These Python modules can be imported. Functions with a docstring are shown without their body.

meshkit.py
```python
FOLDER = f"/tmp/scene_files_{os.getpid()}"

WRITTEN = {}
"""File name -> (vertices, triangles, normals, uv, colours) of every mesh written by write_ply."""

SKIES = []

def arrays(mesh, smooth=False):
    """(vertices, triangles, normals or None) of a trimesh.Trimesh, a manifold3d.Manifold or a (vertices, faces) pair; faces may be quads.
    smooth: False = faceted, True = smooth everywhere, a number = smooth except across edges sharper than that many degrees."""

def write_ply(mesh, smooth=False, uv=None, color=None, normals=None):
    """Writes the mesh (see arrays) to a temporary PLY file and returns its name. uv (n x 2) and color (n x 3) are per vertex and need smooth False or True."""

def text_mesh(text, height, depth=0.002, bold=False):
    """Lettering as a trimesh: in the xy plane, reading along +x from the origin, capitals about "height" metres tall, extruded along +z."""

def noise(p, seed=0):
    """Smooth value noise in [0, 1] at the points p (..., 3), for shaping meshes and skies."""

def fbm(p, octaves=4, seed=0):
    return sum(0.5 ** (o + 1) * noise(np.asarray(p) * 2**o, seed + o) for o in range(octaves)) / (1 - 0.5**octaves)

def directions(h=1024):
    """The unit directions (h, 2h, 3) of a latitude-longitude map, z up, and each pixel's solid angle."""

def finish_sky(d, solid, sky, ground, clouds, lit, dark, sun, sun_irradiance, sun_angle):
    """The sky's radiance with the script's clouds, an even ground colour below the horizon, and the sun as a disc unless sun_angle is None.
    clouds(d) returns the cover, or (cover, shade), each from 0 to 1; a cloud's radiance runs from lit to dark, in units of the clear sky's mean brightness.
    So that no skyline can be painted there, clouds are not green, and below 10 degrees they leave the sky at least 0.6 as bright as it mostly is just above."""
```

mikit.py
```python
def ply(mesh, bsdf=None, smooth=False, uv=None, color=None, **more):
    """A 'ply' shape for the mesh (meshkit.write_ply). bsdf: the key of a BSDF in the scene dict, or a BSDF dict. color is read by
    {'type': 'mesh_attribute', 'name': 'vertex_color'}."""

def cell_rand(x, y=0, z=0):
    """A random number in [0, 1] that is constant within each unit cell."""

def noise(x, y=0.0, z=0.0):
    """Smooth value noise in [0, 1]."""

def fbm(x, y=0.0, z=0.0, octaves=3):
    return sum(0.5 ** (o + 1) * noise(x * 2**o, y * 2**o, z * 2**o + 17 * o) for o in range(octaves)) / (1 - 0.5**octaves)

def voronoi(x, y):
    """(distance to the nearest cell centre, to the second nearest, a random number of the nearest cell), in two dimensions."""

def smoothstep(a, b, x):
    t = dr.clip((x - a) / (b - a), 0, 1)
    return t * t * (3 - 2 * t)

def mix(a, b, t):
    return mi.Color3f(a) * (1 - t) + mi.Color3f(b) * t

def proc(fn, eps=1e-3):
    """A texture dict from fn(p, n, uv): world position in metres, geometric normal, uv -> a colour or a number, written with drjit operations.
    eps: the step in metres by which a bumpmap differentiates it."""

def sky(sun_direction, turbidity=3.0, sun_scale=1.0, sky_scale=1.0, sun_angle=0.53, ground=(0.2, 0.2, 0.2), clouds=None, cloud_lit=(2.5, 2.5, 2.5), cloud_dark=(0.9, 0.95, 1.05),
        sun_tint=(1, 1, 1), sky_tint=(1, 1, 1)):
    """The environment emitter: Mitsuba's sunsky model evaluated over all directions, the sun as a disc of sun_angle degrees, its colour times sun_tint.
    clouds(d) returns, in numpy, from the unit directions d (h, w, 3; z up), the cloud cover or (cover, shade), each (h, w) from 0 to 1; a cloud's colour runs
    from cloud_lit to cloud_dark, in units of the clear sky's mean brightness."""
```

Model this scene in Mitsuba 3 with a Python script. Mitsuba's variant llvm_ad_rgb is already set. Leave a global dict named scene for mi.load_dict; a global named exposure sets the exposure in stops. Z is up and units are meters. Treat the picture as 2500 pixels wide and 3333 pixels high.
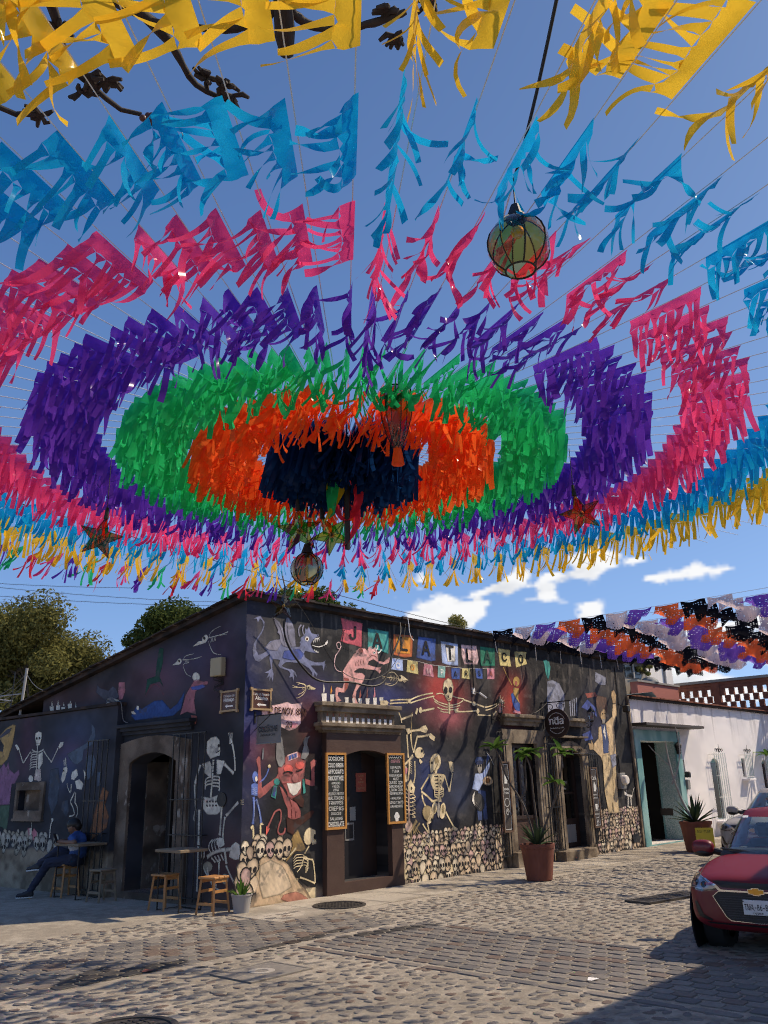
import math, random
import numpy as np, trimesh, manifold3d as m3
import shapely, shapely.geometry as sg, shapely.ops as so, shapely.affinity as sa
import drjit as dr
import mitsuba as mi
import mikit, meshkit
from mikit import proc, fbm, noise, voronoi, cell_rand, smoothstep, mix

T = mi.ScalarTransform4f
scene, labels = {}, {}
# ------------------------------------------------------------------ camera, sky, exposure
CAM = np.array([-7.8914, -10.1372, 1.6])
FWD = np.array([0.7011218, 0.6436544, 0.3068178]); UP = np.array([-0.2080156, -0.2269425, 0.9514340])
scene['camera'] = {'type': 'perspective', 'fov': 49.02, 'fov_axis': 'x', 'near_clip': 0.05, 'far_clip': 2000.0,
                   'to_world': T().look_at(origin=CAM.tolist(), target=(CAM + FWD).tolist(), up=UP.tolist())}
SUN = np.array([0.570, -0.352, 0.743])


def cloud_fn(d):
    x, y, z = d[..., 0], d[..., 1], np.maximum(d[..., 2], 0.02)
    # a cloud deck of scattered cumulus, flat-based: fbm on directions stretched sideways
    az = np.arctan2(y, x)
    el = np.arcsin(np.clip(d[..., 2], -1, 1))
    q = np.stack([az * 20.0, el * 38.0, 0 * az + 3.3], -1)
    wob = meshkit.fbm(q * 0.6 + 7.7, 3, 2) - 0.5
    q = q + np.stack([wob, 1.4 * wob, 0 * wob], -1) * 1.6
    n = meshkit.fbm(q, 6, 4)
    big = meshkit.fbm(np.stack([az * 2.3 + 4.0, el * 5.0, 0 * az], -1), 2, 9)
    def blob(a, e, ra, re):
        da = np.angle(np.exp(1j * (az - math.radians(a))))
        de = (el - math.radians(e)) / math.radians(re)
        return np.exp(-((da / math.radians(ra)) ** 2 + np.where(de < 0, 2.2 * de * de, de * de)))
    b = sum(k * blob(*v) for k, *v in CLOUDS)
    def cover(n): return 0.40 + 2.7 * (n - 0.5) + 0.40 * (big - 0.5) + 1.35 * b - 0.42 * np.clip((el - 0.24) / 0.16, 0, 1)
    cov = cover(n)
    c = np.clip((cov - 0.76) / 0.16, 0, 1)
    above = meshkit.fbm(q + np.array([-0.25, 0.55, 0]), 5, 4)
    shade = np.clip(0.18 + 2.6 * (above - n) + 0.35 * (cov - 0.9), 0, 1)
    return c ** 1.3 * 0.97, shade * 0.9


# (strength, azimuth deg, elevation deg, half widths deg) of the cumulus heaps in view; the rest of the sky follows from the noise
CLOUDS = [(0.38, 37.2, 11.3, 4.0, 1.6), (0.27, 32.0, 12.6, 4.6, 1.4), (0.24, 27.8, 14.0, 3.2, 1.0), (0.36, 20.0, 6.4, 6.5, 2.2), (0.3, 24.0, 4.8, 6.0, 1.0), (0.33, 39.8, 10.0, 1.8, .7), (0.42, 50.2, 28.3, 3.6, 1.5), (0.3, 53.0, 15.5, 3.0, .8), (0.24, 48.0, 19.0, 2.0, .7), (0.2, 61.5, 11.3, 1.6, .35),
          (0.30, 95.0, 9.0, 9.0, 3.0), (0.30, -40.0, 11.0, 12.0, 4.0), (0.28, 160.0, 12.0, 10.0, 4.0), (0.3, -110.0, 9.0, 14.0, 4.0), (0.26, 3.0, 9.0, 5.0, 2.0)]
scene['daylight'] = mikit.sky(SUN.tolist(), turbidity=3.0, clouds=cloud_fn, cloud_lit=(3.0, 3.0, 3.0), cloud_dark=(1.5, 1.6, 1.8), sky_tint=(0.92, 1.0, 1.16))
exposure = 1.75

# ------------------------------------------------------------------ helpers
_used = {}


def key_for(name):
    n = _used.get(name, -1) + 1
    _used[name] = n
    return name if n == 0 else f'{name}_{n:03d}'


BUMPED = set()


def wall_uv(m):
    """faces apart, with metres along and up each face as uv"""
    m = trimesh.Trimesh(np.asarray(m.vertices)[m.faces].reshape(-1, 3), np.arange(3 * len(m.faces)).reshape(-1, 3), process=False)
    n = np.repeat(np.nan_to_num(m.face_normals), 3, 0) if len(m.face_normals) == len(m.faces) else np.tile([0, 0, 1.0], (len(m.vertices), 1))
    u = np.cross([0, 0, 1.0], n); flat = np.linalg.norm(u, axis=1) < .05; u[flat] = [1, 0, 0]; u /= np.linalg.norm(u, axis=1, keepdims=True); w = np.cross(n, u)
    return m, np.stack([(m.vertices * u).sum(1), (m.vertices * w).sum(1)], 1)


def put(name, mesh, bsdf, parent=None, smooth=False, uv=None, label=None, cat=None, group=None, kind=None, to_world=None, **more):
    key = key_for(f'{parent}__{name}' if parent else name)
    if bsdf in BUMPED and uv is None:
        a = trimesh.triangles.area(np.asarray(mesh.vertices)[mesh.faces]) > 1e-9
        mesh, uv = wall_uv(trimesh.Trimesh(mesh.vertices, np.asarray(mesh.faces)[a], process=False)); smooth = False
    scene[key] = mikit.ply(mesh, bsdf, smooth=smooth, uv=uv, **more)
    if to_world is not None:
        scene[key]['to_world'] = to_world
    tag(key, label, cat, group, kind)
    return key


def thing(name, label, cat, group=None):
    key = key_for(name)
    tag(key, label, cat, group)
    return key


def tag(key, label=None, cat=None, group=None, kind=None):
    d = {k: v for k, v in (('label', label), ('category', cat), ('group', group), ('kind', kind)) if v}
    if d:
        labels[key] = d


def cat_(ms):
    return trimesh.util.concatenate([m for m in ms if m is not None and len(m.faces)])


def tri(v, f):
    v = np.asarray(v, float); f = np.asarray(f, int)
    if f.shape[1] == 4:
        f = np.vstack([f[:, [0, 1, 2]], f[:, [0, 2, 3]]])
    return trimesh.Trimesh(v, f, process=False)


def box(x0, x1, y0, y1, z0, z1, bev=0.0):
    ext = (abs(x1 - x0), abs(y1 - y0), abs(z1 - z0))
    c = np.array([(x0 + x1) / 2, (y0 + y1) / 2, (z0 + z1) / 2])
    if bev <= 0:
        m = trimesh.creation.box(ext); m.apply_translation(c); return m
    b = min(bev, min(ext) * 0.45)
    pts = [np.array([sx, sy, sz]) * (np.array(ext) / 2 - b * np.array(k)) for sx in (-1, 1) for sy in (-1, 1) for sz in (-1, 1) for k in ((0, 1, 1), (1, 0, 1), (1, 1, 0))]
    m = trimesh.convex.convex_hull(np.array(pts)); m.apply_translation(c); return m


def tube(pts, r, n=8, cap=True):
    p = np.asarray(pts, float); k = len(p)
    r = np.broadcast_to(r, (k,)).astype(float)
    t = np.gradient(p, axis=0); t /= np.linalg.norm(t, axis=1, keepdims=True) + 1e-12
    ref = np.array([0, 0, 1.0]) if abs(t[0, 2]) < 0.9 else np.array([1.0, 0, 0])
    a = np.cross(t[0], ref); a /= np.linalg.norm(a)
    A = []
    for i in range(k):
        a = a - t[i] * (a @ t[i]); a /= np.linalg.norm(a) + 1e-12; A.append(a)
    A = np.array(A); B = np.cross(t, A)
    an = np.arange(n) * 2 * np.pi / n
    v = (p[:, None] + r[:, None, None] * (np.cos(an)[None, :, None] * A[:, None] + np.sin(an)[None, :, None] * B[:, None])).reshape(-1, 3)
    i, j = np.meshgrid(np.arange(k - 1), np.arange(n), indexing='ij')
    q = np.stack([i * n + j, i * n + (j + 1) % n, (i + 1) * n + (j + 1) % n, (i + 1) * n + j], -1).reshape(-1, 4)
    f = np.vstack([q[:, [0, 1, 2]], q[:, [0, 2, 3]]])
    if cap:
        v = np.vstack([v, p[:1], p[-1:]]); a0, a1 = k * n, k * n + 1
        jj = np.arange(n)
        f = np.vstack([f, np.stack([(jj + 1) % n, jj, jj * 0 + a0], 1), np.stack([(k - 1) * n + jj, (k - 1) * n + (jj + 1) % n, jj * 0 + a1], 1)])
    return trimesh.Trimesh(v, f, process=False)


def lathe(prof, n=24, at=(0, 0, 0)):
    pr = np.asarray(prof, float); k = len(pr); an = np.arange(n) * 2 * np.pi / n
    v = np.stack([pr[:, None, 0] * np.cos(an), pr[:, None, 0] * np.sin(an), np.repeat(pr[:, 1:2], n, 1)], -1).reshape(-1, 3)
    i, j = np.meshgrid(np.arange(k - 1), np.arange(n), indexing='ij')
    q = np.stack([i * n + j, i * n + (j + 1) % n, (i + 1) * n + (j + 1) % n, (i + 1) * n + j], -1).reshape(-1, 4)
    m = tri(v, q); m.apply_translation(at); return m


def prism(poly, z0, z1):
    """a shapely polygon extruded from z0 to z1"""
    out = []
    for g in getattr(poly, 'geoms', [poly]):
        if g.area > 1e-7:
            m = trimesh.creation.extrude_polygon(g, z1 - z0, engine='earcut'); m.apply_translation((0, 0, z0)); out.append(m)
    return cat_(out)


def xform(m, o, ex, ey, ez):
    """local x, y, z axes of a mesh to the given world vectors"""
    m = m.copy(); R = np.eye(4); R[:3, 0], R[:3, 1], R[:3, 2], R[:3, 3] = ex, ey, ez, o
    m.apply_transform(R)
    if np.linalg.det(R[:3, :3]) < 0:
        m.invert()
    return m


X, Y, Z = np.eye(3)
PHI = 1.63070807
LD = np.array([math.cos(PHI), math.sin(PHI), 0]); LN = np.array([-math.sin(PHI), math.cos(PHI), 0])
# the two street fronts of the corner house: local (along, up, out) to the world
def onR(m, off=0.0): return xform(m, (0, -off, 0), X, Z, -Y)
def onL(m, off=0.0):           # local x runs along LD (away from the corner)
    return xform(m, LN * off, LD, Z, LN)


def rot_z(a):
    c, s = math.cos(a), math.sin(a)
    return np.array([[c, -s, 0], [s, c, 0], [0, 0, 1]])


def moved(m, a=0.0, t=(0, 0, 0)):
    m = m.copy(); R = np.eye(4); R[:3, :3] = rot_z(a); R[:3, 3] = t; m.apply_transform(R); return m


def text(s, h, depth=0.002, bold=False):
    return meshkit.text_mesh(s, h, depth, bold)


def text_c(s, h, depth=0.002, bold=False, width=None):
    m = text(s, h, depth, bold); b = m.bounds
    m.apply_translation((-(b[0, 0] + b[1, 0]) / 2, 0, 0))
    if width:
        w = b[1, 0] - b[0, 0]
        if w > width: m.apply_scale((width / w, 1, 1))
    return m


def blobs(chains, length=0.03, rounds=8, lamb=0.5):
    """one continuous surface from bones: each (p0, r0, p1, r1) is the hull of two spheres"""
    parts = []
    for p0, r0, p1, r1 in chains:
        a = m3.Manifold.sphere(r0, 20).translate([float(c) for c in p0]); b = m3.Manifold.sphere(r1, 20).translate([float(c) for c in p1])
        parts.append(m3.Manifold.batch_hull([a, b]))
    m = m3.Manifold.batch_boolean(parts, m3.OpType.Add).refine_to_length(length)
    g = m.to_mesh(); t = trimesh.Trimesh(g.vert_properties[:, :3], g.tri_verts, process=True)
    trimesh.smoothing.filter_taubin(t, lamb=lamb, nu=lamb + 0.03, iterations=rounds)
    return t


def lin(r, g, b):
    """an sRGB colour as the eye names it -> linear"""
    f = lambda c: c / 12.92 if c <= 0.04045 else ((c + 0.055) / 1.055) ** 2.4
    return [f(r / 255), f(g / 255), f(b / 255)]


def rgb(c): return {'type': 'rgb', 'value': [float(x) for x in c]}
def mat(name, c, rough=0.6, metal=0.0, spec=0.5, **k):
    scene[name] = {'type': 'twosided', 'bsdf': {'type': 'principled', 'base_color': c if isinstance(c, dict) else rgb(c), 'roughness': rough, 'metallic': metal, 'specular': spec, **k}}
    return name

# ------------------------------------------------------------------ materials
def ground_col(p, n, uv):
    a = fbm(p.x * 0.7, p.y * 0.7, 0.0, 3); b = fbm(p.x * 9, p.y * 9, 2.0, 3); c = noise(p.x * 60, p.y * 60, 5.0)
    col = mix((0.195, 0.172, 0.138), (0.315, 0.28, 0.228), smoothstep(0.25, 0.75, 0.5 * a + 0.5 * b))
    return col * (0.85 + 0.3 * c)
def ground_bump(p, n, uv): return fbm(p.x * 25, p.y * 25, 1.0, 3) * 0.7 + noise(p.x * 90, p.y * 90, 0.0) * 0.3
def bumped(name, base, fn, scale, **k):
    BUMPED.add(name)
    scene[name] = {'type': 'twosided', 'bsdf': {'type': 'bumpmap', 'arbitrary': proc(fn), 'scale': scale, 'bsdf': {'type': 'principled', 'base_color': base if isinstance(base, dict) else rgb(base), 'roughness': k.get('rough', 0.85), 'specular': k.get('spec', 0.3)}}}
bumped('m_ground', proc(ground_col), ground_bump, 0.006)
STAIN = [(-1.5, -2.62, 1.5, .13, .18), (-0.1, -2.95, .8, .16, -.2), (-3.2, -2.5, .8, .22, .1), (1.3, -3.2, .7, .07, 0.), (-3.55, -2.35, .5, .22, .5)]
def wet(p):          # spilled water lying in the joints of the paving
    m = 0.0
    for x, y, rx, ry, s in STAIN:
        dx = p.x - x; dy = (p.y - y) - s * dx
        m = dr.maximum(m, dr.exp(-dr.square(dx / rx) - dr.square(dy / ry)))
    return smoothstep(0.42, 0.6, m * (0.55 + 0.9 * fbm(p.x * 6, p.y * 6, 8.0, 3)))
def cobble_col(p, n, uv):
    r = cell_rand(dr.floor(uv.x * 97 + 0.5), 3, 1); r2 = cell_rand(dr.floor(uv.x * 97 + 0.5), 7, 2)
    col = mix((0.105, 0.099, 0.094), (0.19, 0.170, 0.145), r)
    col = mix(col, (0.125, 0.092, 0.072), smoothstep(0.7, 0.95, r2))
    col = col * (0.72 + 0.56 * fbm(p.x * 45, p.y * 45, p.z * 45, 3))
    dust = smoothstep(0.62, 0.2, uv.y) * 0.5        # mortar wash on the flanks of a stone
    return mix(col, (0.24, 0.212, 0.172), dust) * (1 - 0.72 * wet(p))
def cobble_bump(p, n, uv): return fbm(p.x * 70, p.y * 70, p.z * 70, 3)
bumped('m_cobble', proc(cobble_col), cobble_bump, 0.004, rough=0.62, spec=0.45)
def slab_col(p, n, uv):
    a = fbm(p.x * 2.2, p.y * 2.2, p.z, 4); b = noise(p.x * 55, p.y * 55, p.z * 55)
    return mix((0.215, 0.19, 0.155), (0.34, 0.305, 0.25), smoothstep(0.3, 0.7, a)) * (0.86 + 0.28 * b)
bumped('m_slab', proc(slab_col), ground_bump, 0.003)
# mural paint: uv.x picks the colour of the pot, uv.y says how far from the outline the brush was (darker rims)
PAL = {'black': (.018, .018, .02), 'blue': (.06, .11, .34), 'blue2': (.025, .065, .21), 'blueman': (.12, .19, .52), 'bone': (.68, .57, .36), 'bonedim': (.30, .28, .22), 'bonegrey': (.55, .54, .47), 'bonepink': (.62, .45, .36),
       'bonepinkdim': (.42, .36, .33), 'boneshade': (.33, .26, .14), 'brass': (.36, .24, .09), 'brown': (.14, .07, .03), 'cream': (.62, .47, .28), 'creamdark': (.56, .44, .26), 'crimson': (.55, .11, .14), 'darkbrown': (.06, .025, .02),
       'denim': (.06, .09, .20), 'denimdark': (.03, .04, .09), 'devil': (.36, .115, .11), 'devil2': (.44, .17, .16), 'devildark': (.16, .03, .03), 'ghost': (.075, .105, .15), 'ghost2': (.04, .058, .09), 'gold': (.45, .29, .09),
       'green': (.03, .19, .12), 'greendark': (.012, .06, .045), 'greendim': (.05, .10, .07), 'grey': (.2, .21, .24), 'greyblue': (.27, .29, .37), 'greybone': (.34, .32, .28), 'greydark': (.06, .06, .06), 'hair': (.13, .08, .06),
       'horn': (.22, .22, .22), 'indigo': (.07, .10, .32), 'ochre': (.28, .19, .075), 'orange': (.72, .30, .05), 'orangedim': (.22, .10, .05), 'pink': (.72, .38, .35), 'pinkpale': (.74, .50, .50), 'pinkred': (.60, .25, .30),
       'red': (.60, .12, .10), 'redbrown': (.34, .10, .08), 'redclay': (.44, .20, .14), 'rope': (.40, .29, .13), 'rose': (.33, .13, .16), 'rosedark': (.15, .05, .07), 'rust': (.50, .14, .05), 'sand': (.52, .39, .25), 'sand2': (.58, .47, .33),
       'skyblue': (.42, .52, .78), 'slate': (.18, .20, .32), 'slate2': (.23, .23, .30), 'slatedark': (.055, .06, .085), 'tan': (.46, .33, .18), 'teal': (.06, .30, .27), 'tealpale': (.22, .40, .36), 'violet': (.20, .10, .19),
       'white': (.80, .77, .70), 'yellow': (.68, .58, .25), 'skull': (.60, .48, .34), 'skull2': (.47, .37, .28), 'skull3': (.52, .36, .33), 'skull4': (.68, .60, .46), 'skullw': (.36, .35, .30)}
PNAME = list(PAL)
_pal = np.array([PAL[k] for k in PNAME])
_P = [mi.Float(_pal[:, k].astype(np.float32)) for k in range(3)]
def mural_col(p, n, uv):
    i = mi.UInt32(dr.clip(dr.floor(uv.x + 0.5), 0, len(PNAME) - 1))
    c = mi.Color3f(*[dr.gather(mi.Float, q, i) for q in _P])
    br = fbm(p.x * 14 + p.z * 3, p.y * 14, p.z * 9, 3); sc = noise(p.x * 70, p.y * 70, p.z * 35)
    rim = smoothstep(0.0, 0.8, uv.y)
    pat = fbm(p.x * 5 + 11, p.y * 5, p.z * 4.2, 4); stroke = fbm(p.x * 34 + p.z * 21, p.y * 30, p.z * 9, 2)
    c = c * (0.52 + 0.48 * rim) * (0.60 + 0.50 * br) * (0.62 + 0.76 * pat) * (0.80 + 0.40 * stroke) * (0.92 + 0.16 * sc) * 1.36
    worn = smoothstep(0.60, 0.74, fbm(p.x * 7, p.y * 7, p.z * 7 + 9, 4)) * 0.55
    return mix(c, (0.07, 0.07, 0.075), worn)
scene['m_mural'] = {'type': 'twosided', 'bsdf': {'type': 'principled', 'base_color': proc(mural_col), 'roughness': 0.7, 'specular': 0.25}}
def g2(a, b, ca, cb, ra, rb): return dr.exp(-dr.square((a - ca) / ra) - dr.square((b - cb) / rb))
def wallR_col(p, n, uv):
    x, z = p.x, p.z
    f = fbm(x * 1.6, 0.0, z * 1.6, 4); g = fbm(x * 7, 1.0, z * 7, 3); st = fbm(x * 9, 2.0, z * 1.1, 3)
    col = mix((0.012, 0.013, 0.016), (0.034, 0.034, 0.037), smoothstep(0.3, 0.7, f))
    col = mix(col, (0.085, 0.08, 0.075), 0.7 * smoothstep(0.62, 0.85, g))
    w = 0.55 + 0.9 * f
    for c, k, a in (((0.035, 0.06, 0.30), 0.85, (0.05, 2.6, 0.32, 1.3)), ((0.05, 0.06, 0.26), 0.7, (1.3, 3.05, 0.55, 0.3)), ((0.24, 0.05, 0.04), 0.75, (1.28, 2.6, 0.25, 0.45)), ((0.24, 0.06, 0.05), 0.7, (0.25, 2.1, 0.35, 0.25)),
                    ((0.04, 0.06, 0.28), 0.8, (3.3, 3.05, 0.9, 0.2)), ((0.03, 0.06, 0.24), 0.9, (4.15, 1.5, 0.42, 0.55)), ((0.06, 0.09, 0.20), 0.7, (5.0, 1.5, 0.35, 0.4)), ((0.50, 0.07, 0.06), 1.0, (4.65, 3.25, 0.55, 0.34)),
                    ((0.42, 0.12, 0.14), 0.8, (4.7, 2.75, 0.5, 0.22)), ((0.55, 0.07, 0.05), 0.95, (6.93, 3.25, 0.40, 0.42)), ((0.05, 0.06, 0.2), 0.6, (10.2, 3.0, 0.5, 0.6)), ((0.10, 0.10, 0.10), 0.6, (0.5, 3.75, 0.45, 0.5)), ((0.12, 0.12, 0.125), 0.6, (11.0, 3.8, 1.2, 0.4))):
        col = mix(col, c, dr.clip((0.9 if c[0] > .4 else 0.52) * k * g2(x, z, *a) * w * w, 0, 0.9))
    edge = z + 0.34 * (f - 0.5) + 0.12 * (g - 0.5)
    col = mix(col, mix((0.30, 0.22, 0.15), (0.50, 0.40, 0.30), g), smoothstep(0.24, 0.02, edge) * 0.9)
    col = mix(col, (0.22, 0.20, 0.18), 0.45 * smoothstep(0.55, 0.75, st) * smoothstep(2.9, 4.3, z))
    return col * (0.88 + 0.24 * noise(x * 80, 0.0, z * 80))
def plaster_bump(p, n, uv): return fbm(p.x * 6, p.y * 6, p.z * 6, 4) + 0.12 * noise(p.x * 70, p.y * 70, p.z * 70)
bumped('m_wall_right', proc(wallR_col), plaster_bump, 0.012, rough=0.75)
def wallL_col(p, n, uv):
    s = p.y / 0.998; z = p.z
    f = fbm(p.x * 1.5, s * 1.5, z * 1.5, 4); g = fbm(p.x * 6, s * 6, z * 6, 3)
    col = mix((0.022, 0.025, 0.032), (0.055, 0.060, 0.075), smoothstep(0.3, 0.7, f))
    w = 0.5 + f
    for c, k, a in (((0.20, 0.08, 0.11), 0.7, (2.2, 3.35, 0.9, 0.35)), ((0.17, 0.06, 0.09), 0.6, (0.6, 3.4, 0.4, 0.7)), ((0.07, 0.07, 0.16), 0.6, (1.0, 3.6, 1.2, 0.5)), ((0.16, 0.06, 0.10), 0.8, (4.4, 2.3, 0.45, 0.22)), ((0.05, 0.09, 0.22), 0.7, (4.4, 2.0, 0.5, 0.45)), ((0.05, 0.09, 0.20), 0.6, (4.2, 2.6, 0.8, 0.3)),
                    ((0.13, 0.05, 0.10), 0.8, (5.9, 2.5, 0.3, 0.6)), ((0.16, 0.06, 0.07), 0.6, (4.6, 3.25, 0.9, 0.2)), ((0.13, 0.05, 0.04), 0.7, (0.35, 0.6, 0.6, 0.5))):
        col = mix(col, c, dr.clip(0.62 * k * g2(s, z, *a) * w * w, 0, 0.9))
    low = smoothstep(0.70, 0.62, z + 0.10 * (g - 0.5)) * smoothstep(2.7, 3.0, s)
    col = mix(col, mix((0.12, 0.095, 0.065), (0.36, 0.30, 0.22), smoothstep(0.35, 0.7, 0.6 * f + 0.4 * g)), low)
    dirt = smoothstep(0.35, 0.0, z + 0.2 * (g - 0.5)) * (1 - low)
    return mix(col, (0.16, 0.12, 0.09), 0.6 * dirt) * (0.9 + 0.2 * noise(p.x * 80, s * 80, z * 80))
bumped('m_wall_left', proc(wallL_col), plaster_bump, 0.014, rough=0.8)
def stone_col(p, n, uv):
    a = fbm(p.x * 3, p.y * 3, p.z * 3, 4); b = fbm(p.x * 11 + 3, p.y * 11, p.z * 5, 3); d = noise(p.x * 90, p.y * 90, p.z * 90)
    col = mix((0.135, 0.105, 0.075), (0.30, 0.25, 0.185), smoothstep(0.3, 0.7, a))
    return mix(col, (0.075, 0.06, 0.05), 0.6 * smoothstep(0.55, 0.75, b)) * (0.85 + 0.3 * d)
bumped('m_stone', proc(stone_col), plaster_bump, 0.008, rough=0.85)
def stoneL_col(p, n, uv):
    a = fbm(p.x * 3, p.y * 3, p.z * 3, 4); b = fbm(p.x * 8 + 3, p.y * 8, p.z * 4, 4); c = noise(p.x * 80, p.y * 80, p.z * 80)
    col = mix((0.085, 0.065, 0.05), (0.22, 0.175, 0.135), smoothstep(0.3, 0.7, a))
    return mix(col, (0.5, 0.47, 0.42), 0.6 * smoothstep(0.66, 0.74, b)) * (0.85 + 0.3 * c)
bumped('m_old_stone', proc(stoneL_col), plaster_bump, 0.012, rough=0.9)
def brownpaint_col(p, n, uv):
    a = fbm(p.x * 4, p.y * 4, p.z * 2.2, 4)
    return mix((0.060, 0.035, 0.030), (0.095, 0.062, 0.050), a) * (0.9 + 0.2 * noise(p.x * 60, p.y * 60, p.z * 60))
bumped('m_brown_paint', proc(brownpaint_col), plaster_bump, 0.006, rough=0.55)
def roof_col(p, n, uv):
    a = fbm(p.x * 5, p.y * 5, p.z * 5, 3)
    return mix((0.014, 0.012, 0.012), (0.055, 0.036, 0.030), smoothstep(0.3, 0.75, a))
mat('m_roof', proc(roof_col), 0.9)
def whitewall_col(p, n, uv):
    x, z = p.x, p.z
    a = fbm(x * 0.9, p.y, z * 0.9, 4); st = fbm(x * 6, p.y, z * 0.7, 3); b = fbm(x * 8, p.y * 8, z * 8, 3)
    col = mix((0.72, 0.71, 0.73), (0.86, 0.84, 0.84), smoothstep(0.3, 0.65, a))
    col = mix(col, (0.36, 0.35, 0.36), 0.55 * smoothstep(0.52, 0.72, st) * smoothstep(2.2, 3.5, z))
    return mix(col, (0.42, 0.38, 0.33), 0.6 * smoothstep(0.35, 0.0, z + 0.3 * (b - 0.5)))
bumped('m_white_wall', proc(whitewall_col), plaster_bump, 0.010, rough=0.85)
def teal_col(p, n, uv):
    a = fbm(p.x * 3, p.y * 3, p.z * 1.5, 4)
    return mix((0.13, 0.31, 0.32), (0.28, 0.48, 0.48), smoothstep(0.3, 0.7, a))
bumped('m_teal', proc(teal_col), plaster_bump, 0.005, rough=0.6)
def brick_col(p, n, uv):
    return mix((0.15, 0.05, 0.03), (0.26, 0.10, 0.06), fbm(p.x * 9, p.y * 9, p.z * 9, 3))
mat('m_brick', proc(brick_col), 0.9)
def wood_col(p, n, uv):
    g = fbm(uv.x * 3, uv.y * 60, 1.0, 3)
    return mix((0.30, 0.13, 0.04), (0.50, 0.26, 0.09), g)
mat('m_wood', proc(wood_col), 0.42)
def oldwood_col(p, n, uv):
    g = fbm(p.x * 6, p.y * 6, p.z * 30, 3)
    return mix((0.14, 0.10, 0.06), (0.27, 0.21, 0.14), g)
mat('m_old_wood', proc(oldwood_col), 0.7)
mat('m_dark_door', (0.010, 0.011, 0.016), 0.45)
mat('m_door_leaf', (0.030, 0.017, 0.014), 0.5)
mat('m_interior', (0.03, 0.028, 0.027), 0.9)
mat('m_iron', (0.012, 0.012, 0.013), 0.5, 0.0, 0.5)
mat('m_cable', (0.012, 0.012, 0.012), 0.6)
mat('m_thin_cable', (0.20, 0.20, 0.20), 0.6)
mat('m_slate_board', (0.016, 0.020, 0.021), 0.8)
mat('m_board_frame', (0.52, 0.25, 0.06), 0.5)
mat('m_chalk', (0.72, 0.74, 0.72), 0.9); mat('m_chalk_pink', (0.62, 0.30, 0.36), 0.9)
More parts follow.
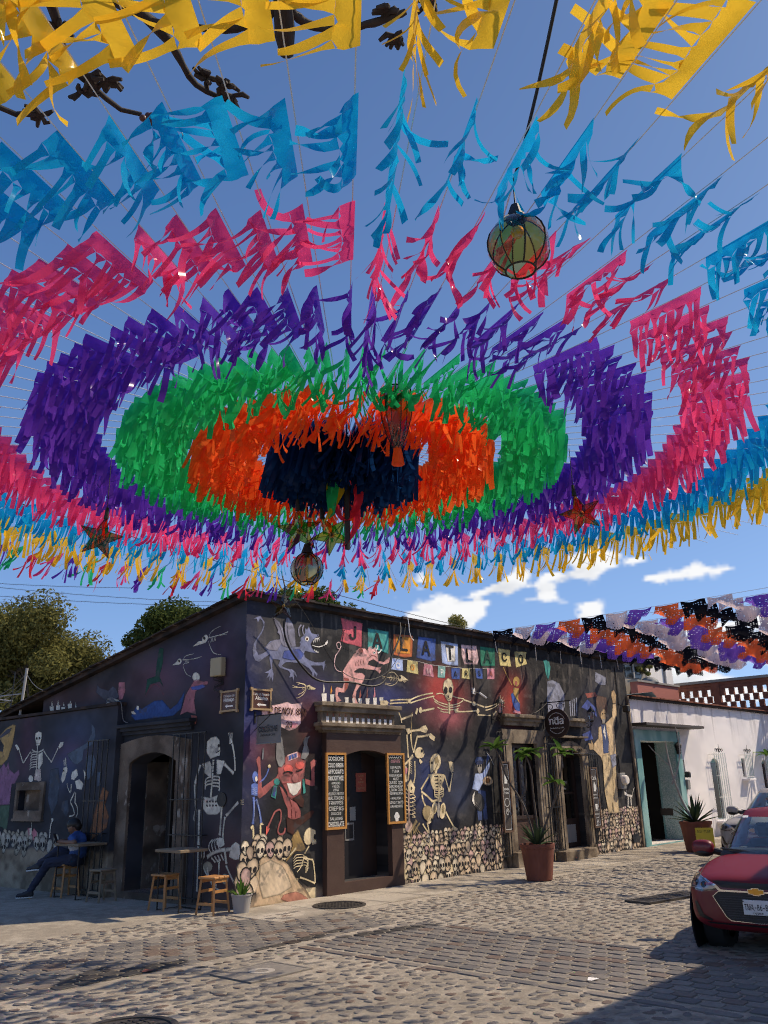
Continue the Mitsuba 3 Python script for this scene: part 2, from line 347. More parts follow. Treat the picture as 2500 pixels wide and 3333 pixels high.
mat('m_sign_brown', (0.085, 0.032, 0.02), 0.45); mat('m_sign_frame', (0.42, 0.29, 0.15), 0.5); mat('m_sign_white', (0.82, 0.80, 0.76), 0.6)
mat('m_sign_wood', (0.13, 0.075, 0.045), 0.6); mat('m_sign_dark', (0.055, 0.045, 0.04), 0.6); mat('m_banner_grey', (0.20, 0.195, 0.19), 0.8)
mat('m_grey', (0.22, 0.23, 0.23), 0.7); mat('m_beige_box', (0.40, 0.34, 0.21), 0.6); mat('m_white', (0.78, 0.77, 0.74), 0.5)
mat('m_terracotta', proc(lambda p, n, uv: mix((0.12, 0.035, 0.025), (0.21, 0.075, 0.05), fbm(p.x * 8, p.y * 8, p.z * 4, 4))), 0.7)
mat('m_cast_iron', proc(lambda p, n, uv: mix((0.03, 0.028, 0.027), (0.09, 0.08, 0.07), fbm(p.x * 20, p.y * 20, p.z, 3))), 0.55, 0.3)
mat('m_yellow_tag', (0.62, 0.52, 0.05), 0.6); mat('m_red_poster', (0.33, 0.08, 0.05), 0.6); mat('m_poster_grey', (0.25, 0.27, 0.27), 0.6)
mat('m_pipe', (0.34, 0.33, 0.31), 0.6); mat('m_red_tank', (0.36, 0.12, 0.09), 0.8); mat('m_cement', (0.28, 0.26, 0.23), 0.9); mat('m_cream_block', (0.72, 0.70, 0.66), 0.8)
mat('m_roof_sheet', (0.42, 0.52, 0.50), 0.5)
mat('m_window_dark', (0.02, 0.022, 0.024), 0.15); mat('m_bucket', (0.33, 0.32, 0.31), 0.6)
mat('m_bulb', (0.8, 0.6, 0.3), 0.4)
scene['m_pane'] = {'type': 'thindielectric', 'int_ior': 1.5}
scene['m_car_glass'] = {'type': 'thindielectric', 'int_ior': 1.5, 'specular_transmittance': rgb((0.62, 0.70, 0.68))}
for nm, c in (('amber', (0.90, 0.62, 0.22)), ('olive', (0.55, 0.60, 0.25)), ('green', (0.40, 0.62, 0.36)), ('orange', (0.85, 0.30, 0.10)), ('plum', (0.45, 0.22, 0.25)), ('blue', (0.25, 0.35, 0.60)), ('yellow', (0.80, 0.66, 0.14))):
    scene['m_cello_' + nm] = {'type': 'thindielectric', 'int_ior': 1.4, 'specular_transmittance': rgb(c)}
def leafy(name, a, b, sc=3.0, trans=0.55, rough=0.5):
    fn = lambda p, n, uv: mix(a, b, dr.clip(0.65 * fbm(p.x * sc, p.y * sc, p.z * sc, 3) + 0.5 * cell_rand(dr.floor(uv.x * 199), 1, 2) - 0.1, 0, 1))
    scene[name] = {'type': 'principledthin', 'base_color': proc(fn), 'roughness': rough, 'diff_trans': trans, 'eta': 1.4}
leafy('m_leaf_olive', (0.07, 0.078, 0.025), (0.28, 0.26, 0.09))
leafy('m_leaf_green', (0.032, 0.055, 0.018), (0.14, 0.17, 0.05))
leafy('m_leaf_yellow', (0.18, 0.18, 0.05), (0.42, 0.38, 0.13))
leafy('m_leaf_fresh', (0.04, 0.11, 0.02), (0.16, 0.26, 0.06), 9.0, 0.8, 0.35)
leafy('m_agave', (0.030, 0.055, 0.030), (0.085, 0.12, 0.07), 9.0, 0.1, 0.45)
mat('m_bark', proc(lambda p, n, uv: mix((0.05, 0.04, 0.032), (0.16, 0.135, 0.11), fbm(p.x * 14, p.y * 14, p.z * 6, 4))), 0.9)
mat('m_dark_bark', proc(lambda p, n, uv: mix((0.014, 0.011, 0.010), (0.06, 0.048, 0.040), fbm(p.x * 16, p.y * 16, p.z * 16, 3))), 0.85)
def film(name, c, tr=0.95, rough=0.16, st=0.18):       # thin coloured plastic: light goes through it
    scene[name] = {'type': 'principledthin', 'base_color': rgb(c), 'roughness': rough, 'diff_trans': tr, 'spec_trans': st, 'eta': 1.5}
FILM = {'yellow': (0.92, 0.58, 0.04), 'blue': (0.01, 0.44, 0.80), 'pink': (0.93, 0.085, 0.27), 'purple': (0.15, 0.045, 0.50), 'green': (0.03, 0.62, 0.22), 'orange': (0.97, 0.17, 0.035), 'navy': (0.008, 0.045, 0.17), 'red': (0.80, 0.04, 0.08)}
for k, c in FILM.items(): film('m_film_' + k, c)
LACE = {'black': (0.010, 0.010, 0.014), 'white': (0.78, 0.62, 0.60), 'violet': (0.22, 0.10, 0.52), 'orange': (0.88, 0.16, 0.05)}
for k, c in LACE.items(): film('m_lace_' + k, c, 0.45, 0.5, 0.0)
mat('m_string', (0.62, 0.62, 0.60), 0.7)

# ------------------------------------------------------------------ ground, paving
R0 = np.random.default_rng(11)
g = np.linspace(-1, 1, 2)
scene['ground'] = mikit.ply(tri([[-260, -260, 0], [260, -260, 0], [260, 260, 0], [-260, 260, 0]], [[0, 1, 2, 3]]), 'm_ground'); tag('ground', kind='structure')


def in_cross(x, y): return (x >= -1.36) & (x <= 0.42) & (y < -2.62)
def in_corner(x, y): return (y <= -0.78 + 0.10 * x) & (y >= -2.62 + 0.04 * x) & (x < 0.42)


def visible(x, y, z=0.0, pad=0.06):
    d = np.stack([x, y, np.full_like(x, z)], -1) - CAM
    r = np.cross(FWD, UP); w = d @ FWD; tx = math.tan(math.radians(49.02) / 2)
    return (w > 0.3) & (np.abs(d @ r) < (tx + pad) * w) & (np.abs(d @ UP) < (tx * 4 / 3 + pad) * w)


def stone_meshes(P, A, B, TH, H, rng, square=False):
    """rows of stones: position, half axes, turn, height -> one array of meshes (vertices n x 17, faces)"""
    n = len(P); k = 8
    an = (np.arange(k) + 0.5) * 2 * np.pi / k
    if square:
        sq = 1.0 / np.maximum(np.abs(np.cos(an)), np.abs(np.sin(an))); cx, cy = np.cos(an) * sq, np.sin(an) * sq
        cx, cy = np.sign(cx) * np.abs(cx) ** 0.35, np.sign(cy) * np.abs(cy) ** 0.35
    else:
        cx, cy = np.cos(an), np.sin(an)
    jit = 1 + rng.normal(0, 0.0 if square else 0.10, (n, k))
    def ring(s, z, zj):
        lx, ly = A[:, None] * cx * jit * s, B[:, None] * cy * jit * s
        x = P[:, :1] + lx * np.cos(TH)[:, None] - ly * np.sin(TH)[:, None]; y = P[:, 1:2] + lx * np.sin(TH)[:, None] + ly * np.cos(TH)[:, None]
        return np.stack([x, y, (z + rng.normal(0, zj, (n, k)) * 1.0) * np.ones((n, k))], -1)
    t = (0.97, 0.93) if square else (0.93, 0.66)
    v = np.concatenate([ring(1.0, -0.01, 0), ring(t[0], 0.62 * H[:, None], 0), ring(t[1], 0.97 * H[:, None], 0.0012), np.concatenate([P, H[:, None] * (1.0 if square else 1.10)], 1)[:, None]], 1)
    f = []
    for a in (0, 1):
        for j in range(k):
            i0, i1, i2, i3 = a * k + j, a * k + (j + 1) % k, (a + 1) * k + (j + 1) % k, (a + 1) * k + j
            f += [[i0, i1, i2], [i0, i2, i3]]
    f += [[2 * k + j, 2 * k + (j + 1) % k, 3 * k] for j in range(k)]
    uvy = np.concatenate([np.full(k, .3), np.full(k, 0.55), np.ones(k), [1.0]]) if square else np.concatenate([np.zeros(k), np.full(k, 0.35), np.full(k, 0.85), [1.0]])
    return v, np.array(f), uvy


def lay(name, parent, P, A, B, TH, H, bsdf, rng, square=False, keep=300):
    v, f, uvy = stone_meshes(P, A, B, TH, H, rng, square)
    d = np.linalg.norm(P - CAM[:2], axis=1); size = np.where(visible(P[:, 0], P[:, 1]), A / d ** 1.5, 0)
    order = np.argsort(-size); rid = rng.random(len(P))
    for i in order[:keep]:
        put(name, tri(v[i], f), bsdf, parent, smooth=not square, uv=np.stack([np.full(len(uvy), rid[i]), uvy], 1))
    rest = order[keep:]
    if len(rest):
        vv = v[rest].reshape(-1, 3); ff = (f[None] + (np.arange(len(rest)) * v.shape[1])[:, None, None]).reshape(-1, 3)
        uv = np.stack([np.repeat(rid[rest], v.shape[1]), np.tile(uvy, len(rest))], 1)
        put('far_' + name, tri(vv, ff), bsdf, parent, smooth=not square, uv=uv, kind='stuff')


# cobbles: offset rows, jittered, each an oval river stone in sandy mortar
sx, sy = 0.170, 0.122
gx, gy = np.meshgrid(np.arange(-8.0, 15.0, sx), np.arange(-11.0, 0.4, sy))
gx = gx + (np.arange(gx.shape[0]) % 2)[:, None] * sx / 2
px_, py_ = gx.ravel() + R0.uniform(-.055, .055, gx.size), gy.ravel() + R0.uniform(-.032, .032, gx.size)
lane = (py_ < -1.45 - 0.02 * px_) & ~in_cross(px_, py_) & ~in_corner(px_, py_) & (px_ > -7.0)
lane |= (px_ < 0.1) & (py_ > -0.72 + 0.10 * px_) & (py_ < 0.05) & (px_ > -5)
lane &= (px_ < 9.5) & ~((np.abs(px_ + 2.43) < .46) & (np.abs(py_ + 3.47) < .38)) & (np.hypot(px_ + 4.24, py_ + 4.24) > .42)
vis = visible(px_, py_); lane &= vis
Pc = np.stack([px_[lane], py_[lane]], 1)
n = len(Pc); big = R0.random(n)
lay('cobble', 'ground', Pc, (0.044 + 0.032 * big) * np.where(Pc[:, 0] > 0.4, 0.95, 1), 0.030 + 0.018 * R0.random(n), R0.normal(-0.5, 0.55, n), 0.003 + 0.006 * R0.random(n), 'm_cobble', R0)
# cut setts of the crossing and of the band round the corner
def setts(rng):
    out = []
    for x in np.arange(-1.28, 0.40, 0.168):
        for j, y in enumerate(np.arange(-11.0, -2.7, 0.185)):
            out.append((x + 0.084, y + (0.09 if int(round((x + 1.28) / .168)) % 2 else 0), 0.073, 0.082, 0.0))
    for i, y in enumerate(np.arange(-2.54, -0.75, 0.165)):
        for x in np.arange(-7.5, 0.42, 0.215):
            xx = x + (0.107 if i % 2 else 0)
            if in_corner(np.float64(xx), np.float64(y)): out.append((xx, y, 0.098, 0.071, 0.03))
    for y in np.arange(-11, -2.7, 0.42):       # long border stones along the crossing
        out += [(-1.40, y, 0.05, 0.19, 0.0), (0.47, y, 0.05, 0.19, 0.0)]
    o = np.array(out); o = o[visible(o[:, 0], o[:, 1])]
    return o
o = setts(R0); n = len(o)
lay('sett', 'ground', o[:, :2] + R0.normal(0, .004, (n, 2)), o[:, 2], o[:, 3], o[:, 4] + R0.normal(0, .012, n), 0.008 + 0.004 * R0.random(n), 'm_cobble', R0, True)
# flagstones of the flush pavement along the sunny front
x = -0.45
while x < 15.5:
    w = R0.uniform(0.75, 1.25); y = -0.02 if x > 0.0 else -0.05
    for d in (0.62, 0.70):
        put('flagstone', box(x + .007, x + w - .007, y - d + .007, y - .007, -0.03, 0.010 + R0.uniform(0, .004), 0.006), 'm_slab', 'ground', smooth=30)
        y -= d
    x += w
# covers let into the street
def cover(x, y, r, label):
    t = thing('manhole_cover', label, 'manhole cover')
    ring = sg.Point(0, 0).buffer(r, 24).difference(sg.Point(0, 0).buffer(r * 0.86, 24))
    put('rim', moved(prism(ring, 0.0, 0.024), 0, (x, y, 0)), 'm_cast_iron', t)
    put('plate', moved(prism(sg.Point(0, 0).buffer(r * 0.855, 24), 0.0, 0.014), 0, (x, y, 0)), 'm_cast_iron', t)
    lug = []
    for a in np.arange(-r, r, r * 0.17):
        for b in np.arange(-r, r, r * 0.17):
            if math.hypot(a + .02, b + .02) < r * 0.76: lug.append(box(x + a, x + a + r * .11, y + b, y + b + r * .11, 0.014, 0.021))
    put('tread', cat_(lug), 'm_cast_iron', t, kind='stuff')
cover(0.99, -0.95, 0.37, 'round cast iron manhole cover on the pavement by the dark doorway')
cover(-4.24, -4.24, 0.34, 'round cast iron manhole cover at the bottom edge of the photo among the cobbles')
mat('m_dark_cement', proc(lambda p, n, uv: mix((0.12, 0.11, 0.10), (0.22, 0.20, 0.17), fbm(p.x * 12, p.y * 12, 0.0, 4))), 0.85)
t = thing('utility_hatch', 'square concrete utility hatch lid flush with the cobbles', 'hatch')
put('frame', moved(prism(sg.box(-.36, -.29, .36, .29).difference(sg.box(-.33, -.26, .33, .26)), 0, .014), .02, (-2.43, -3.47, 0)), 'm_dark_cement', t)
put('lid', moved(box(-.325, .325, -.255, .255, -.01, .012, .004), .02, (-2.43, -3.47, 0)), 'm_dark_cement', t, smooth=30)
put('disc', moved(prism(sg.Point(0, 0).buffer(.12, 20).difference(sg.Point(0, 0).buffer(.06, 16)), .0125, .0155), .02, (-2.43, -3.47, 0)), 'm_cement', t)
t = thing('drain_grate', 'iron storm drain grate in the cobbles left of the red car', 'grate')
put('frame', moved(prism(sg.box(-.65, -.2, .65, .2).difference(sg.box(-.6, -.15, .6, .15)), 0, .03), -.17, (3.95, -4.33, 0)), 'm_cast_iron', t)
for k in range(18): put('bar', moved(box(-.58 + k * .067, -.545 + k * .067, -.15, .15, 0.005, .026), -.17, (3.95, -4.33, 0)), 'm_cast_iron', t)
for lx, ly, c, nm in ((-1.06, -6.05, 'm_sign_white', 'crumpled pale blue scrap of paper on the paved crossing'), (-3.10, -2.62, 'm_terracotta', 'small dry reddish leaf scrap on the wet setts')):
    put('litter', trimesh.convex.convex_hull(np.array([[lx, ly, .014], [lx + .09, ly + .02, .018], [lx + .03, ly + .05, .03], [lx + .07, ly - .03, .024], [lx - .02, ly + .03, .016]])), c, label=nm, cat='litter')

# ------------------------------------------------------------------ the corner house
H = thing('corner_house', 'dark corner building covered in skeleton murals, with a chamfered tile edge along its roof', 'building')
RW = 11.93


def arch(x0, x1, z0, zs, zt, n=10):
    """opening with a segmental arch: springing zs, crown zt"""
    xs = np.linspace(x0, x1, n); u = (xs - x0) / (x1 - x0) * 2 - 1
    return sg.Polygon([(x0, z0), (x1, z0)] + [(float(a), float(zs + (zt - zs) * (1 - b * b))) for a, b in zip(xs[::-1], u[::-1])])


D1 = arch(1.93, 3.03, 0.17, 2.03, 2.13); WIN = sg.box(6.62, 0.30, 7.62, 2.31); D3 = arch(8.47, 9.36, 0.20, 2.06, 2.20)
wall = sg.box(0, -0.05, RW, 4.33).difference(so.unary_union([D1, WIN, D3]))
WR = put('front_wall', onR(prism(wall, -0.32, 0.0)), 'm_wall_right', H, label='sunny street front painted with skeletons, letters and heaps of skulls')
D2 = arch(1.50, 2.72, 0.10, 2.02, 2.17)
gable = sg.Polygon([(0.0, -.05), (5.70, -.05), (5.70, 3.27), (0.0, 4.33)]).difference(D2)
m = onL(prism(gable, -0.32, 0.0)); WL = put('side_wall', m, 'm_wall_left', H, label='shaded side front painted with skeletons, ghosts and candles')
low = sg.Polygon([(3.0, -.05), (11.0, -.05), (11.0, 2.93), (3.0, 2.97)]).difference(sg.box(5.17, 1.30, 5.98, 1.65))
LW = put('low_wall', onL(prism(low, 0.0, 0.15)), 'm_wall_left', H)
put('wall_cap', cat_([onL(box(2.98, 9.4, 2.972, 3.02, -.02, .19)), onL(box(2.98, 11, -.05, 2.9, -.30, -.01))]), 'm_roof', H)
# closing walls, roof
bk = LD * 7.0
put('rear_walls', cat_([tri([[RW, .3, 0], [RW, 7, 0], [RW, 7, 3.0], [RW, .3, 4.3]], [[0, 1, 2, 3]]), tri([[RW, 7, 0], [bk[0], 7, 0], [bk[0], 7, 3.0], [RW, 7, 3.0]], [[0, 1, 2, 3]])]), 'm_cement', H)
def roofz(y): return 4.335 - 0.186 * y
ry0, ry1 = -0.11, 7.1
slab = []
v = [(-0.12, ry0), (RW + .03, ry0), (RW + .03, ry1), (-.12 + LD[0] * ry1, ry1)]
top = [[a, b, roofz(b) + .07] for a, b in v]; bot = [[a, b, roofz(b)] for a, b in v]
RF = put('roof', tri(top + bot, [[0, 1, 2, 3], [7, 6, 5, 4], [0, 4, 5, 1], [1, 5, 6, 2], [2, 6, 7, 3], [3, 7, 4, 0]]), 'm_roof', H)
R1 = np.random.default_rng(5)
x = -0.12
while x < RW:
    w = R1.uniform(.24, .34); o = R1.uniform(0, .035)
    put('tile', box(x + .004, x + w - .004, ry0 - .03 - o, ry0 + .16, roofz(ry0) + .072, roofz(ry0) + .098 + o * .3), 'm_roof', RF); x += w
for s in np.arange(0.05, 7.0, .30):
    p0 = LD * s; tl = box(-.17 - R1.uniform(0, .03), .05, 0.004, .29, 0, .022); tl.vertices[:, 2] -= .186 * tl.vertices[:, 1]
    put('tile', moved(tl, PHI - math.pi / 2, (p0[0], p0[1], roofz(s) + .073 + R1.uniform(0, .008))), 'm_roof', RF)
# inside: a dark room behind every opening
put('interior', cat_([box(.4, RW - .3, 2.4, 2.5, 0, 3.4), box(.35, RW - .3, .33, 2.4, -.02, .16), box(4.6, 4.7, .33, 2.4, 0, 3.4), box(8.0, 8.1, .4, 2.4, 0, 3.4)]), 'm_interior', H)

# --- doorway with the stepped cornice
put('door_surround', onR(prism(sg.Polygon([(1.56, -.05), (3.31, -.05), (3.31, 2.40), (1.56, 2.40)]).difference(arch(1.93, 3.03, 0.17, 2.03, 2.13)), 0.0, 0.10)), 'm_brown_paint', H)
put('doorstep', onR(box(1.93, 3.03, -.05, .168, -.30, .094)), 'm_brown_paint', H)
dd = put('door', onR(box(1.94, 2.66, .17, 2.12, -.27, -.22)), 'm_dark_door', H)
put('notice', onR(box(2.52, 2.76, 1.48, 1.78, -.218, -.214)), 'm_red_poster', dd); put('notice', onR(box(2.37, 2.50, 1.04, 1.25, -.218, -.214)), 'm_poster_grey', dd)
put('notice', onR(box(2.26, 2.46, .74, 1.01, -.218, -.214)), 'm_grey', dd); put('notice', onR(box(2.28, 2.44, .77, .98, -.2135, -.211)), 'm_dark_door', dd)
for k, w_ in enumerate(('CUIDA', 'TU', 'BOLSA', 'Y', 'OBJETOS')): put('lettering', onR(moved(text_c(w_, .028, .001, width=.2), 0, (2.64, 1.72 - .05 * k, -.2135))), 'm_sign_frame', dd)
put('door_leaf', onR(box(2.665, 3.02, .17, 2.12, -.30, -.25)), 'm_door_leaf', H)
C = put('cornice', onR(cat_([box(1.37, 3.27, 2.80, 2.865, 0, .20, .008), box(1.41, 3.22, 2.72, 2.80, 0, .155), box(1.46, 3.17, 2.55, 2.72, 0, .09), box(1.37, 3.34, 2.485, 2.545, 0, .20, .008), box(1.41, 3.30, 2.43, 2.485, 0, .16), box(1.48, 3.31, 2.395, 2.43, 0, .11)])), 'm_stone', H)
for k in range(12):
    xx = 1.56 + k * .135
    put('painted_candle', onR(box(xx, xx + .062, 2.552, 2.64, .088, .094)), 'm_sign_white', C); put('painted_flame', onR(prism(sg.Polygon([(xx + .02, 2.655), (xx + .042, 2.655), (xx + .031, 2.705)]), .0905, .0935)), 'm_red_poster', C)
# --- window with stone frame
put('window_surround', onR(prism(sg.Polygon([(6.36, -.02), (6.36, 2.58), (7.93, 2.58), (7.93, -.02)]).difference(sg.box(6.66, .30, 7.58, 2.31)), 0, .08)), 'm_stone', H)
put('window_cornice', onR(cat_([box(6.35, 7.78, 2.81, 2.87, 0, .19, .006), box(6.40, 7.73, 2.74, 2.81, 0, .14), box(6.44, 7.69, 2.66, 2.74, 0, .09)])), 'm_stone', H)
put('window_step', onR(box(6.42, 7.30, -.05, .28, .08, .22, .01)), 'm_stone', H)
W = put('window', onR(cat_([box(6.63, 6.70, .92, 2.30, -.14, -.08), box(7.54, 7.61, .92, 2.30, -.14, -.08), box(6.70, 7.54, 2.23, 2.30, -.14, -.08), box(7.09, 7.15, .92, 2.23, -.14, -.08), box(6.63, 7.61, .86, .92, -.16, -.03)])), 'm_door_leaf', H)
for a, b in ((6.70, 7.09), (7.15, 7.54)): put('pane', onR(tri([[a, .92, -.11], [b, .92, -.11], [b, 2.23, -.11], [a, 2.23, -.11]], [[0, 1, 2, 3]])), 'm_pane', W)
put('window_panel', onR(box(6.63, 7.61, .30, .86, -.16, -.06)), 'm_brown_paint', H)
put('shutter', onR(box(6.70, 6.95, 1.5, 2.22, -.26, -.22)), 'm_sign_wood', H)
# --- third door
sur = sg.Polygon([(8.22, -.02), (8.22, 2.22)] + [(8.38, 2.22)] + [(float(a), float(2.22 + .17 * math.sin((a - 8.38) / 1.06 * math.pi))) for a in np.linspace(8.38, 9.44, 9)] + [(9.60, 2.22), (9.60, -.02)]).difference(D3)
put('door_surround', onR(prism(sur, 0, .085)), 'm_stone', H)
put('cornice', onR(cat_([box(8.25, 9.62, 2.81, 2.87, 0, .19, .006), box(8.30, 9.57, 2.70, 2.81, 0, .13), box(8.22, 9.56, 2.45, 2.49, 0, .17, .005)])), 'm_stone', H)
put('doorstep', onR(box(7.93, 9.18, -.05, .20, .086, .34, .012)), 'm_stone', H)
d3 = put('door', onR(cat_([box(8.48, 8.56, .2, 2.18, -.2, -.14), box(9.27, 9.35, .2, 2.18, -.2, -.14), box(8.56, 9.27, .2, .78, -.2, -.15), box(8.56, 9.27, 2.05, 2.18, -.2, -.14), box(8.56, 9.27, 1.28, 1.33, -.2, -.15)])), 'm_door_leaf', H)
for a, b in ((.78, 1.28), (1.33, 2.05)): put('pane', onR(tri([[8.56, a, -.17], [9.27, a, -.17], [9.27, b, -.17], [8.56, b, -.17]], [[0, 1, 2, 3]])), 'm_pane', d3)
put('sticker', onR(box(8.60, 8.80, 1.70, 1.86, -.168, -.166)), 'm_white', d3)
for k, (t_, h_) in enumerate((('ABIERTO', .05), ('antojos', .04))): put('lettering', onR(moved(text_c(t_, h_, .001), 0, (8.88, 1.50 - .12 * k, -.166))), 'm_white', d3)
put('kick_plate', onR(box(8.60, 9.20, .30, .66, -.149, -.146)), 'm_grey', d3)
# --- side door
put('door_surround', onL(prism(sg.Polygon([(1.20, -.02), (1.20, 2.33)] + [(float(a), float(2.33 + .10 * math.sin((a - 1.2) / 1.84 * math.pi))) for a in np.linspace(1.25, 3.0, 8)] + [(3.04, 2.30), (3.04, -.02)]).difference(D2), 0.0, .05)), 'm_old_stone', H)
put('door_reveal', onL(box(2.70, 2.72, .1, 2.04, -.75, -.3)), 'm_old_stone', H); put('door_reveal', onL(box(1.50, 1.52, .1, 2.02, -.75, -.3)), 'm_old_stone', H)
put('threshold', onL(box(1.50, 2.72, -.05, .10, -.6, .045)), 'm_old_stone', H)
put('cornice', onL(cat_([box(1.10, 3.06, 2.585, 2.64, 0, .15, .006), box(1.13, 3.03, 2.53, 2.585, 0, .10), box(1.16, 3.0, 2.47, 2.53, 0, .05)])), 'm_wall_left', H)
dl = put('door', moved(box(0, .62, -.02, .02, .1, 2.1), 0), 'm_dark_door', H); scene[dl] = mikit.ply(onL(box(1.52, 2.05, .1, 2.13, -.42, -.37)), 'm_dark_door')
put('room', cat_([onL(box(1.0, 3.3, 0.05, 2.8, -2.6, -2.55))]), 'm_interior', H)
# --- niche in the low wall
put('niche', onL(cat_([prism(sg.box(5.07, 1.15, 6.05, 1.79).difference(sg.box(5.17, 1.30, 5.98, 1.65)), .15, .19), box(5.1, 6.05, 1.2, 1.7, .0, .03), box(5.05, 6.07, 1.12, 1.16, .15, .21)])), 'm_old_stone', H)
# --- vents, dark service hole
put('vent', onR(box(11.42, 11.76, .14, .32, .002, .02)), 'm_iron', H)
put('vent', onL(prism(sg.Point(.43, 1.44).buffer(.10, 16), .002, .02)), 'm_iron', H)
put('pilaster', onR(box(11.86, 11.93, -.05, 3.52, 0.002, .05)), 'm_stone', H)

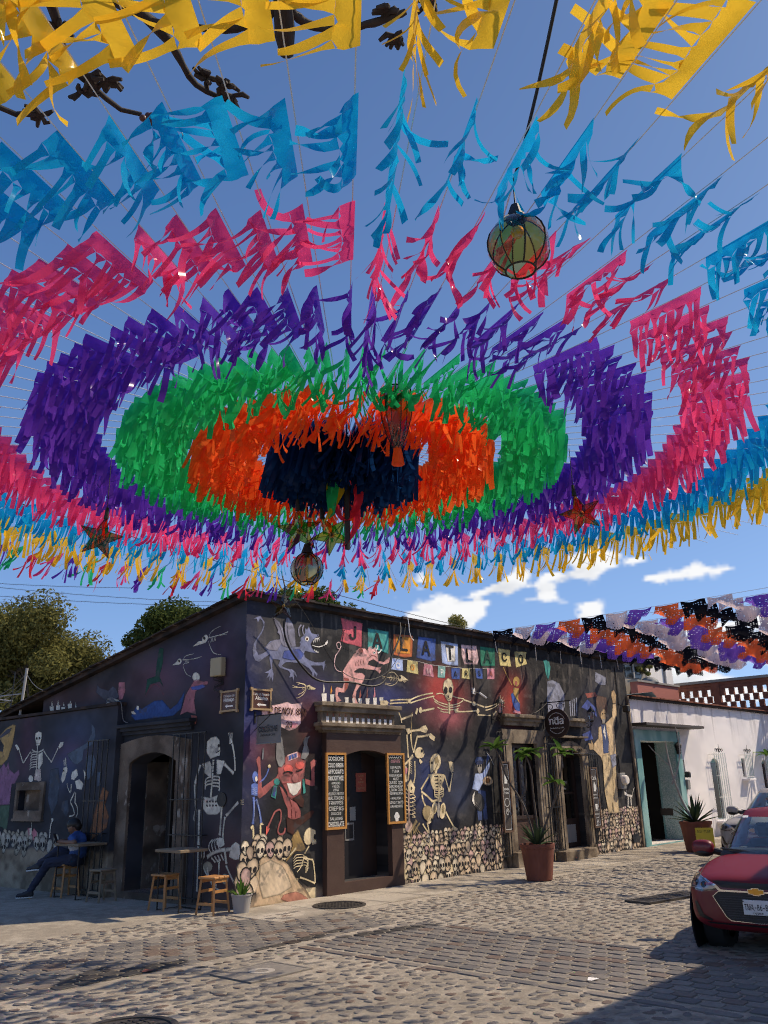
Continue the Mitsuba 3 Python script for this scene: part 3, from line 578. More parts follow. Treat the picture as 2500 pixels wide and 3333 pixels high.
# ------------------------------------------------------------------ the murals: thin coats of paint on the fronts
MURAL = '''
painted_dragon|R|slate/0/p/0/69 724 83 738 89 747 108 754 131 759 137 747 150 737 180 738 213 743 219 753 213 754 219 763 217 770 226 777 237 789 237 806 246 801 253 813 260 800 266 792 282 790 294 793 300 785 282 778 271 769 262 758 266 745 282 733 295 730 278 728 255 730 237 732 233 722 237 712 255 704 282 699 314 702 328 709 324 702 332 683 324 696 319 671 313 691 278 688 262 687 273 679 292 663 287 652 279 666 273 645 269 647 268 665 255 677 220 691 185 691 159 689 145 681 141 675 164 670 185 669 199 660 205 643 193 656 190 629 185 646 171 641 176 655 168 664 134 669 126 677 128 683 134 693 117 695 105 694 102 678 104 662 109 650 106 622 99 640 90 624 93 642 80 633 89 649 71 650 89 658 98 665 95 681 90 696 93 708 82 702 68 693 52 681 36 684 28 697 25 715 29 735 38 751 58 776 66 796 59 810 51 814 43 801 38 812 23 810 53 824 57 818 70 806 68 787 58 766 43 746 38 729 40 714 48 702 68 710 82 718|slate2/1/p/0/104 825 128 813 145 792 149 802 158 830 166 831 184 813 193 794 195 768 198 741 167 735 142 739 131 754 131 771 120 779 124 786 111 805|slatedark/2/s/8/107 820 137 784 150 740|slatedark/2/s/8/160 827 163 781 180 740|slate2/1/s/30/220 814 209 796 214 776|slate2/1/s/30/231 814 226 798 234 782|white/1/p/0/254 772 253 768 251 765 247 763 243 763 240 764 237 767 236 770 237 774 240 777 243 779 247 779 251 778 253 775|brown/2/p/0/250 772 249 770 248 768 246 767 244 767 242 767 241 769 241 771 241 773 242 774 244 775 246 775 248 775 249 773|black/1/p/0/300 784 278 776 265 758 270 745 295 732 282 746 278 752|white/2/p/0/301 782 298 768 293 778 291 764 285 775 282 761 279 772 273 759 271 764 278 776|white/2/p/0/268 745 273 735 278 741 282 733 286 739 292 731 295 737 294 730 282 732|white/2/s/18/268 753 292 750 315 756 329 764 334 773|white/2/p/0/336 777 337 767 331 760 324 765|slate2/1/p/0/69 726 108 754 131 758 137 745 121 721 88 721|indigo/1/p/0/150 724 211 736 233 722 220 704 181 697 142 701
painted_imp|R|pink/0/p/0/489 766 517 765 525 758 533 774 546 778 572 774 578 752 579 723 555 732 532 723 526 712 555 707 581 706 597 711 587 699 594 696 585 684 565 695 523 694 508 697 483 695 458 683 467 679 498 681 512 672 504 654 486 635 469 618 465 597 475 578 451 574 450 603 460 624 472 645 452 647 437 650 427 625 412 610 384 610 381 599 399 583 376 577 370 599 372 622 379 627 403 623 410 641 409 662 404 678 424 704 449 730 469 753|pink/0/p/0/576 729 608 727 630 742 637 747 646 735 640 728 608 718 581 720|pinkpale/1/s/20/399 677 378 681 367 699 371 724 390 748 398 764 390 775 378 769 382 754 394 752|white/2/s/28/567 764 577 776 578 783|white/2/s/28/577 756 591 764 597 776|redbrown/1/s/12/471 716 466 707 470 701|redbrown/1/s/12/481 723 478 712 483 703|redbrown/1/s/12/493 727 491 716 496 706|redbrown/1/s/12/504 730 504 719 508 711|redbrown/1/p/0/504 757 503 752 500 749 496 747 491 746 486 748 483 751 482 754 483 759 486 762 491 764 496 765 500 763 503 760|white/1/p/0/567 756 566 754 564 752 562 750 559 750 556 751 555 752 554 755 555 757 556 759 559 760 562 760 564 760 566 758|black/2/p/0/563 755 563 754 562 754 561 753 560 753 559 753 558 754 558 755 558 756 559 757 560 757 561 757 562 757 563 756|redbrown/1/s/14/532 734 551 745 576 736|redbrown/1/p/0/411 660 435 657 426 625 412 612 415 642
painted_bird_skeleton|R|bone/0/p/0/264 618 263 615 260 612 257 610 253 610 249 611 247 614 246 617 247 621 249 624 253 625 257 626 260 624 263 622|bone/0/p/0/260 623 285 616 278 612 261 611|black/1/p/0/256 617 256 615 255 614 253 613 252 613 250 613 249 615 248 616 249 618 250 619 252 620 253 620 255 620 256 618|bone/0/s/12/246 618 233 627 201 629|bone/0/s/12/242 620 220 627 207 623|bone/0/s/12/184 620 212 615 243 616|bone/0/s/12/186 612 207 615|bone/0/s/12/243 613 234 598 201 581|bone/0/s/12/240 612 227 600 208 593|bone/0/s/10/227 618 225 607|bone/0/s/10/234 619 233 607|bone/0/s/10/239 620 239 609
painted_bird_skeleton|R|bone/0/p/0/707 674 703 669 697 665 690 664 684 665 681 668 679 673 681 678 685 683 691 687 698 689 704 688 708 684 709 679|bone/0/p/0/702 688 736 672 723 671 704 668|bone/0/p/0/703 665 726 667 715 663|black/1/p/0/696 680 695 677 694 675 691 674 689 674 687 675 685 677 685 679 685 682 687 684 689 685 692 685 694 684 695 682|bone/0/s/12/628 688 655 695 670 689 681 679|bone/0/s/12/610 651 643 648 667 656 680 670|bone/0/s/12/611 654 643 655|bone/0/s/14/596 678 627 675 679 675|bone/0/s/12/598 670 627 675|bone/0/s/9/641 683 637 672 642 662|bone/0/s/9/649 683 645 673 650 663|bone/0/s/9/656 683 653 673 657 664|bone/0/s/9/664 683 661 674 665 665|bone/0/s/9/672 683 670 674 673 667
painted_banner|R|crimson/0/p/0/399 859 504 852 500 817 501 796 497 767 464 772 425 774 397 779 408 814
painted_banner|R|teal/0/p/0/530 838 637 837 636 795 633 757 593 765 528 769
painted_banner|R|rust/0/p/0/663 832 770 837 765 796 760 758 717 752 657 757|orange/1/p/0/675 825 756 829 749 767 672 765
painted_banner|R|blue/0/p/0/799 837 902 839 895 790 895 756 868 751 784 758
painted_banner|R|skyblue/0/p/0/931 834 1036 832 1032 748 978 745 933 750|white/1/p/0/955 823 1018 822 1013 762 967 758
painted_banner|R|pinkpale/0/p/0/1055 832 1157 837 1167 782 1155 762 1071 756 1057 787
painted_banner|R|green/0/p/0/1181 837 1282 839 1276 765 1177 759
painted_banner|R|yellow/0/p/0/1303 841 1392 842 1385 808 1392 772 1311 770
painted_banner|R|yellow/0/p/0/1422 839 1514 845 1503 815 1514 793 1426 771
painted_pennant|R|skyblue/0/p/0/652 745 709 743 709 703 645 704
painted_pennant|R|yellow/0/p/0/734 746 791 744 792 697 727 701
painted_pennant|R|pinkred/0/p/0/827 740 875 739 881 692 853 694 817 695
painted_pennant|R|tealpale/0/p/0/908 738 953 739 946 694 902 694
painted_pennant|R|blue/0/p/0/988 735 1040 739 1037 696 986 693
painted_pennant|R|yellow/0/p/0/1055 740 1108 744 1103 700 1049 701
painted_pennant|R|blue/0/p/0/1139 748 1188 749 1185 707 1145 707
painted_pennant|R|pinkred/0/p/0/1219 753 1270 755 1266 712 1215 708
painted_garland|R|white/0/s/8/652 745 711 745 793 744 872 738 955 739 1046 740 1274 757
painted_candles|R|white/0/p/0/309 602 333 604 331 577 312 576|white/0/p/0/346 601 366 602 363 576 349 576|white/0/p/0/413 595 432 596 430 576 416 575|white/0/p/0/448 594 464 595 461 576 451 576|white/0/p/0/477 595 495 596 492 576 480 575|white/0/p/0/512 597 532 598 529 576 514 575|white/0/p/0/549 601 569 602 566 576 551 576|white/0/p/0/581 604 601 605 598 576 584 576|white/0/p/0/315 605 319 634 324 614 321 605|orange/0/p/0/348 603 352 632 357 611 353 603|redbrown/0/p/0/482 596 487 626 492 605 488 597|redbrown/0/p/0/516 599 521 634 525 608 522 599|pinkred/0/p/0/552 602 558 641 562 611 559 602
painted_pink_banner|R|pinkpale/0/p/0/65 537 103 540 104 555 129 559 164 568 184 562 227 569 219 540 222 505 200 489 173 481 146 490 122 495 124 519 66 516|pinkred/1/p/0/184 507 208 504 200 491 181 489
painted_devil|R|devil/0/p/0/130 372 136 378 157 383 158 403 164 408 209 420 221 417 225 397 242 394 239 371 235 346 227 323 222 298 202 287 191 280 171 288 166 305 148 327 140 336 132 347|devil/0/p/0/137 322 148 316 171 288 206 271 222 248 224 227 207 224 188 224 171 232 170 255 156 278|devil/0/p/0/134 361 125 347 71 317 66 361 63 402 57 407 48 398 49 389 55 372 55 294 62 287 85 299 137 339|devil/0/p/0/239 341 265 334 265 360 261 389 274 398 287 394 284 380 278 377 280 319 265 318 241 325|horn/1/p/0/105 439 106 453 119 469 134 470 146 459 150 434 157 406 157 389 145 374 132 378 122 400 121 428 123 445 116 453|horn/1/p/0/221 400 225 417 233 438 231 452 239 464 261 468 251 459 247 441 256 426 254 412 239 397|pinkpale/1/p/0/166 410 207 421 210 402 171 392|blue/2/p/0/171 408 180 410 181 398 172 395|blue/2/p/0/182 411 191 413 193 401 184 399|blue/2/p/0/194 414 203 416 204 404 195 402|white/1/p/0/165 329 194 327 222 333 222 315 206 296 191 292 177 302|red/1/p/0/191 370 189 365 183 360 176 358 167 358 159 360 154 365 152 370 154 376 159 381 167 383 175 383 183 380 189 376|red/1/p/0/236 381 234 375 229 371 221 368 212 368 204 371 199 375 197 381 199 386 204 391 212 393 221 393 229 391 234 386|devil2/2/p/0/212 343 211 336 207 331 202 329 196 329 191 332 187 337 185 343 187 349 190 354 196 357 201 357 207 354 211 349|black/2/s/22/151 357 169 362 188 357|black/2/s/22/202 363 213 364 227 369|devildark/2/s/12/155 352 171 352 178 346|devildark/2/s/12/148 327 165 329|devildark/1/s/14/185 255 187 227|devildark/1/s/14/175 288 187 260|devildark/1/s/14/203 249 201 229|darkbrown/1/p/0/189 284 222 298 236 278 232 257 222 259 206 271|teal/1/p/0/138 333 137 329 134 325 129 324 124 324 120 326 116 329 115 333 116 338 119 341 124 343 129 343 133 341 137 337|teal/1/p/0/114 324 129 322 123 285 105 292|blue/2/p/0/116 318 125 317 119 292 110 295|teal/1/p/0/227 340 235 340 242 300 232 296|darkbrown/1/p/0/165 231 195 224 222 230 242 239 268 249 278 244 266 229 242 217 222 206 203 197 192 181 169 192|devil/1/s/35/161 203 154 188 143 186 133 195 137 211 144 227 145 245 138 255 123 250 107 228 93 204|red/1/p/0/88 184 88 212 103 204|grey/1/s/30/73 429 71 397
painted_blue_figure|R|blueman/0/p/0/56 348 55 341 52 335 48 332 43 332 39 335 36 341 34 348 35 355 38 361 42 364 47 364 52 361 55 355|blueman/0/p/0/31 327 43 332 56 328 56 294 32 299|blueman/0/s/45/41 293 43 260 40 219|blueman/0/s/45/50 286 63 254 70 221|blueman/0/s/30/60 332 83 348 96 374|bone/1/p/0/103 377 102 375 101 373 98 372 96 372 93 373 92 375 91 377 92 380 93 381 96 383 98 383 101 381 102 380|white/1/p/0/54 343 54 339 52 337 50 335 48 335 46 337 44 339 44 343 44 346 46 349 48 350 50 350 52 348 53 346|bone/1/p/0/31 212 39 218 44 213 34 204|bone/1/p/0/66 220 73 222 81 215 71 215|bone/0/s/30/42 210 44 179|bone/0/s/30/68 217 70 177|skyblue/1/s/10/35 319 44 317 52 319|skyblue/1/s/10/35 313 44 312 53 313|skyblue/1/s/10/35 308 44 306 53 308|skyblue/1/s/10/35 303 44 301 53 303|skyblue/1/s/12/41 284 45 278 42 228|skyblue/1/s/12/53 284 62 254 68 225
painted_mound|R|sand/0/p/0/72 126 89 132 111 133 144 120 174 102 193 79 204 60 235 33 262 4 266 -4 153 -2 47 2 57 33 52 69 58 98|sand2/1/p/0/69 108 107 120 152 101 174 73 190 40 145 24 81 20 66 60|redclay/1/p/0/146 11 156 22 175 25 205 26 227 18 262 -4 190 -4|bone/0/p/0/243 30 285 31 286 3 266 -1
painted_horn_player|R|ochre/0/p/0/211 197 223 174 244 140 227 133 204 137 166 109 173 147 192 181|black/0/p/0/196 130 262 125 286 53 282 30 250 35 204 68 189 98|bone/1/p/0/275 171 271 160 263 153 254 149 245 151 238 157 234 166 234 177 239 188 246 195 255 199 264 198 271 191 275 182|bone/1/p/0/266 196 282 190 286 151 268 149|black/2/p/0/285 171 285 167 283 164 281 163 278 163 276 165 275 168 274 171 275 175 276 178 278 179 281 179 283 177 285 174|bone/1/s/30/82 131 104 136 125 131 155 118|bone/1/s/32/157 117 181 128 204 145|bone/1/s/30/235 116 254 111 272 107|bone/1/s/28/272 105 278 75 281 42|bone/1/s/30/280 41 250 53 220 63|bone/1/s/16/233 124 208 126 194 116|bone/1/s/16/233 117 208 118 194 109|bone/1/s/16/233 109 208 110 195 103|bone/1/s/16/233 102 208 102 195 96|bone/1/s/16/233 94 208 94 195 89|bone/1/s/16/235 121 252 109 241 86|bone/1/s/16/235 113 252 102 241 82|bone/1/s/16/235 104 252 94 241 77|bone/1/s/16/235 96 252 87 241 73|bone/1/s/20/235 124 229 100 208 78|bone/1/s/24/238 127 256 147|bone/1/s/12/199 63 198 47|bone/1/s/12/203 63 202 47|bone/1/s/12/208 62 207 47|bone/1/s/12/212 62 211 46
painted_reaching_skeleton|R|bone/1/p/0/929 655 939 683 964 696 985 689 994 666 989 634 976 611 957 608 942 623|black/2/p/0/957 649 956 643 952 638 948 635 943 635 939 637 936 642 935 648 937 654 940 659 945 662 950 662 954 659 957 655|black/2/p/0/985 653 984 647 981 643 976 641 972 640 968 642 965 646 965 651 966 657 969 661 974 663 978 664 982 662 985 658|black/2/p/0/959 634 953 622 965 623|greydark/2/s/12/946 622 959 617 979 623|bone/0/s/26/891 631 920 636 949 625|bone/0/s/26/871 618 890 607 922 600 955 596|bone/0/s/26/877 606 911 593 954 587|bone/0/s/26/894 585 921 578 959 578|bone/0/s/26/909 572 936 568 961 569|bone/0/s/26/986 630 1019 625 1056 623|bone/0/s/26/969 595 1011 601 1050 616|bone/0/s/26/968 587 999 590 1031 598|bone/0/s/26/967 578 998 581 1019 585|bone/1/s/50/964 605 962 563|bone/1/p/0/1017 576 1016 573 1012 570 1007 568 1001 568 997 569 993 572 992 575 994 579 998 582 1003 584 1008 584 1013 582 1016 580|bone/0/s/32/871 634 802 622 740 602|bone/0/s/30/878 624 796 606 741 592|bone/1/p/0/743 599 742 596 740 593 737 591 733 591 730 592 728 595 727 599 728 602 731 605 734 607 737 607 741 606 743 603|bone/0/s/32/734 603 685 601 636 595|bone/0/s/30/730 593 675 589 633 585|bone/1/p/0/584 593 617 595 627 589 621 579 584 576|bone/0/s/35/875 579 798 566|bone/1/p/0/805 570 804 565 801 560 797 558 793 558 790 560 787 564 787 569 788 574 791 578 795 581 799 581 802 579 805 575|bone/0/s/50/781 575 770 555|bone/0/s/35/754 551 691 533|bone/0/s/30/678 556 689 538 692 521|bone/0/s/30/1053 620 1108 611|bone/1/p/0/1131 608 1130 604 1126 600 1120 598 1114 598 1109 600 1106 603 1105 607 1107 611 1111 614 1116 616 1122 616 1127 615 1130 612|bone/0/s/32/1122 608 1185 598|bone/0/s/30/1191 597 1238 606 1287 621|bone/0/s/28/1193 586 1237 595 1283 614|bone/0/s/14/1290 621 1301 649|bone/0/s/14/1297 622 1319 645|bone/0/s/14/1303 620 1327 633|bone/0/s/14/1303 615 1329 621|bone/0/s/14/1302 611 1327 605|bone/0/s/34/1009 573 1072 576 1135 582|bone/1/p/0/1150 581 1149 576 1146 572 1142 570 1138 570 1134 572 1132 575 1131 580 1132 585 1135 588 1140 591 1144 591 1147 589 1150 585|bone/0/s/32/1139 566 1191 566 1243 568|bone/0/s/35/1244 570 1264 585|rope/0/s/20/750 559 744 521 743 443
painted_saint|R|blue/0/p/0/1375 659 1401 670 1425 647 1437 625 1431 590 1410 584 1384 615|gold/1/p/0/1395 687 1437 685 1425 647 1435 621 1405 646 1393 660|gold/1/p/0/1445 715 1441 705 1433 697 1423 692 1412 692 1403 695 1397 702 1396 711 1399 721 1407 729 1417 734 1428 734 1438 731 1444 724|redbrown/2/p/0/1425 706 1424 701 1421 698 1417 695 1412 695 1409 697 1407 700 1406 704 1408 709 1411 712 1415 715 1419 715 1423 713 1425 710|pinkred/0/p/0/1380 585 1392 596 1435 591 1437 581|gold/0/s/30/1334 766 1356 733 1386 697
painted_rope_skeleton|R|bone/0/s/45/718 482 720 443 722 403|bone/0/s/35/738 485 740 459 748 429|bone/1/p/0/711 502 733 504 742 490 722 482|bone/0/s/50/732 493 767 498 792 500|bone/0/p/0/783 501 801 513 822 518 834 503 824 489 799 493|bone/0/s/45/773 476 803 478 832 483|bone/0/p/0/830 487 849 490 874 477 867 462 844 471|bone/0/s/45/773 476 762 449 750 421|bone/0/s/60/680 369 713 388 747 411|bone/1/p/0/803 419 797 410 789 404 778 401 768 402 760 407 756 415 756 424 762 432 770 438 781 441 791 440 799 436 803 428|bone/1/p/0/790 414 811 419 802 406 788 402|bone/1/p/0/780 403 798 390 785 382 777 393|black/2/p/0/800 428 800 425 798 423 796 422 793 422 791 423 789 425 789 428 790 430 791 432 794 434 796 434 798 433 800 430|bone/0/s/14/727 396 741 388|bone/0/s/14/727 388 740 380|bone/0/s/14/726 380 740 373|bone/0/s/14/726 373 739 365|bone/0/s/14/725 365 739 358|bone/0/s/14/725 358 739 350|bone/0/s/35/755 393 755 353 745 318|bone/0/s/50/727 393 723 358 714 328|pinkred/1/p/0/704 371 714 369 711 351 702 349|bone/0/s/50/708 375 705 343 706 323|bone/1/p/0/713 316 730 333 752 305 744 283 716 290 701 299|black/2/p/0/714 304 714 301 713 299 711 298 709 298 708 299 707 301 707 304 707 307 708 309 710 310 712 310 713 309 714 307|black/2/p/0/735 302 735 300 734 298 732 297 731 297 730 298 729 300 729 302 729 304 730 306 732 307 733 307 734 306 735 304|bonepink/1/s/50/718 291 715 245 716 193|bone/0/s/22/713 283 696 288 683 281 696 276|bone/0/s/22/713 270 695 274 683 268 695 263|bone/0/s/22/712 257 695 261 682 254 694 251|bone/0/s/22/711 245 694 247 682 241 694 238|bone/0/s/22/711 232 693 234 681 228 693 226|bone/0/s/22/710 220 693 220 680 215 692 213|bone/0/s/22/709 207 692 207 680 202 692 201|bone/0/s/22/723 281 742 281 752 273 734 271|bone/0/s/22/722 269 741 268 751 260 734 258|bone/0/s/22/722 256 740 254 751 247 733 246|bone/0/s/22/721 243 740 241 750 233 732 233|bone/0/s/22/720 231 739 228 749 220 732 220|bone/0/s/22/720 218 738 215 748 207 731 208|bonepink/1/p/0/731 178 729 169 723 162 715 159 707 159 699 164 694 171 693 180 695 188 701 195 709 199 717 198 725 194 730 187|bone/0/s/40/660 171 694 170|bone/0/s/35/662 162 694 163
painted_crouching_skeleton|R|boneshade/2/p/0/846 220 848 208 843 198 832 191 819 189 805 193 793 202 786 213 785 225 789 235 799 242 813 244 827 240 839 232|bone/2/p/0/829 238 845 228 845 210 829 186 815 180 808 195 823 209|black/3/p/0/838 195 838 192 836 190 834 189 832 190 830 191 829 193 828 195 829 197 831 199 833 200 835 200 837 199 838 197|boneshade/1/s/70/754 197 731 174 709 154 688 122|boneshade/1/s/20/733 174 722 148 746 128|boneshade/1/s/20/738 175 734 150 755 133|boneshade/1/s/20/742 176 745 152 764 139|boneshade/1/s/20/747 177 757 153 773 144|boneshade/1/s/20/752 178 769 155 782 150|boneshade/1/s/40/769 187 736 155 713 120|bone/1/s/45/713 118 754 125 798 129|bone/1/s/60/701 81 752 99 805 120|bone/1/s/50/709 29 746 61 796 101|boneshade/1/p/0/672 114 703 116 708 97 697 77 671 83|bone/1/s/45/688 82 689 63 714 36|bone/1/s/50/714 35 791 27|bone/1/s/50/707 41 749 42 788 37|bone/1/s/40/785 184 804 163 819 150|bone/1/s/40/809 187 818 155 823 123|bone/1/s/35/815 145 817 114 814 80|bone/1/s/50/726 72 769 55 792 44|bone/2/p/0/701 30 699 23 694 18 687 15 679 16 672 20 668 26 666 33 668 40 673 45 681 48 688 47 695 44 699 37|black/3/p/0/681 33 681 31 680 30 678 29 676 29 675 30 673 32 673 34 674 35 675 37 677 37 678 37 680 36 681 35|black/3/p/0/695 33 694 31 693 30 691 29 689 29 688 30 687 32 686 34 687 35 688 37 690 37 692 37 693 36 694 35|bone/1/s/50/694 21 708 28|bone/1/s/25/702 18 728 11
painted_dancing_skeleton|R|bone/1/p/0/900 387 894 374 882 364 868 359 854 360 843 367 836 378 836 391 843 404 854 414 868 419 882 419 894 412 900 401|bone/1/p/0/837 383 853 357 840 351 837 362|black/2/p/0/852 387 852 384 850 383 848 382 845 382 843 383 842 384 841 387 842 389 844 391 846 392 848 392 850 391 852 389|boneshade/2/p/0/861 403 882 409 885 391 868 383|boneshade/2/s/20/890 398 867 367 853 352|bone/1/s/50/873 362 865 349|bone/0/p/0/823 347 857 351 916 347 920 338 901 310 904 295 849 296 836 321 835 337|black/1/s/20/858 339 882 340 898 337|black/1/s/20/860 327 881 328 897 325|black/1/s/20/862 315 880 316 895 313|black/1/s/20/863 304 879 305 893 302|bone/1/s/25/855 296 878 292 904 297|bone/1/s/25/855 287 878 284 903 289|bone/1/s/25/854 279 877 277 903 281|bone/1/s/25/854 271 877 269 902 273|bone/2/s/30/856 298 854 278 864 270|bone/2/s/30/906 300 906 279 893 269|bone/2/s/40/884 346 879 270|bone/0/s/45/834 344 809 322 784 297|bone/0/s/50/784 290 807 279 842 256|bone/0/s/40/842 255 872 260|bone/0/s/35/917 343 929 315 940 286|bone/0/s/40/942 287 953 320 965 351|bone/0/p/0/956 351 948 372 944 391 959 392 972 388 970 356|bone/1/p/0/872 270 891 269 892 253 871 251|bone/1/p/0/867 231 863 222 857 215 850 212 843 212 838 217 835 225 836 234 839 243 845 250 852 254 859 253 864 249 867 241|bone/1/p/0/914 221 910 209 903 199 895 195 888 195 882 201 880 211 881 224 885 236 892 245 900 250 907 249 913 243 916 233|greybone/2/p/0/882 226 880 214 877 205 873 199 870 200 867 205 865 215 865 227 867 239 870 249 874 254 877 254 880 249 882 239|boneshade/2/p/0/858 230 857 225 855 220 853 218 850 218 848 221 847 225 846 230 847 236 849 240 852 242 854 242 856 240 858 235|boneshade/2/p/0/905 228 904 222 902 216 899 214 896 214 894 217 893 222 893 229 894 235 896 240 899 243 901 243 904 240 905 235|bone/1/s/45/914 218 936 189 961 160|bone/1/s/55/962 152 956 105 940 41|bone/2/p/0/971 158 970 155 967 153 963 152 959 152 955 154 952 156 952 159 953 162 956 164 960 165 964 165 968 163 970 161|bone/1/p/0/929 42 946 41 948 16 925 18|bone/0/s/50/787 280 793 260 804 241
painted_musician|R|denim/1/p/0/1159 393 1155 386 1147 381 1136 378 1123 378 1113 381 1106 386 1104 393 1107 400 1115 406 1126 409 1139 409 1150 406 1157 400|denimdark/2/p/0/1152 388 1149 385 1143 382 1135 381 1125 381 1117 382 1111 385 1110 388 1112 391 1118 393 1127 395 1136 395 1144 393 1150 391|greybone/1/p/0/1116 380 1147 381 1146 363 1129 345 1118 355|black/2/p/0/1128 375 1128 374 1126 372 1124 371 1122 371 1120 372 1119 374 1119 375 1120 377 1121 379 1123 380 1125 380 1127 379 1128 377|black/2/p/0/1143 376 1142 374 1141 372 1139 372 1136 372 1135 373 1133 374 1133 376 1134 378 1135 379 1137 380 1139 380 1141 379 1142 378|skyblue/0/p/0/1101 347 1120 349 1148 349 1170 371 1198 391 1196 371 1177 346 1150 316 1118 284 1097 288 1077 293 1086 312|denim/0/p/0/1177 396 1187 424 1203 410 1170 371|white/1/s/15/1181 425 1203 407 1222 379|denim/0/p/0/1114 290 1161 284 1161 224 1165 181 1138 178 1137 214 1132 212 1129 180 1104 180 1101 213|greydark/1/p/0/1149 247 1149 232 1142 220 1130 213 1116 212 1102 217 1090 228 1084 242 1084 257 1091 269 1102 276 1117 277 1131 272 1143 261|white/1/p/0/1071 251 1079 272 1095 285 1086 264 1087 232|greybone/2/s/14/1090 237 1116 220|greybone/2/s/14/1095 245 1121 225|sand/1/p/0/1211 320 1207 312 1197 306 1183 303 1169 303 1156 307 1148 313 1145 321 1149 328 1159 334 1172 337 1187 337 1200 334 1208 327|brown/2/p/0/1193 321 1191 316 1187 313 1180 311 1173 311 1167 313 1164 317 1163 321 1165 326 1169 329 1176 331 1182 331 1188 329 1192 325|greybone/0/s/30/1118 178 1117 146|greybone/0/s/30/1152 179 1151 145
painted_moon|R|greyblue/0/p/0/1661 730 1703 739 1759 727 1794 685 1788 624 1762 596 1648 591 1644 643
painted_parrot|R|teal/0/p/0/1643 820 1664 825 1691 817 1697 794 1687 762 1670 735 1654 760 1649 794
painted_columns|R|greyblue/0/s/50/1836 657 1832 586|greyblue/0/s/50/1856 661 1849 587|greyblue/0/s/50/1875 666 1866 588|greyblue/0/s/50/1895 671 1884 588
painted_cloud|R|greyblue/0/p/0/2093 803 2190 785 2178 745 2119 744 2079 758|indigo/0/p/0/1917 510 1992 529 2011 490 1938 480|indigo/0/p/0/1931 630 1992 669 2059 636 2068 590 2017 611|redbrown/0/p/0/1979 696 2073 706 2088 688 1993 674
painted_waving_man|R|hair/0/p/0/2072 678 2089 693 2174 687 2174 636 2156 603 2108 578 2084 600 2070 643|tan/1/p/0/2158 603 2152 590 2142 579 2129 573 2116 573 2106 578 2100 588 2100 601 2106 614 2116 624 2129 631 2141 631 2152 626 2158 616|greybone/2/p/0/2106 583 2141 586 2133 565 2109 562|black/2/p/0/2127 609 2126 607 2124 606 2121 605 2119 605 2117 605 2115 607 2115 608 2116 610 2118 611 2120 612 2123 612 2125 612 2126 610|black/2/p/0/2150 611 2149 609 2147 608 2145 607 2142 607 2140 608 2139 609 2138 611 2139 612 2141 614 2144 614 2146 614 2148 614 2150 613|cream/1/p/0/2070 545 2138 564 2208 598 2231 660 2262 663 2256 607 2217 549 2217 475 2209 416 2136 379 2086 363 2064 410 2002 443 2015 472 2058 495|tan/1/p/0/2232 720 2256 727 2274 703 2261 666 2232 662 2223 700|tan/1/p/0/1962 473 1989 469 1991 487 2007 468 2002 445 1970 441|denim/2/p/0/2094 558 2138 562 2151 483 2138 430 2090 427 2097 505|white/3/p/0/2127 556 2125 487 2104 528|creamdark/2/p/0/2077 419 2146 425 2193 370 2191 303 2180 166 2131 163 2126 225 2122 164 2082 170 2065 262|greyblue/3/p/0/2149 419 2206 428 2199 377 2160 361|black/3/s/20/2132 411 2128 375|brown/3/s/12/2160 357 2141 238|brown/2/s/12/2158 547 2148 433|black/2/s/20/2090 166 2131 162
painted_dog_skeleton|R|white/0/s/50/2278 239 2326 233|white/0/s/35/2286 234 2273 185|white/0/s/35/2311 231 2306 184|white/0/p/0/2253 257 2278 248 2277 236 2254 240|white/0/s/20/2327 235 2343 260 2358 273|white/0/s/20/2270 248 2279 263
painted_yellow_cat|R|yellow/0/s/80/2003 336 2015 306 2009 254 2008 186
SKULLS_L|R|x/0/p/0/-1 168 49 177 95 177 173 174 169 131 144 131 111 136 72 126 58 98 52 69 55 33 47 2 2 31
SKULLS_L2|R|x/0/p/0/262 136 286 137 286 110 266 111
SKULLS_M|R|x/0/p/0/664 142 747 147 819 156 962 155 1110 160 1195 157 1278 154 1251 11 1163 -10 1027 -3 857 -5 664 8
SKULLS_N|R|x/0/p/0/1571 102 1702 99 1703 17 1595 13
SKULLS_O|R|x/0/p/0/2007 180 2187 184 2370 186 2379 3 2143 -11 1953 -18
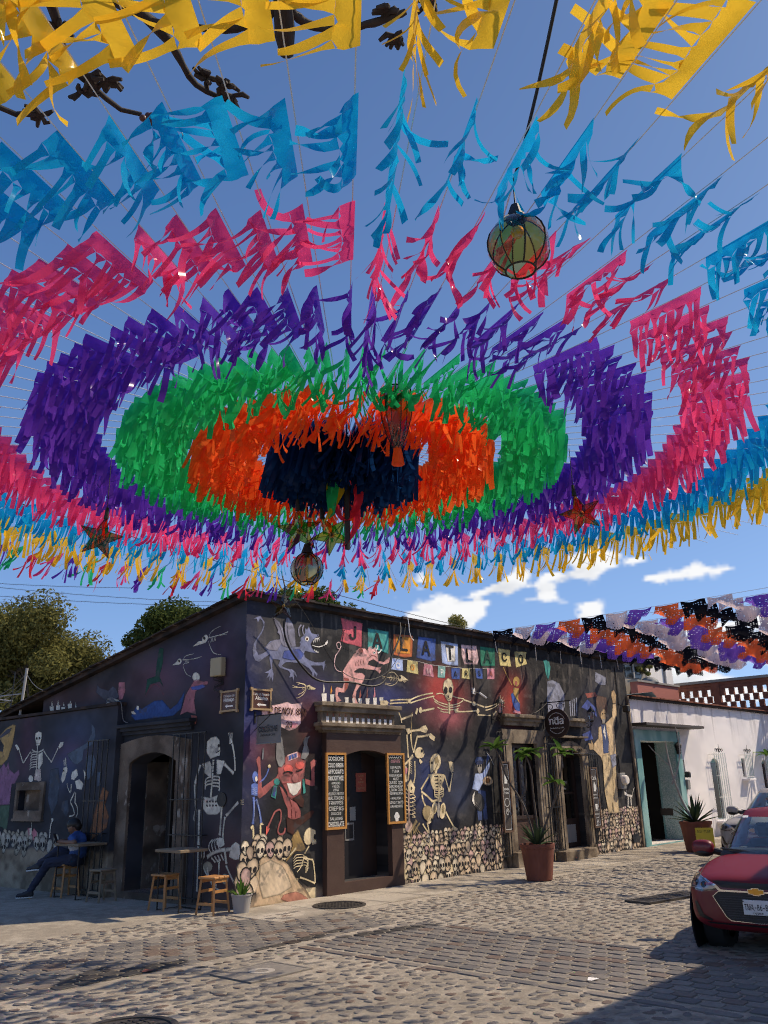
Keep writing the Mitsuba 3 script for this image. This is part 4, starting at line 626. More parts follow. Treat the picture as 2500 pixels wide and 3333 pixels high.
painted_tall_skeleton|L|bonegrey/1/p/0/164 455 146 466 121 468 106 456 101 428 111 411 145 403 164 423|bonegrey/1/p/0/125 425 101 428 102 411 117 410|black/2/s/20/119 420 103 426|black/2/p/0/103 440 103 437 105 436 107 435 109 435 111 436 112 438 113 440 113 443 111 444 109 445 107 445 105 444 104 442|bonegrey/0/p/0/184 391 148 398 138 383 139 348 171 363|bonegrey/0/p/0/117 401 80 396 95 359 115 358|bonegrey/1/s/45/131 401 133 348 137 294|bonegrey/0/s/30/139 352 164 344 166 333|bonegrey/0/s/30/139 342 163 335 165 325|bonegrey/0/s/30/138 332 163 327 165 317|bonegrey/0/s/30/133 353 101 349 104 339|bonegrey/0/s/30/132 344 100 339 104 330|bonegrey/0/s/30/132 335 100 329 103 321|bonegrey/0/s/30/131 326 99 319 103 312|black/2/s/12/138 394 123 395|black/2/s/12/138 384 122 384|black/2/s/12/137 374 122 374|black/2/s/12/137 364 121 364|bonegrey/0/p/0/180 298 142 293 99 302 88 275 94 253 108 246 152 246 178 268|black/1/p/0/150 283 150 281 151 280 153 280 154 280 156 280 157 281 158 283 157 284 156 286 155 286 153 286 152 286 151 284|black/1/p/0/136 283 137 281 138 280 139 279 141 279 142 280 143 281 144 283 144 284 143 285 141 286 139 286 138 285 137 284|black/1/p/0/123 283 123 281 124 280 125 279 127 279 129 280 130 281 130 283 130 284 129 285 127 286 126 286 124 285 123 284|black/1/p/0/109 283 110 281 111 280 112 279 114 279 115 280 116 281 117 283 116 284 115 285 114 286 112 286 111 285 110 284|black/1/p/0/149 271 150 270 151 269 152 268 154 268 155 269 156 270 157 271 157 273 156 274 154 275 152 275 151 274 150 273|black/1/p/0/136 271 136 270 137 269 138 268 140 268 142 269 143 270 143 271 143 273 142 274 140 275 139 275 137 274 136 273|black/1/p/0/122 271 122 270 123 269 125 268 126 268 128 269 129 270 130 271 129 273 128 274 127 275 125 275 124 274 123 273|black/1/p/0/109 271 109 270 110 269 111 268 113 268 114 269 116 270 116 271 116 273 115 274 113 275 112 275 110 274 109 273|bonegrey/0/s/50/191 388 206 357 214 334|bonegrey/0/s/40/215 332 211 291 203 256|bonegrey/0/s/18/210 256 214 230|bonegrey/0/s/18/206 256 208 227|bonegrey/0/s/18/201 256 203 225|bonegrey/0/s/55/82 387 54 369 39 359|bonegrey/0/s/40/33 366 37 402 49 443|bonegrey/1/p/0/61 459 49 459 47 445 61 442|bonegrey/0/s/18/60 459 67 475|bonegrey/0/s/18/55 459 61 475|bonegrey/0/s/18/51 459 55 475|bonegrey/0/s/18/47 458 50 474|bonegrey/0/s/55/189 260 188 215 186 162|bonegrey/0/s/40/187 158 186 110 185 37|bonegrey/0/s/50/87 273 89 230 92 190|bonegrey/0/s/30/91 131 91 78
painted_bent_skeleton|L|bonegrey/0/p/0/39 165 22 174 6 168 1 145 6 129 23 126 49 133 47 147|bonegrey/0/s/60/145 130 109 145 65 152|bonegrey/0/s/50/62 152 36 155|bonegrey/0/s/25/127 141 139 159 123 178|bonegrey/0/s/25/114 144 126 166 111 180|bonegrey/0/s/25/101 146 113 172 99 182|bonegrey/0/s/25/88 149 100 178 87 183|bonegrey/0/s/25/126 130 107 117|bonegrey/0/s/25/112 134 96 119|bonegrey/0/s/25/98 137 84 122|bonegrey/0/s/25/84 140 72 124|bonegrey/0/p/0/105 178 75 186 69 165 86 157 104 164|bonegrey/0/s/45/68 150 59 115|bonegrey/0/s/40/60 111 44 90 24 67|bonegrey/0/s/40/78 186 76 216 71 240|bonegrey/0/s/50/67 243 43 260 15 280|bone/1/s/16/5 285 -10 286|bone/1/s/16/4 280 -10 280|bone/1/s/16/4 275 -10 274|bonegrey/1/p/0/154 139 154 132 157 127 160 124 165 124 169 127 172 132 173 138 173 145 170 150 167 153 162 153 158 150 155 145|bonegrey/0/s/35/168 115 129 72 98 56|bonegrey/0/s/35/143 104 122 62 68 43|bonedim/0/p/0/48 76 49 70 53 65 60 62 67 61 73 64 78 69 80 75 79 81 75 86 68 89 61 89 54 87 49 82|bonedim/0/p/0/119 105 121 99 126 94 134 91 144 90 153 93 159 98 161 104 160 110 154 115 146 119 136 119 127 116 121 111
painted_bird_skeleton|L|bonegrey/0/p/0/181 766 185 761 191 758 197 757 203 759 207 763 208 769 206 775 202 779 196 782 190 783 184 781 180 777 179 771|bonegrey/0/p/0/202 765 189 757 219 755 255 752 224 767|black/1/p/0/191 772 191 770 193 768 195 767 198 767 200 769 202 771 203 773 203 776 201 778 199 778 196 778 193 777 192 774|bonegrey/0/s/12/175 768 171 782 145 796 119 800|bonegrey/0/s/12/176 761 165 739 147 720 115 713|bonegrey/0/s/14/177 772 131 773 83 779|bonegrey/0/s/10/167 773 163 762 169 755|bonegrey/0/s/10/160 773 156 761 161 757|bonegrey/0/s/10/152 773 148 760 154 758|bonegrey/0/s/10/145 773 141 759 146 759|bonegrey/0/s/12/121 774 86 777|bonegrey/0/s/12/123 772 89 772
painted_bird_skeleton|L|bonegrey/0/p/0/309 709 312 705 317 703 322 702 327 704 331 707 332 711 331 716 327 719 323 722 317 722 313 720 309 717 308 713|bonegrey/0/p/0/331 714 319 702 356 704|black/1/p/0/315 713 315 711 317 710 319 709 321 710 323 711 324 712 325 714 325 716 323 718 321 718 319 718 317 717 316 715|bonegrey/0/s/12/301 713 289 726 248 729|bonegrey/0/s/12/298 702 286 675 257 659|bonegrey/0/s/14/303 716 261 713 207 716|bonegrey/0/s/10/292 715 289 706 296 701|bonegrey/0/s/10/285 714 283 706 289 701|bonegrey/0/s/10/278 714 277 705 282 702|bonegrey/0/s/10/271 713 270 704 275 703
painted_masked_dancer|L|rose/0/p/0/245 639 215 642 188 636 180 627 214 617 230 609 235 581 222 539 249 545 269 550 303 542 291 569 279 602|bonegrey/1/p/0/211 652 212 646 217 642 224 640 233 641 241 644 246 650 249 656 247 662 242 667 235 669 226 668 219 664 213 659|rose/1/p/0/242 645 212 646 214 628 238 628|indigo/1/p/0/255 625 194 628 181 620 213 613 247 616|rose/1/p/0/170 631 171 628 174 626 177 626 181 626 185 628 188 630 189 632 188 635 186 637 182 637 178 637 174 636 171 633|redbrown/1/p/0/248 539 218 534 220 510 236 507
painted_blue_demon|L|blue2/0/p/0/567 558 540 587 508 576 443 597 399 597 354 564 320 579 281 619 298 561 338 542 542 541|bonegrey/1/p/0/536 589 524 586 524 573 537 576|bonegrey/1/p/0/567 571 553 573 535 560 560 563
painted_green_dancer|L|greendark/0/p/0/430 770 407 765 407 718 421 675 396 637 419 657 471 653 494 619 488 672 443 677 440 721|rosedark/0/s/20/493 615 448 651 393 611
painted_candle_row|L|bonegrey/0/p/0/1092 627 1062 626 1060 598 1084 600|bonegrey/0/p/0/1048 628 1019 627 1016 598 1041 600|bonegrey/0/p/0/1011 619 983 618 982 599 1005 601|bonegrey/0/p/0/968 628 939 627 937 600 961 602|bonegrey/0/p/0/929 605 901 604 903 600 925 602|bonegrey/0/p/0/1080 628 1080 649 1071 627|bonegrey/0/p/0/1038 629 1037 647 1029 628|bonegrey/0/p/0/998 621 996 636 989 621|bonegrey/0/p/0/955 629 953 639 947 629|bonegrey/0/p/0/915 606 915 632 906 605
painted_wolf|L|slatedark/0/p/0/785 683 765 667 709 653 687 667 669 659 642 627 703 606 748 632 787 652|bonegrey/0/s/30/720 607 687 618 645 613|bonegrey/0/s/30/709 613 685 603 656 607
painted_pale_woman|L|rose/0/p/0/651 677 616 674 609 644 623 616 643 617 653 651
painted_bust_skeleton|W|bonegrey/1/p/0/1121 519 1118 531 1098 536 1076 531 1073 510 1081 486 1102 483 1116 505|black/2/p/0/1100 511 1100 509 1101 507 1104 506 1106 507 1109 508 1111 509 1112 512 1112 514 1111 515 1108 516 1106 516 1103 515 1101 513|black/2/p/0/1081 511 1081 509 1082 507 1085 506 1087 506 1090 507 1092 509 1093 511 1093 513 1091 515 1089 516 1086 516 1084 515 1082 513|black/2/s/10/1105 493 1083 492|bonegrey/1/s/35/1096 483 1091 435 1085 380|bonegrey/0/s/22/1097 464 1129 463 1138 456|bonegrey/0/s/22/1095 455 1129 454 1138 446|bonegrey/0/s/22/1093 446 1128 445 1138 437|bonegrey/0/s/22/1092 437 1128 436 1139 428|bonegrey/0/s/22/1090 428 1127 427 1139 418|bonegrey/0/s/22/1088 419 1127 418 1139 409|bonegrey/0/s/22/1087 411 1127 409 1139 400|bonegrey/0/s/30/1134 473 1091 462 1052 470|bonegrey/0/p/0/1086 455 1057 461 1050 423 1072 400 1082 407|bonepinkdim/0/p/0/1096 401 1060 403 1048 361 1099 364|bonegrey/0/p/0/1106 369 1106 364 1110 359 1116 357 1123 357 1130 360 1136 364 1139 370 1138 375 1134 380 1128 382 1121 382 1114 379 1108 375|bonepinkdim/0/p/0/1049 370 1050 365 1054 361 1061 359 1068 359 1076 361 1081 365 1084 370 1083 375 1079 379 1073 381 1065 381 1057 379 1052 375|bonegrey/0/s/30/1141 466 1167 445 1188 426|bonegrey/0/s/30/1190 428 1211 453 1228 475|bonegrey/0/p/0/1263 494 1249 497 1223 477 1241 474|bonegrey/0/s/30/1050 464 1020 442 990 423|bonegrey/0/s/30/990 423 972 447 955 470|bonegrey/0/p/0/954 473 944 490 922 490 924 477 943 468
painted_horse_ghost|W|ghost/0/p/0/892 447 827 464 769 481 746 512 754 545 731 528 721 498 737 470 789 456 790 424 818 409 843 413 870 427|ghost/0/p/0/774 436 727 441 706 415 717 371 750 356 764 391|ghost2/0/p/0/993 398 942 403 919 347 927 283 958 241 994 299|ghost2/0/p/0/897 289 861 295 849 257 864 238 899 263
painted_bull_skeleton|W|bonegrey/0/p/0/907 402 885 406 880 392 893 359 907 350 919 362 910 386|bonegrey/0/s/25/903 409 909 428|bonegrey/0/s/25/892 408 900 435|black/1/p/0/899 390 899 389 900 387 901 387 903 387 905 388 906 389 907 391 907 392 906 394 904 394 903 394 901 394 900 392|bonegrey/0/p/0/851 384 822 396 810 374 834 358 853 362|bonegrey/0/p/0/828 355 798 361 771 344 781 326 812 329|bonegrey/0/p/0/779 392 759 375 758 349 769 360|bonegrey/0/s/25/876 349 867 333 849 317|bonegrey/0/s/25/848 346 847 320|bonegrey/0/s/30/822 320 845 289|bonegrey/0/s/30/816 317 816 285|bonegrey/0/s/25/844 285 814 248 845 241|bonegrey/0/s/25/815 284 794 254 803 238
painted_tuba|W|brass/0/p/0/1408 523 1348 560 1298 573 1275 569 1275 549 1282 499 1308 446 1347 424 1385 424 1398 482 1351 473 1349 498 1385 522|slatedark/1/p/0/1387 533 1339 556 1300 561 1314 544 1357 531 1386 526
painted_cat|W|violet/0/p/0/1379 399 1346 419 1334 433 1312 414 1301 435 1284 407 1245 391 1215 405 1205 390 1236 353 1258 354 1256 281 1351 278|greendim/0/p/0/1351 278 1256 281 1253 234 1262 180 1289 200 1334 206
painted_candle_jar|W|rose/1/p/0/1109 201 1087 202 1071 189 1067 202 1044 189 1040 162 1092 158|bonegrey/2/p/0/1096 200 1079 202 1077 182 1089 176|bonegrey/1/s/20/1085 202 1087 221
painted_waving_bone|W|bonegrey/1/s/35/957 171 957 203 949 228|bonegrey/1/p/0/958 235 942 233 943 222 954 222
painted_orange_figure|W|orangedim/0/p/0/699 242 682 281 655 333 619 317 627 296 636 278 609 242 616 207 694 170 714 187|ghost/1/p/0/693 381 668 381 666 335 688 335
SKULLS_W|W|x/0/p/0/1336 184 1234 180 1179 186 1143 176 1028 170 965 174 876 164 838 158 836 143 1324 132
'''



def tri_poly(poly, uv_of):
    vs, fs, us, n = [], [], [], 0
    for g in getattr(poly, 'geoms', [poly]):
        if g.geom_type != 'Polygon' or g.area < 2e-6: continue
        v, f = trimesh.creation.triangulate_polygon(g, engine='earcut')
        if len(f) == 0: continue
        vs.append(v); fs.append(f + n); us.append(uv_of(v)); n += len(v)
    return (np.vstack(vs), np.vstack(fs), np.concatenate(us)) if vs else None


class Paint:
    """sheets of one figure: flat pieces a few millimetres proud of the plaster, shaded from rim to heart by the brush"""
    def __init__(self): self.v, self.f, self.u, self.n = [], [], [], 0
    def add(self, v2, f, uy, col, layer):
        z = 0.003 + 0.0035 * layer
        self.v.append(np.column_stack([v2, np.full(len(v2), z)])); self.f.append(np.asarray(f) + self.n)
        self.u.append(np.column_stack([np.full(len(v2), float(PNAME.index(col))), uy])); self.n += len(v2)
    def poly(self, P, col, layer, inset=None):
        P = P if P.is_valid else P.buffer(0)
        if P.is_empty: return
        d = inset or min(0.035, 0.30 * P.area / max(P.length, 1e-6))
        inner = P.buffer(-d)
        ring = P.difference(inner) if not inner.is_empty else P
        ext = P.boundary
        far = lambda v: np.clip(np.array([ext.distance(sg.Point(q)) for q in v]) / d, 0, 1) if len(v) else v
        for part, fn in ((ring, far), (inner, lambda v: np.ones(len(v)))):
            if part.is_empty: continue
            r = tri_poly(part, fn)
            if r: self.add(r[0], r[1], r[2], col, layer)
    def stroke(self, pts, w, col, layer):
        p = np.asarray(pts, float)
        if len(p) > 2:      # a curve through the points
            t = np.concatenate([[0], np.cumsum(np.linalg.norm(np.diff(p, axis=0), axis=1))])
            from scipy.interpolate import PchipInterpolator
            s = np.linspace(0, t[-1], max(6, 4 * len(p))); p = np.stack([PchipInterpolator(t, p[:, k])(s) for k in (0, 1)], 1)
        t = np.gradient(p, axis=0); t /= np.linalg.norm(t, axis=1, keepdims=True) + 1e-9
        nn = np.stack([-t[:, 1], t[:, 0]], 1); k = len(p); u = np.linspace(0, 1, k)
        ww = w / 2 * (0.80 + 0.30 * (2 * np.abs(u - .5)) ** 3 if w > .02 else 0.5 + 0.5 * np.sin(np.pi * np.clip(u, .12, .88)))
        v = np.vstack([p + nn * ww[:, None], p, p - nn * ww[:, None]])
        i = np.arange(k - 1)
        f = np.vstack([np.column_stack(q) for q in ((i, k + i, k + i + 1), (i, k + i + 1, i + 1), (k + i, 2 * k + i, 2 * k + i + 1), (k + i, 2 * k + i + 1, k + i + 1))])
        self.add(v, f, np.concatenate([np.zeros(k), np.ones(k), np.zeros(k)]), col, layer)
    def build(self, name, wall, on, off=0.0, **k):
        if not self.v: return
        m = trimesh.Trimesh(np.vstack(self.v), np.vstack(self.f), process=False)
        nz = m.face_normals[:, 2] < 0; m.faces[nz] = m.faces[nz][:, ::-1]
        return put(name, on(m, off), 'm_mural', wall, uv=np.vstack(self.u), **k)


def skulls(paint, area, r0, rng, cols, layer=0):
    """a heap of painted skulls that fills the area, rows overlapping from the top down"""
    x0, y0, x1, y1 = area.bounds; z = y1; row = 0; done = so.unary_union([])
    while z > y0 - r0:
        r = r0 * (0.62 + 0.62 * (y1 - z) / max(y1 - y0, .1))
        for x in np.arange(x0 + (row % 2) * r, x1, 1.72 * r):
            c = (x + rng.normal(0, .16 * r), z + rng.normal(0, .18 * r))
            if not area.contains(sg.Point(c)): continue
            s = r * rng.uniform(.78, 1.18); a = rng.normal(0, 14)
            OW = 1.20 if r0 != .12 else 1.07
            base = sg.Polygon([(0.80 * math.sin(t) * (1 - .22 * (math.cos(t) < 0)), 1.05 * math.cos(t)) for t in np.linspace(0, 2 * math.pi, 15)[:-1]])
            sk = sa.translate(sa.rotate(sa.scale(base, s, s, origin=(0, 0)), a, origin=(0, 0)), *c)
            l = layer + (row % 3) * .8 + 0.2 * rng.random()
            q = np.array(sk.exterior.coords)[:-1]; ctr = q.mean(0)
            big = np.array(sa.scale(sk, OW, OW - .02).exterior.coords)[:-1]; n = len(q); j = np.arange(n)
            paint.add(np.vstack([big, ctr]), np.column_stack([j, (j + 1) % n, np.full(n, n)]), np.ones(n + 1), 'black', l - .12)
            mid = ctr + (q - ctr) * .62
            f = np.vstack([np.column_stack([j, (j + 1) % n, n + (j + 1) % n]), np.column_stack([j, n + (j + 1) % n, n + j]), np.column_stack([n + j, n + (j + 1) % n, np.full(n, 2 * n)])])
            paint.add(np.vstack([q, mid, ctr]), f, np.concatenate([np.zeros(n), np.full(n, .9), [1.0]]), cols[rng.integers(len(cols))], l)
            face = rng.random()
            if face < .78:
                dx = (rng.random() - .5) * .5
                for e in (-.33, .33):
                    o = sa.translate(sa.rotate(sa.scale(sg.Point(0, 0).buffer(1, 2), s * .25, s * .34), a, origin=(0, 0)), c[0] + s * (e + dx * .4), c[1] - s * .12)
                    w = np.array(o.exterior.coords)[:-1]; n2 = len(w); jj = np.arange(1, n2 - 1)
                    paint.add(w, np.column_stack([jj * 0, jj, jj + 1]), np.ones(n2), 'black', l + .5)
                w = np.array([(c[0] + s * dx * .4 - s * .1, c[1] - s * .56), (c[0] + s * dx * .4 + s * .1, c[1] - s * .56), (c[0] + s * dx * .4, c[1] - s * .34)])
                paint.add(w, [[0, 1, 2]], np.ones(3), 'black', l + .5)
        z -= r * 0.92; row += 1


R2 = np.random.default_rng(21)
SIDES = {'R': (WR, onR, 0.0), 'L': (WL, onL, 0.0), 'W': (LW, onL, 0.15)}
for line in MURAL.strip().split('\n'):
    name, sd, *items = line.split('|'); wl, on, off = SIDES[sd]; P = Paint()
    for it in items:
        c, l, k, w, q = it.split('/'); pts = np.array([float(a) for a in q.split()]).reshape(-1, 2) / 200.0
        if c == 'x':
            r0 = {'SKULLS_M': .10, 'SKULLS_N': .095, 'SKULLS_O': .095, 'SKULLS_L': .135, 'SKULLS_L2': .12, 'SKULLS_W': .12}[name]
            cols = ('skullw', 'bonedim', 'skullw') if sd == 'W' else ('skull', 'skull2', 'skull3', 'skull4', 'skull')
            skulls(P, sg.Polygon(pts).buffer(0), r0, R2, cols)
        elif k == 'p': P.poly(sg.Polygon(pts), c, float(l))
        else: P.stroke(pts, float(w) / 1000, c, float(l))
    P.build('painted_skulls' if name.startswith('SKULLS') else name, wl, on, off, kind='stuff' if name.startswith('SKULLS') else None)
# lettering on the painted flags
def letter(s, x, z, h, colr='m_mural', col='black', wall=WR, bold=True, sx=1.0, off=0.012):
    m = text_c(s, h, .0015, bold); m.apply_scale((sx, 1, 1)); m.apply_translation((x, z, 0))
    put('lettering', onR(m, off), 'm_mural', wall, uv=np.tile([float(PNAME.index(col)), 1.0], (len(m.vertices), 1)))

for s, x, z, h, sx in (('J', 2.27, 3.96, .22, 1.15), ('A', 2.88, 3.87, .25, 1.1), ('L', 3.58, 3.885, .24, 1.25), ('A', 4.20, 3.865, .25, 1.05), ('T', 4.91, 3.835, .27, 1.1), ('L', 5.52, 3.84, .25, 1.25), ('A', 6.12, 3.88, .24, 1.1), ('C', 6.72, 3.955, .17, 1.15), ('O', 7.33, 3.965, .17, 1.1)):
    letter(s, x, z, h, sx=sx, col='black' if (s, x) != ('A', 6.12) else 'greendark')
for s, x, z, c in (('C', 3.40, 3.55, 'white'), ('O', 3.80, 3.55, 'orange'), ('M', 4.25, 3.52, 'pinkpale'), ('P', 4.64, 3.53, 'white'), ('A', 5.05, 3.52, 'black'), ('R', 5.39, 3.56, 'black'), ('S', 5.82, 3.59, 'black'), ('A', 6.21, 3.61, 'redbrown')): letter(s, x, z, .10, col=c, sx=1.1)
for pts in (((2.07, 4.10), (2.03, 3.95), (2.0, 3.82)), ((2.53, 4.12), (2.52, 3.95), (2.48, 3.72)), ((2.05, 3.80), (2.25, 3.76), (2.46, 3.70))):      # punched border of the J flag
    P = Paint()
    for (a, b), (c, d) in zip(pts, pts[1:]):
        for t in np.linspace(.1, .9, 4): P.poly(sg.Point(a + (c - a) * t, b + (d - b) * t).buffer(.016, 1), 'black', 2)
    P.build('painted_holes', WR, onR)
letter('1º DE NOV. 8PM', .82, 2.65, .098, sx=.74, col='darkbrown'); letter('20', .86, 2.46, .085, sx=.9, col='darkbrown')

# ------------------------------------------------------------------ things hung on the fronts
def framed_board(name, label, cat, x0, x1, z0, z1, lines, off, group=None, frame='m_board_frame', bg='m_slate_board', fw=.035, ink='m_chalk'):
    t = thing(name, label, cat, group)
    put('board', onR(box(x0 + fw * .6, x1 - fw * .6, z0 + fw * .6, z1 - fw * .6, off, off + .018)), bg, t)
    put('frame', onR(prism(sg.box(x0, z0, x1, z1).difference(sg.box(x0 + fw, z0 + fw, x1 - fw, z1 - fw)), off - .002, off + .034)), frame, t)
    for s, z, h, *c in lines:
        put('lettering', onR(moved(text_c(s, h, .0012, h > .06, width=(x1 - x0) - 2.6 * fw), 0, ((x0 + x1) / 2, z, off + .0185))), c[0] if c else ink, t)
    return t
ls = [('COCÜCHE', 1.965, .062), ('COLD BREW', 1.865, .062), ('AFFOGATO', 1.765, .062), ('SMOOTHIE', 1.668, .066), ('MANGO', 1.608, .036), ('FRESA', 1.556, .036), ('PIÑA', 1.506, .036), ('MIX/DOS FRUTOS', 1.448, .042), ('MALTEADAS', 1.380, .050), ('FRAPPES', 1.308, .052), ('CREPAS', 1.220, .060), ('DULCES', 1.158, .040), ('SALADAS', 1.080, .044), ('CHOCOLATE', .990, .066)]
b1 = framed_board('chalkboard_menu', 'long chalkboard menu of drinks in an orange wood frame left of the dark doorway', 'chalkboard', 1.52, 1.955, .945, 2.085, ls, .105, 'chalkboard menus')
tw = [tube([(1.80, .118, 1.55), (1.80, .118, 1.62)], .004, 4)]
ls2 = [('COCÜCHE', 2.005, .050), ('JUEVES', 1.935, .046, 'm_chalk_pink'), ('ESPADIN', 1.835, .042), ('TUNA', 1.770, .046), ('FRESA/KIWI', 1.705, .040), ('NUEZ', 1.650, .040), ('QUESO CON', 1.590, .046), ('ZARZAMORA', 1.530, .044), ('LIMON CON', 1.475, .040), ('HIERBABUENA', 1.420, .040), ('- NAGUISH -', 1.345, .036), ('VINO TINTO', 1.275, .042), ('ARANDANO', 1.215, .040)]
b2 = framed_board('chalkboard_menu', 'chalkboard menu with a pink line and a chalk cupcake, right of the dark doorway', 'chalkboard', 2.915, 3.355, .962, 2.09, ls2, .105, 'chalkboard menus')
put('chalk_drawing', onR(prism(so.unary_union([sg.Point(3.135, 1.10).buffer(.045, 8), sg.Point(3.10, 1.075).buffer(.032, 8), sg.Point(3.17, 1.075).buffer(.032, 8), sg.Polygon([(3.09, 1.05), (3.18, 1.05), (3.165, 1.0), (3.105, 1.0)])]), .1235, .1247)), 'm_chalk', b2)


def street_sign(label, l1, l2, on, x0, z0, flip=1):
    t = thing('street_sign', label, 'street sign', 'brown framed street signs on the corner')
    w, h = .375, .31
    put('plate', on(moved(box(.02, w - .02, .02, h - .02, .01, .028), 0, (x0, z0, 0))), 'm_sign_brown', t)
    fr = sg.box(0, 0, w, h)
    for cx in (0, w):
        for cy in (0, h): fr = fr.union(sg.box(cx - .012, cy - .012, cx + .012, cy + .012).buffer(.008))
    put('frame', on(moved(prism(fr.difference(sg.box(.026, .026, w - .026, h - .026)), .006, .040), 0, (x0, z0, 0))), 'm_sign_frame', t)
    def put_text(s, z, hh, b=False):
        m = text_c(s, hh, .0015, b, width=w - .07); m.apply_transform(np.diag([flip, 1, 1, 1]))
        if flip < 0: m.invert()
        put('lettering', on(moved(m, 0, (x0 + w / 2, z0 + z, .0285))), 'm_sign_white', t)
    put_text(l1, .215, .034); put_text(l2, .150, .048, True)
    ar = sg.Polygon([(.10, .08), (.15, .108), (.15, .092), (.28, .092), (.28, .068), (.15, .068), (.15, .052)])
    if flip < 0: ar = sa.scale(ar, -1, 1, origin=(w / 2, 0))
    put('arrow', on(moved(prism(ar, .0285, .0300), 0, (x0, z0, 0))), 'm_sign_white', t)
def onLf(m, off=0.0): return onL(m, off)
street_sign('brown street sign with white arrow reading Calle de Ignacio Aldama, on the sunny front', 'Calle de Ignacio', 'Aldama', onR, .105, 2.69)
street_sign('brown street sign with white arrow reading Callejón de Hidalgo, on the shaded front', 'Callejón de', 'Hidalgo', onL, .13, 2.68, -1)
# banner sign standing out from the wall on an iron arm
t = thing('hanging_banner', 'grey cloth banner lettered COCÜCHE hanging from an iron arm under the street sign', 'banner')
bx = .20
put('arm', cat_([tube([(bx, 0, 2.60), (bx, -.62, 2.60)], .008), box(bx - .015, bx + .015, -.012, 0, 2.5, 2.66), tube([(bx, 0, 2.40), (bx, -.35, 2.59)], .006, 6)]), 'm_iron', t)
gy, gz = np.meshgrid(np.linspace(-.60, -.05, 12), np.linspace(2.20, 2.595, 8))
cl = np.stack([bx + .012 * np.sin(gy * 14 + gz * 5) * (2.6 - gz), gy, gz], -1).reshape(-1, 3); i = np.arange(11); q = np.concatenate([np.column_stack([i + r * 12, i + 1 + r * 12, i + 13 + r * 12, i + 12 + r * 12]) for r in range(7)])
put('cloth', tri(cl, q), 'm_banner_grey', t, smooth=True); put('hem_bar', tube([(bx, -.61, 2.2), (bx, -.04, 2.2)], .009), 'm_grey', t)
m = text_c('COCÜCHE', .075, .002, True, width=.42); put('lettering', xform(m, (bx - .022, -.325, 2.36), -Y, Z, -X), 'm_iron', t); m = text_c('CREPERIA & CAFE', .028, .002, width=.40); put('lettering', xform(m, (bx - .020, -.325, 2.30), -Y, Z, -X), 'm_iron', t)

# iron gates folded back beside the openings
def grille(label, xs, z0, z1, off, rails, on, scroll=(), extra=None):
    t = thing('iron_grille', label, 'grille', 'iron gates folded back on the corner house')
    for x in xs: put('bar', on(tube([(x, z0, off), (x, z1, off)], .010, 6)), 'm_iron', t)
    for z in rails: put('rail', on(box(min(xs) - .02, max(xs) + .02, z - .008, z + .008, off - .012, off + .012)), 'm_iron', t)
    for z in rails[1:2]:
        for x in (min(xs), max(xs)): put('bracket', on(tube([(x, z, off), (x, z, 0.0)], .007, 5)), 'm_iron', t)
    for cx in scroll:
        a = np.linspace(0, 4.2, 16)
        for s in (-1, 1): put('scroll', on(tube(np.stack([cx + s * (.10 - .022 * a) * np.cos(a) * .8 + s * .03, z1 + .07 + (.085 - .015 * a) * np.sin(a), a * 0 + off], 1), .009, 5)), 'm_iron', t)
    return t
grille('narrow folded iron gate beside the window, left of it, behind the tall dark drink sign', np.linspace(6.02, 6.33, 5), .22, 2.38, .16, (.24, 1.0, 2.36), onR, (6.15,))
grille('folded iron gate between the window and the arched glass door', np.linspace(7.76, 8.24, 6), .10, 2.33, .15, (.22, 1.05, 2.31), onR, (7.85, 8.15))
g3 = grille('folded iron gate right of the arched glass door, behind the Café sign', np.linspace(9.46, 9.84, 5), .24, 2.12, .18, (.26, 1.0, 2.10), onR, ())
for cx in (8.60, 8.92, 9.24):
    a = np.linspace(0, 4.2, 14)
    for s in (-1, 1): put('scroll', onR(tube(np.stack([cx + s * (.11 - .024 * a) * np.cos(a) * .8 + s * .02, 2.17 + (.085 - .015 * a) * np.sin(a), a * 0 + .10], 1), .009, 5)), 'm_iron', g3)
put('finial', onR(cat_([tube([(8.92, 2.12, .10), (8.92, 2.38, .10)], (.010, .003), 6), tube([(8.42, 2.12, .10), (9.84, 2.12, .10)], .008, 5)])), 'm_iron', g3)
grille('tall folded iron gate on the shaded front, between stone doorway and tall painted skeleton', (1.51, 1.36, 1.21, 1.06, .90, .75), .05, 2.42, .10, (.10, .95, 1.45, 2.41), onL)
grille('tall folded iron gate on the shaded front, beyond the stone doorway behind the seated man', (3.67, 3.52, 3.37, 3.23, 3.08), .05, 2.42, .24, (.10, .95, 1.45, 2.41), onL)
# narrow painted signs on the gates
def narrow(label, x0, x1, z0, z1, off, items):
    t = framed_board('menu_sign', label, 'sign', x0, x1, z0, z1, [], off, 'narrow café signs on the gates', 'm_sign_wood', 'm_sign_dark', .03)
    put('border', onR(prism(sg.box(x0 + .045, z0 + .05, x1 - .045, z1 - .05).difference(sg.box(x0 + .055, z0 + .06, x1 - .055, z1 - .06)), off + .0185, off + .0197)), 'm_chalk', t)
    cx = (x0 + x1) / 2
    for it in items:
        if isinstance(it[0], str): put('lettering', onR(moved(text_c(it[0], it[2], .0012, width=x1 - x0 - .12), 0, (cx, it[1], off + .0185))), 'm_chalk', t)
        else: put('drawing', onR(prism(sa.translate(it[0], cx, it[1]), off + .0185, off + .0197)), 'm_chalk', t)
cup = so.unary_union([sg.Polygon([(-.05, .06), (.05, .06), (.035, -.05), (-.035, -.05)]), sg.Point(.055, .02).buffer(.03).difference(sg.Point(.055, .02).buffer(.02)), sg.box(-.06, -.07, .06, -.06)])
pot = so.unary_union([sg.Polygon([(-.03, .09), (.03, .09), (.045, -.08), (-.045, -.08)]), sg.Point(0, .105).buffer(.015), sg.box(.04, -.04, .065, .06)])
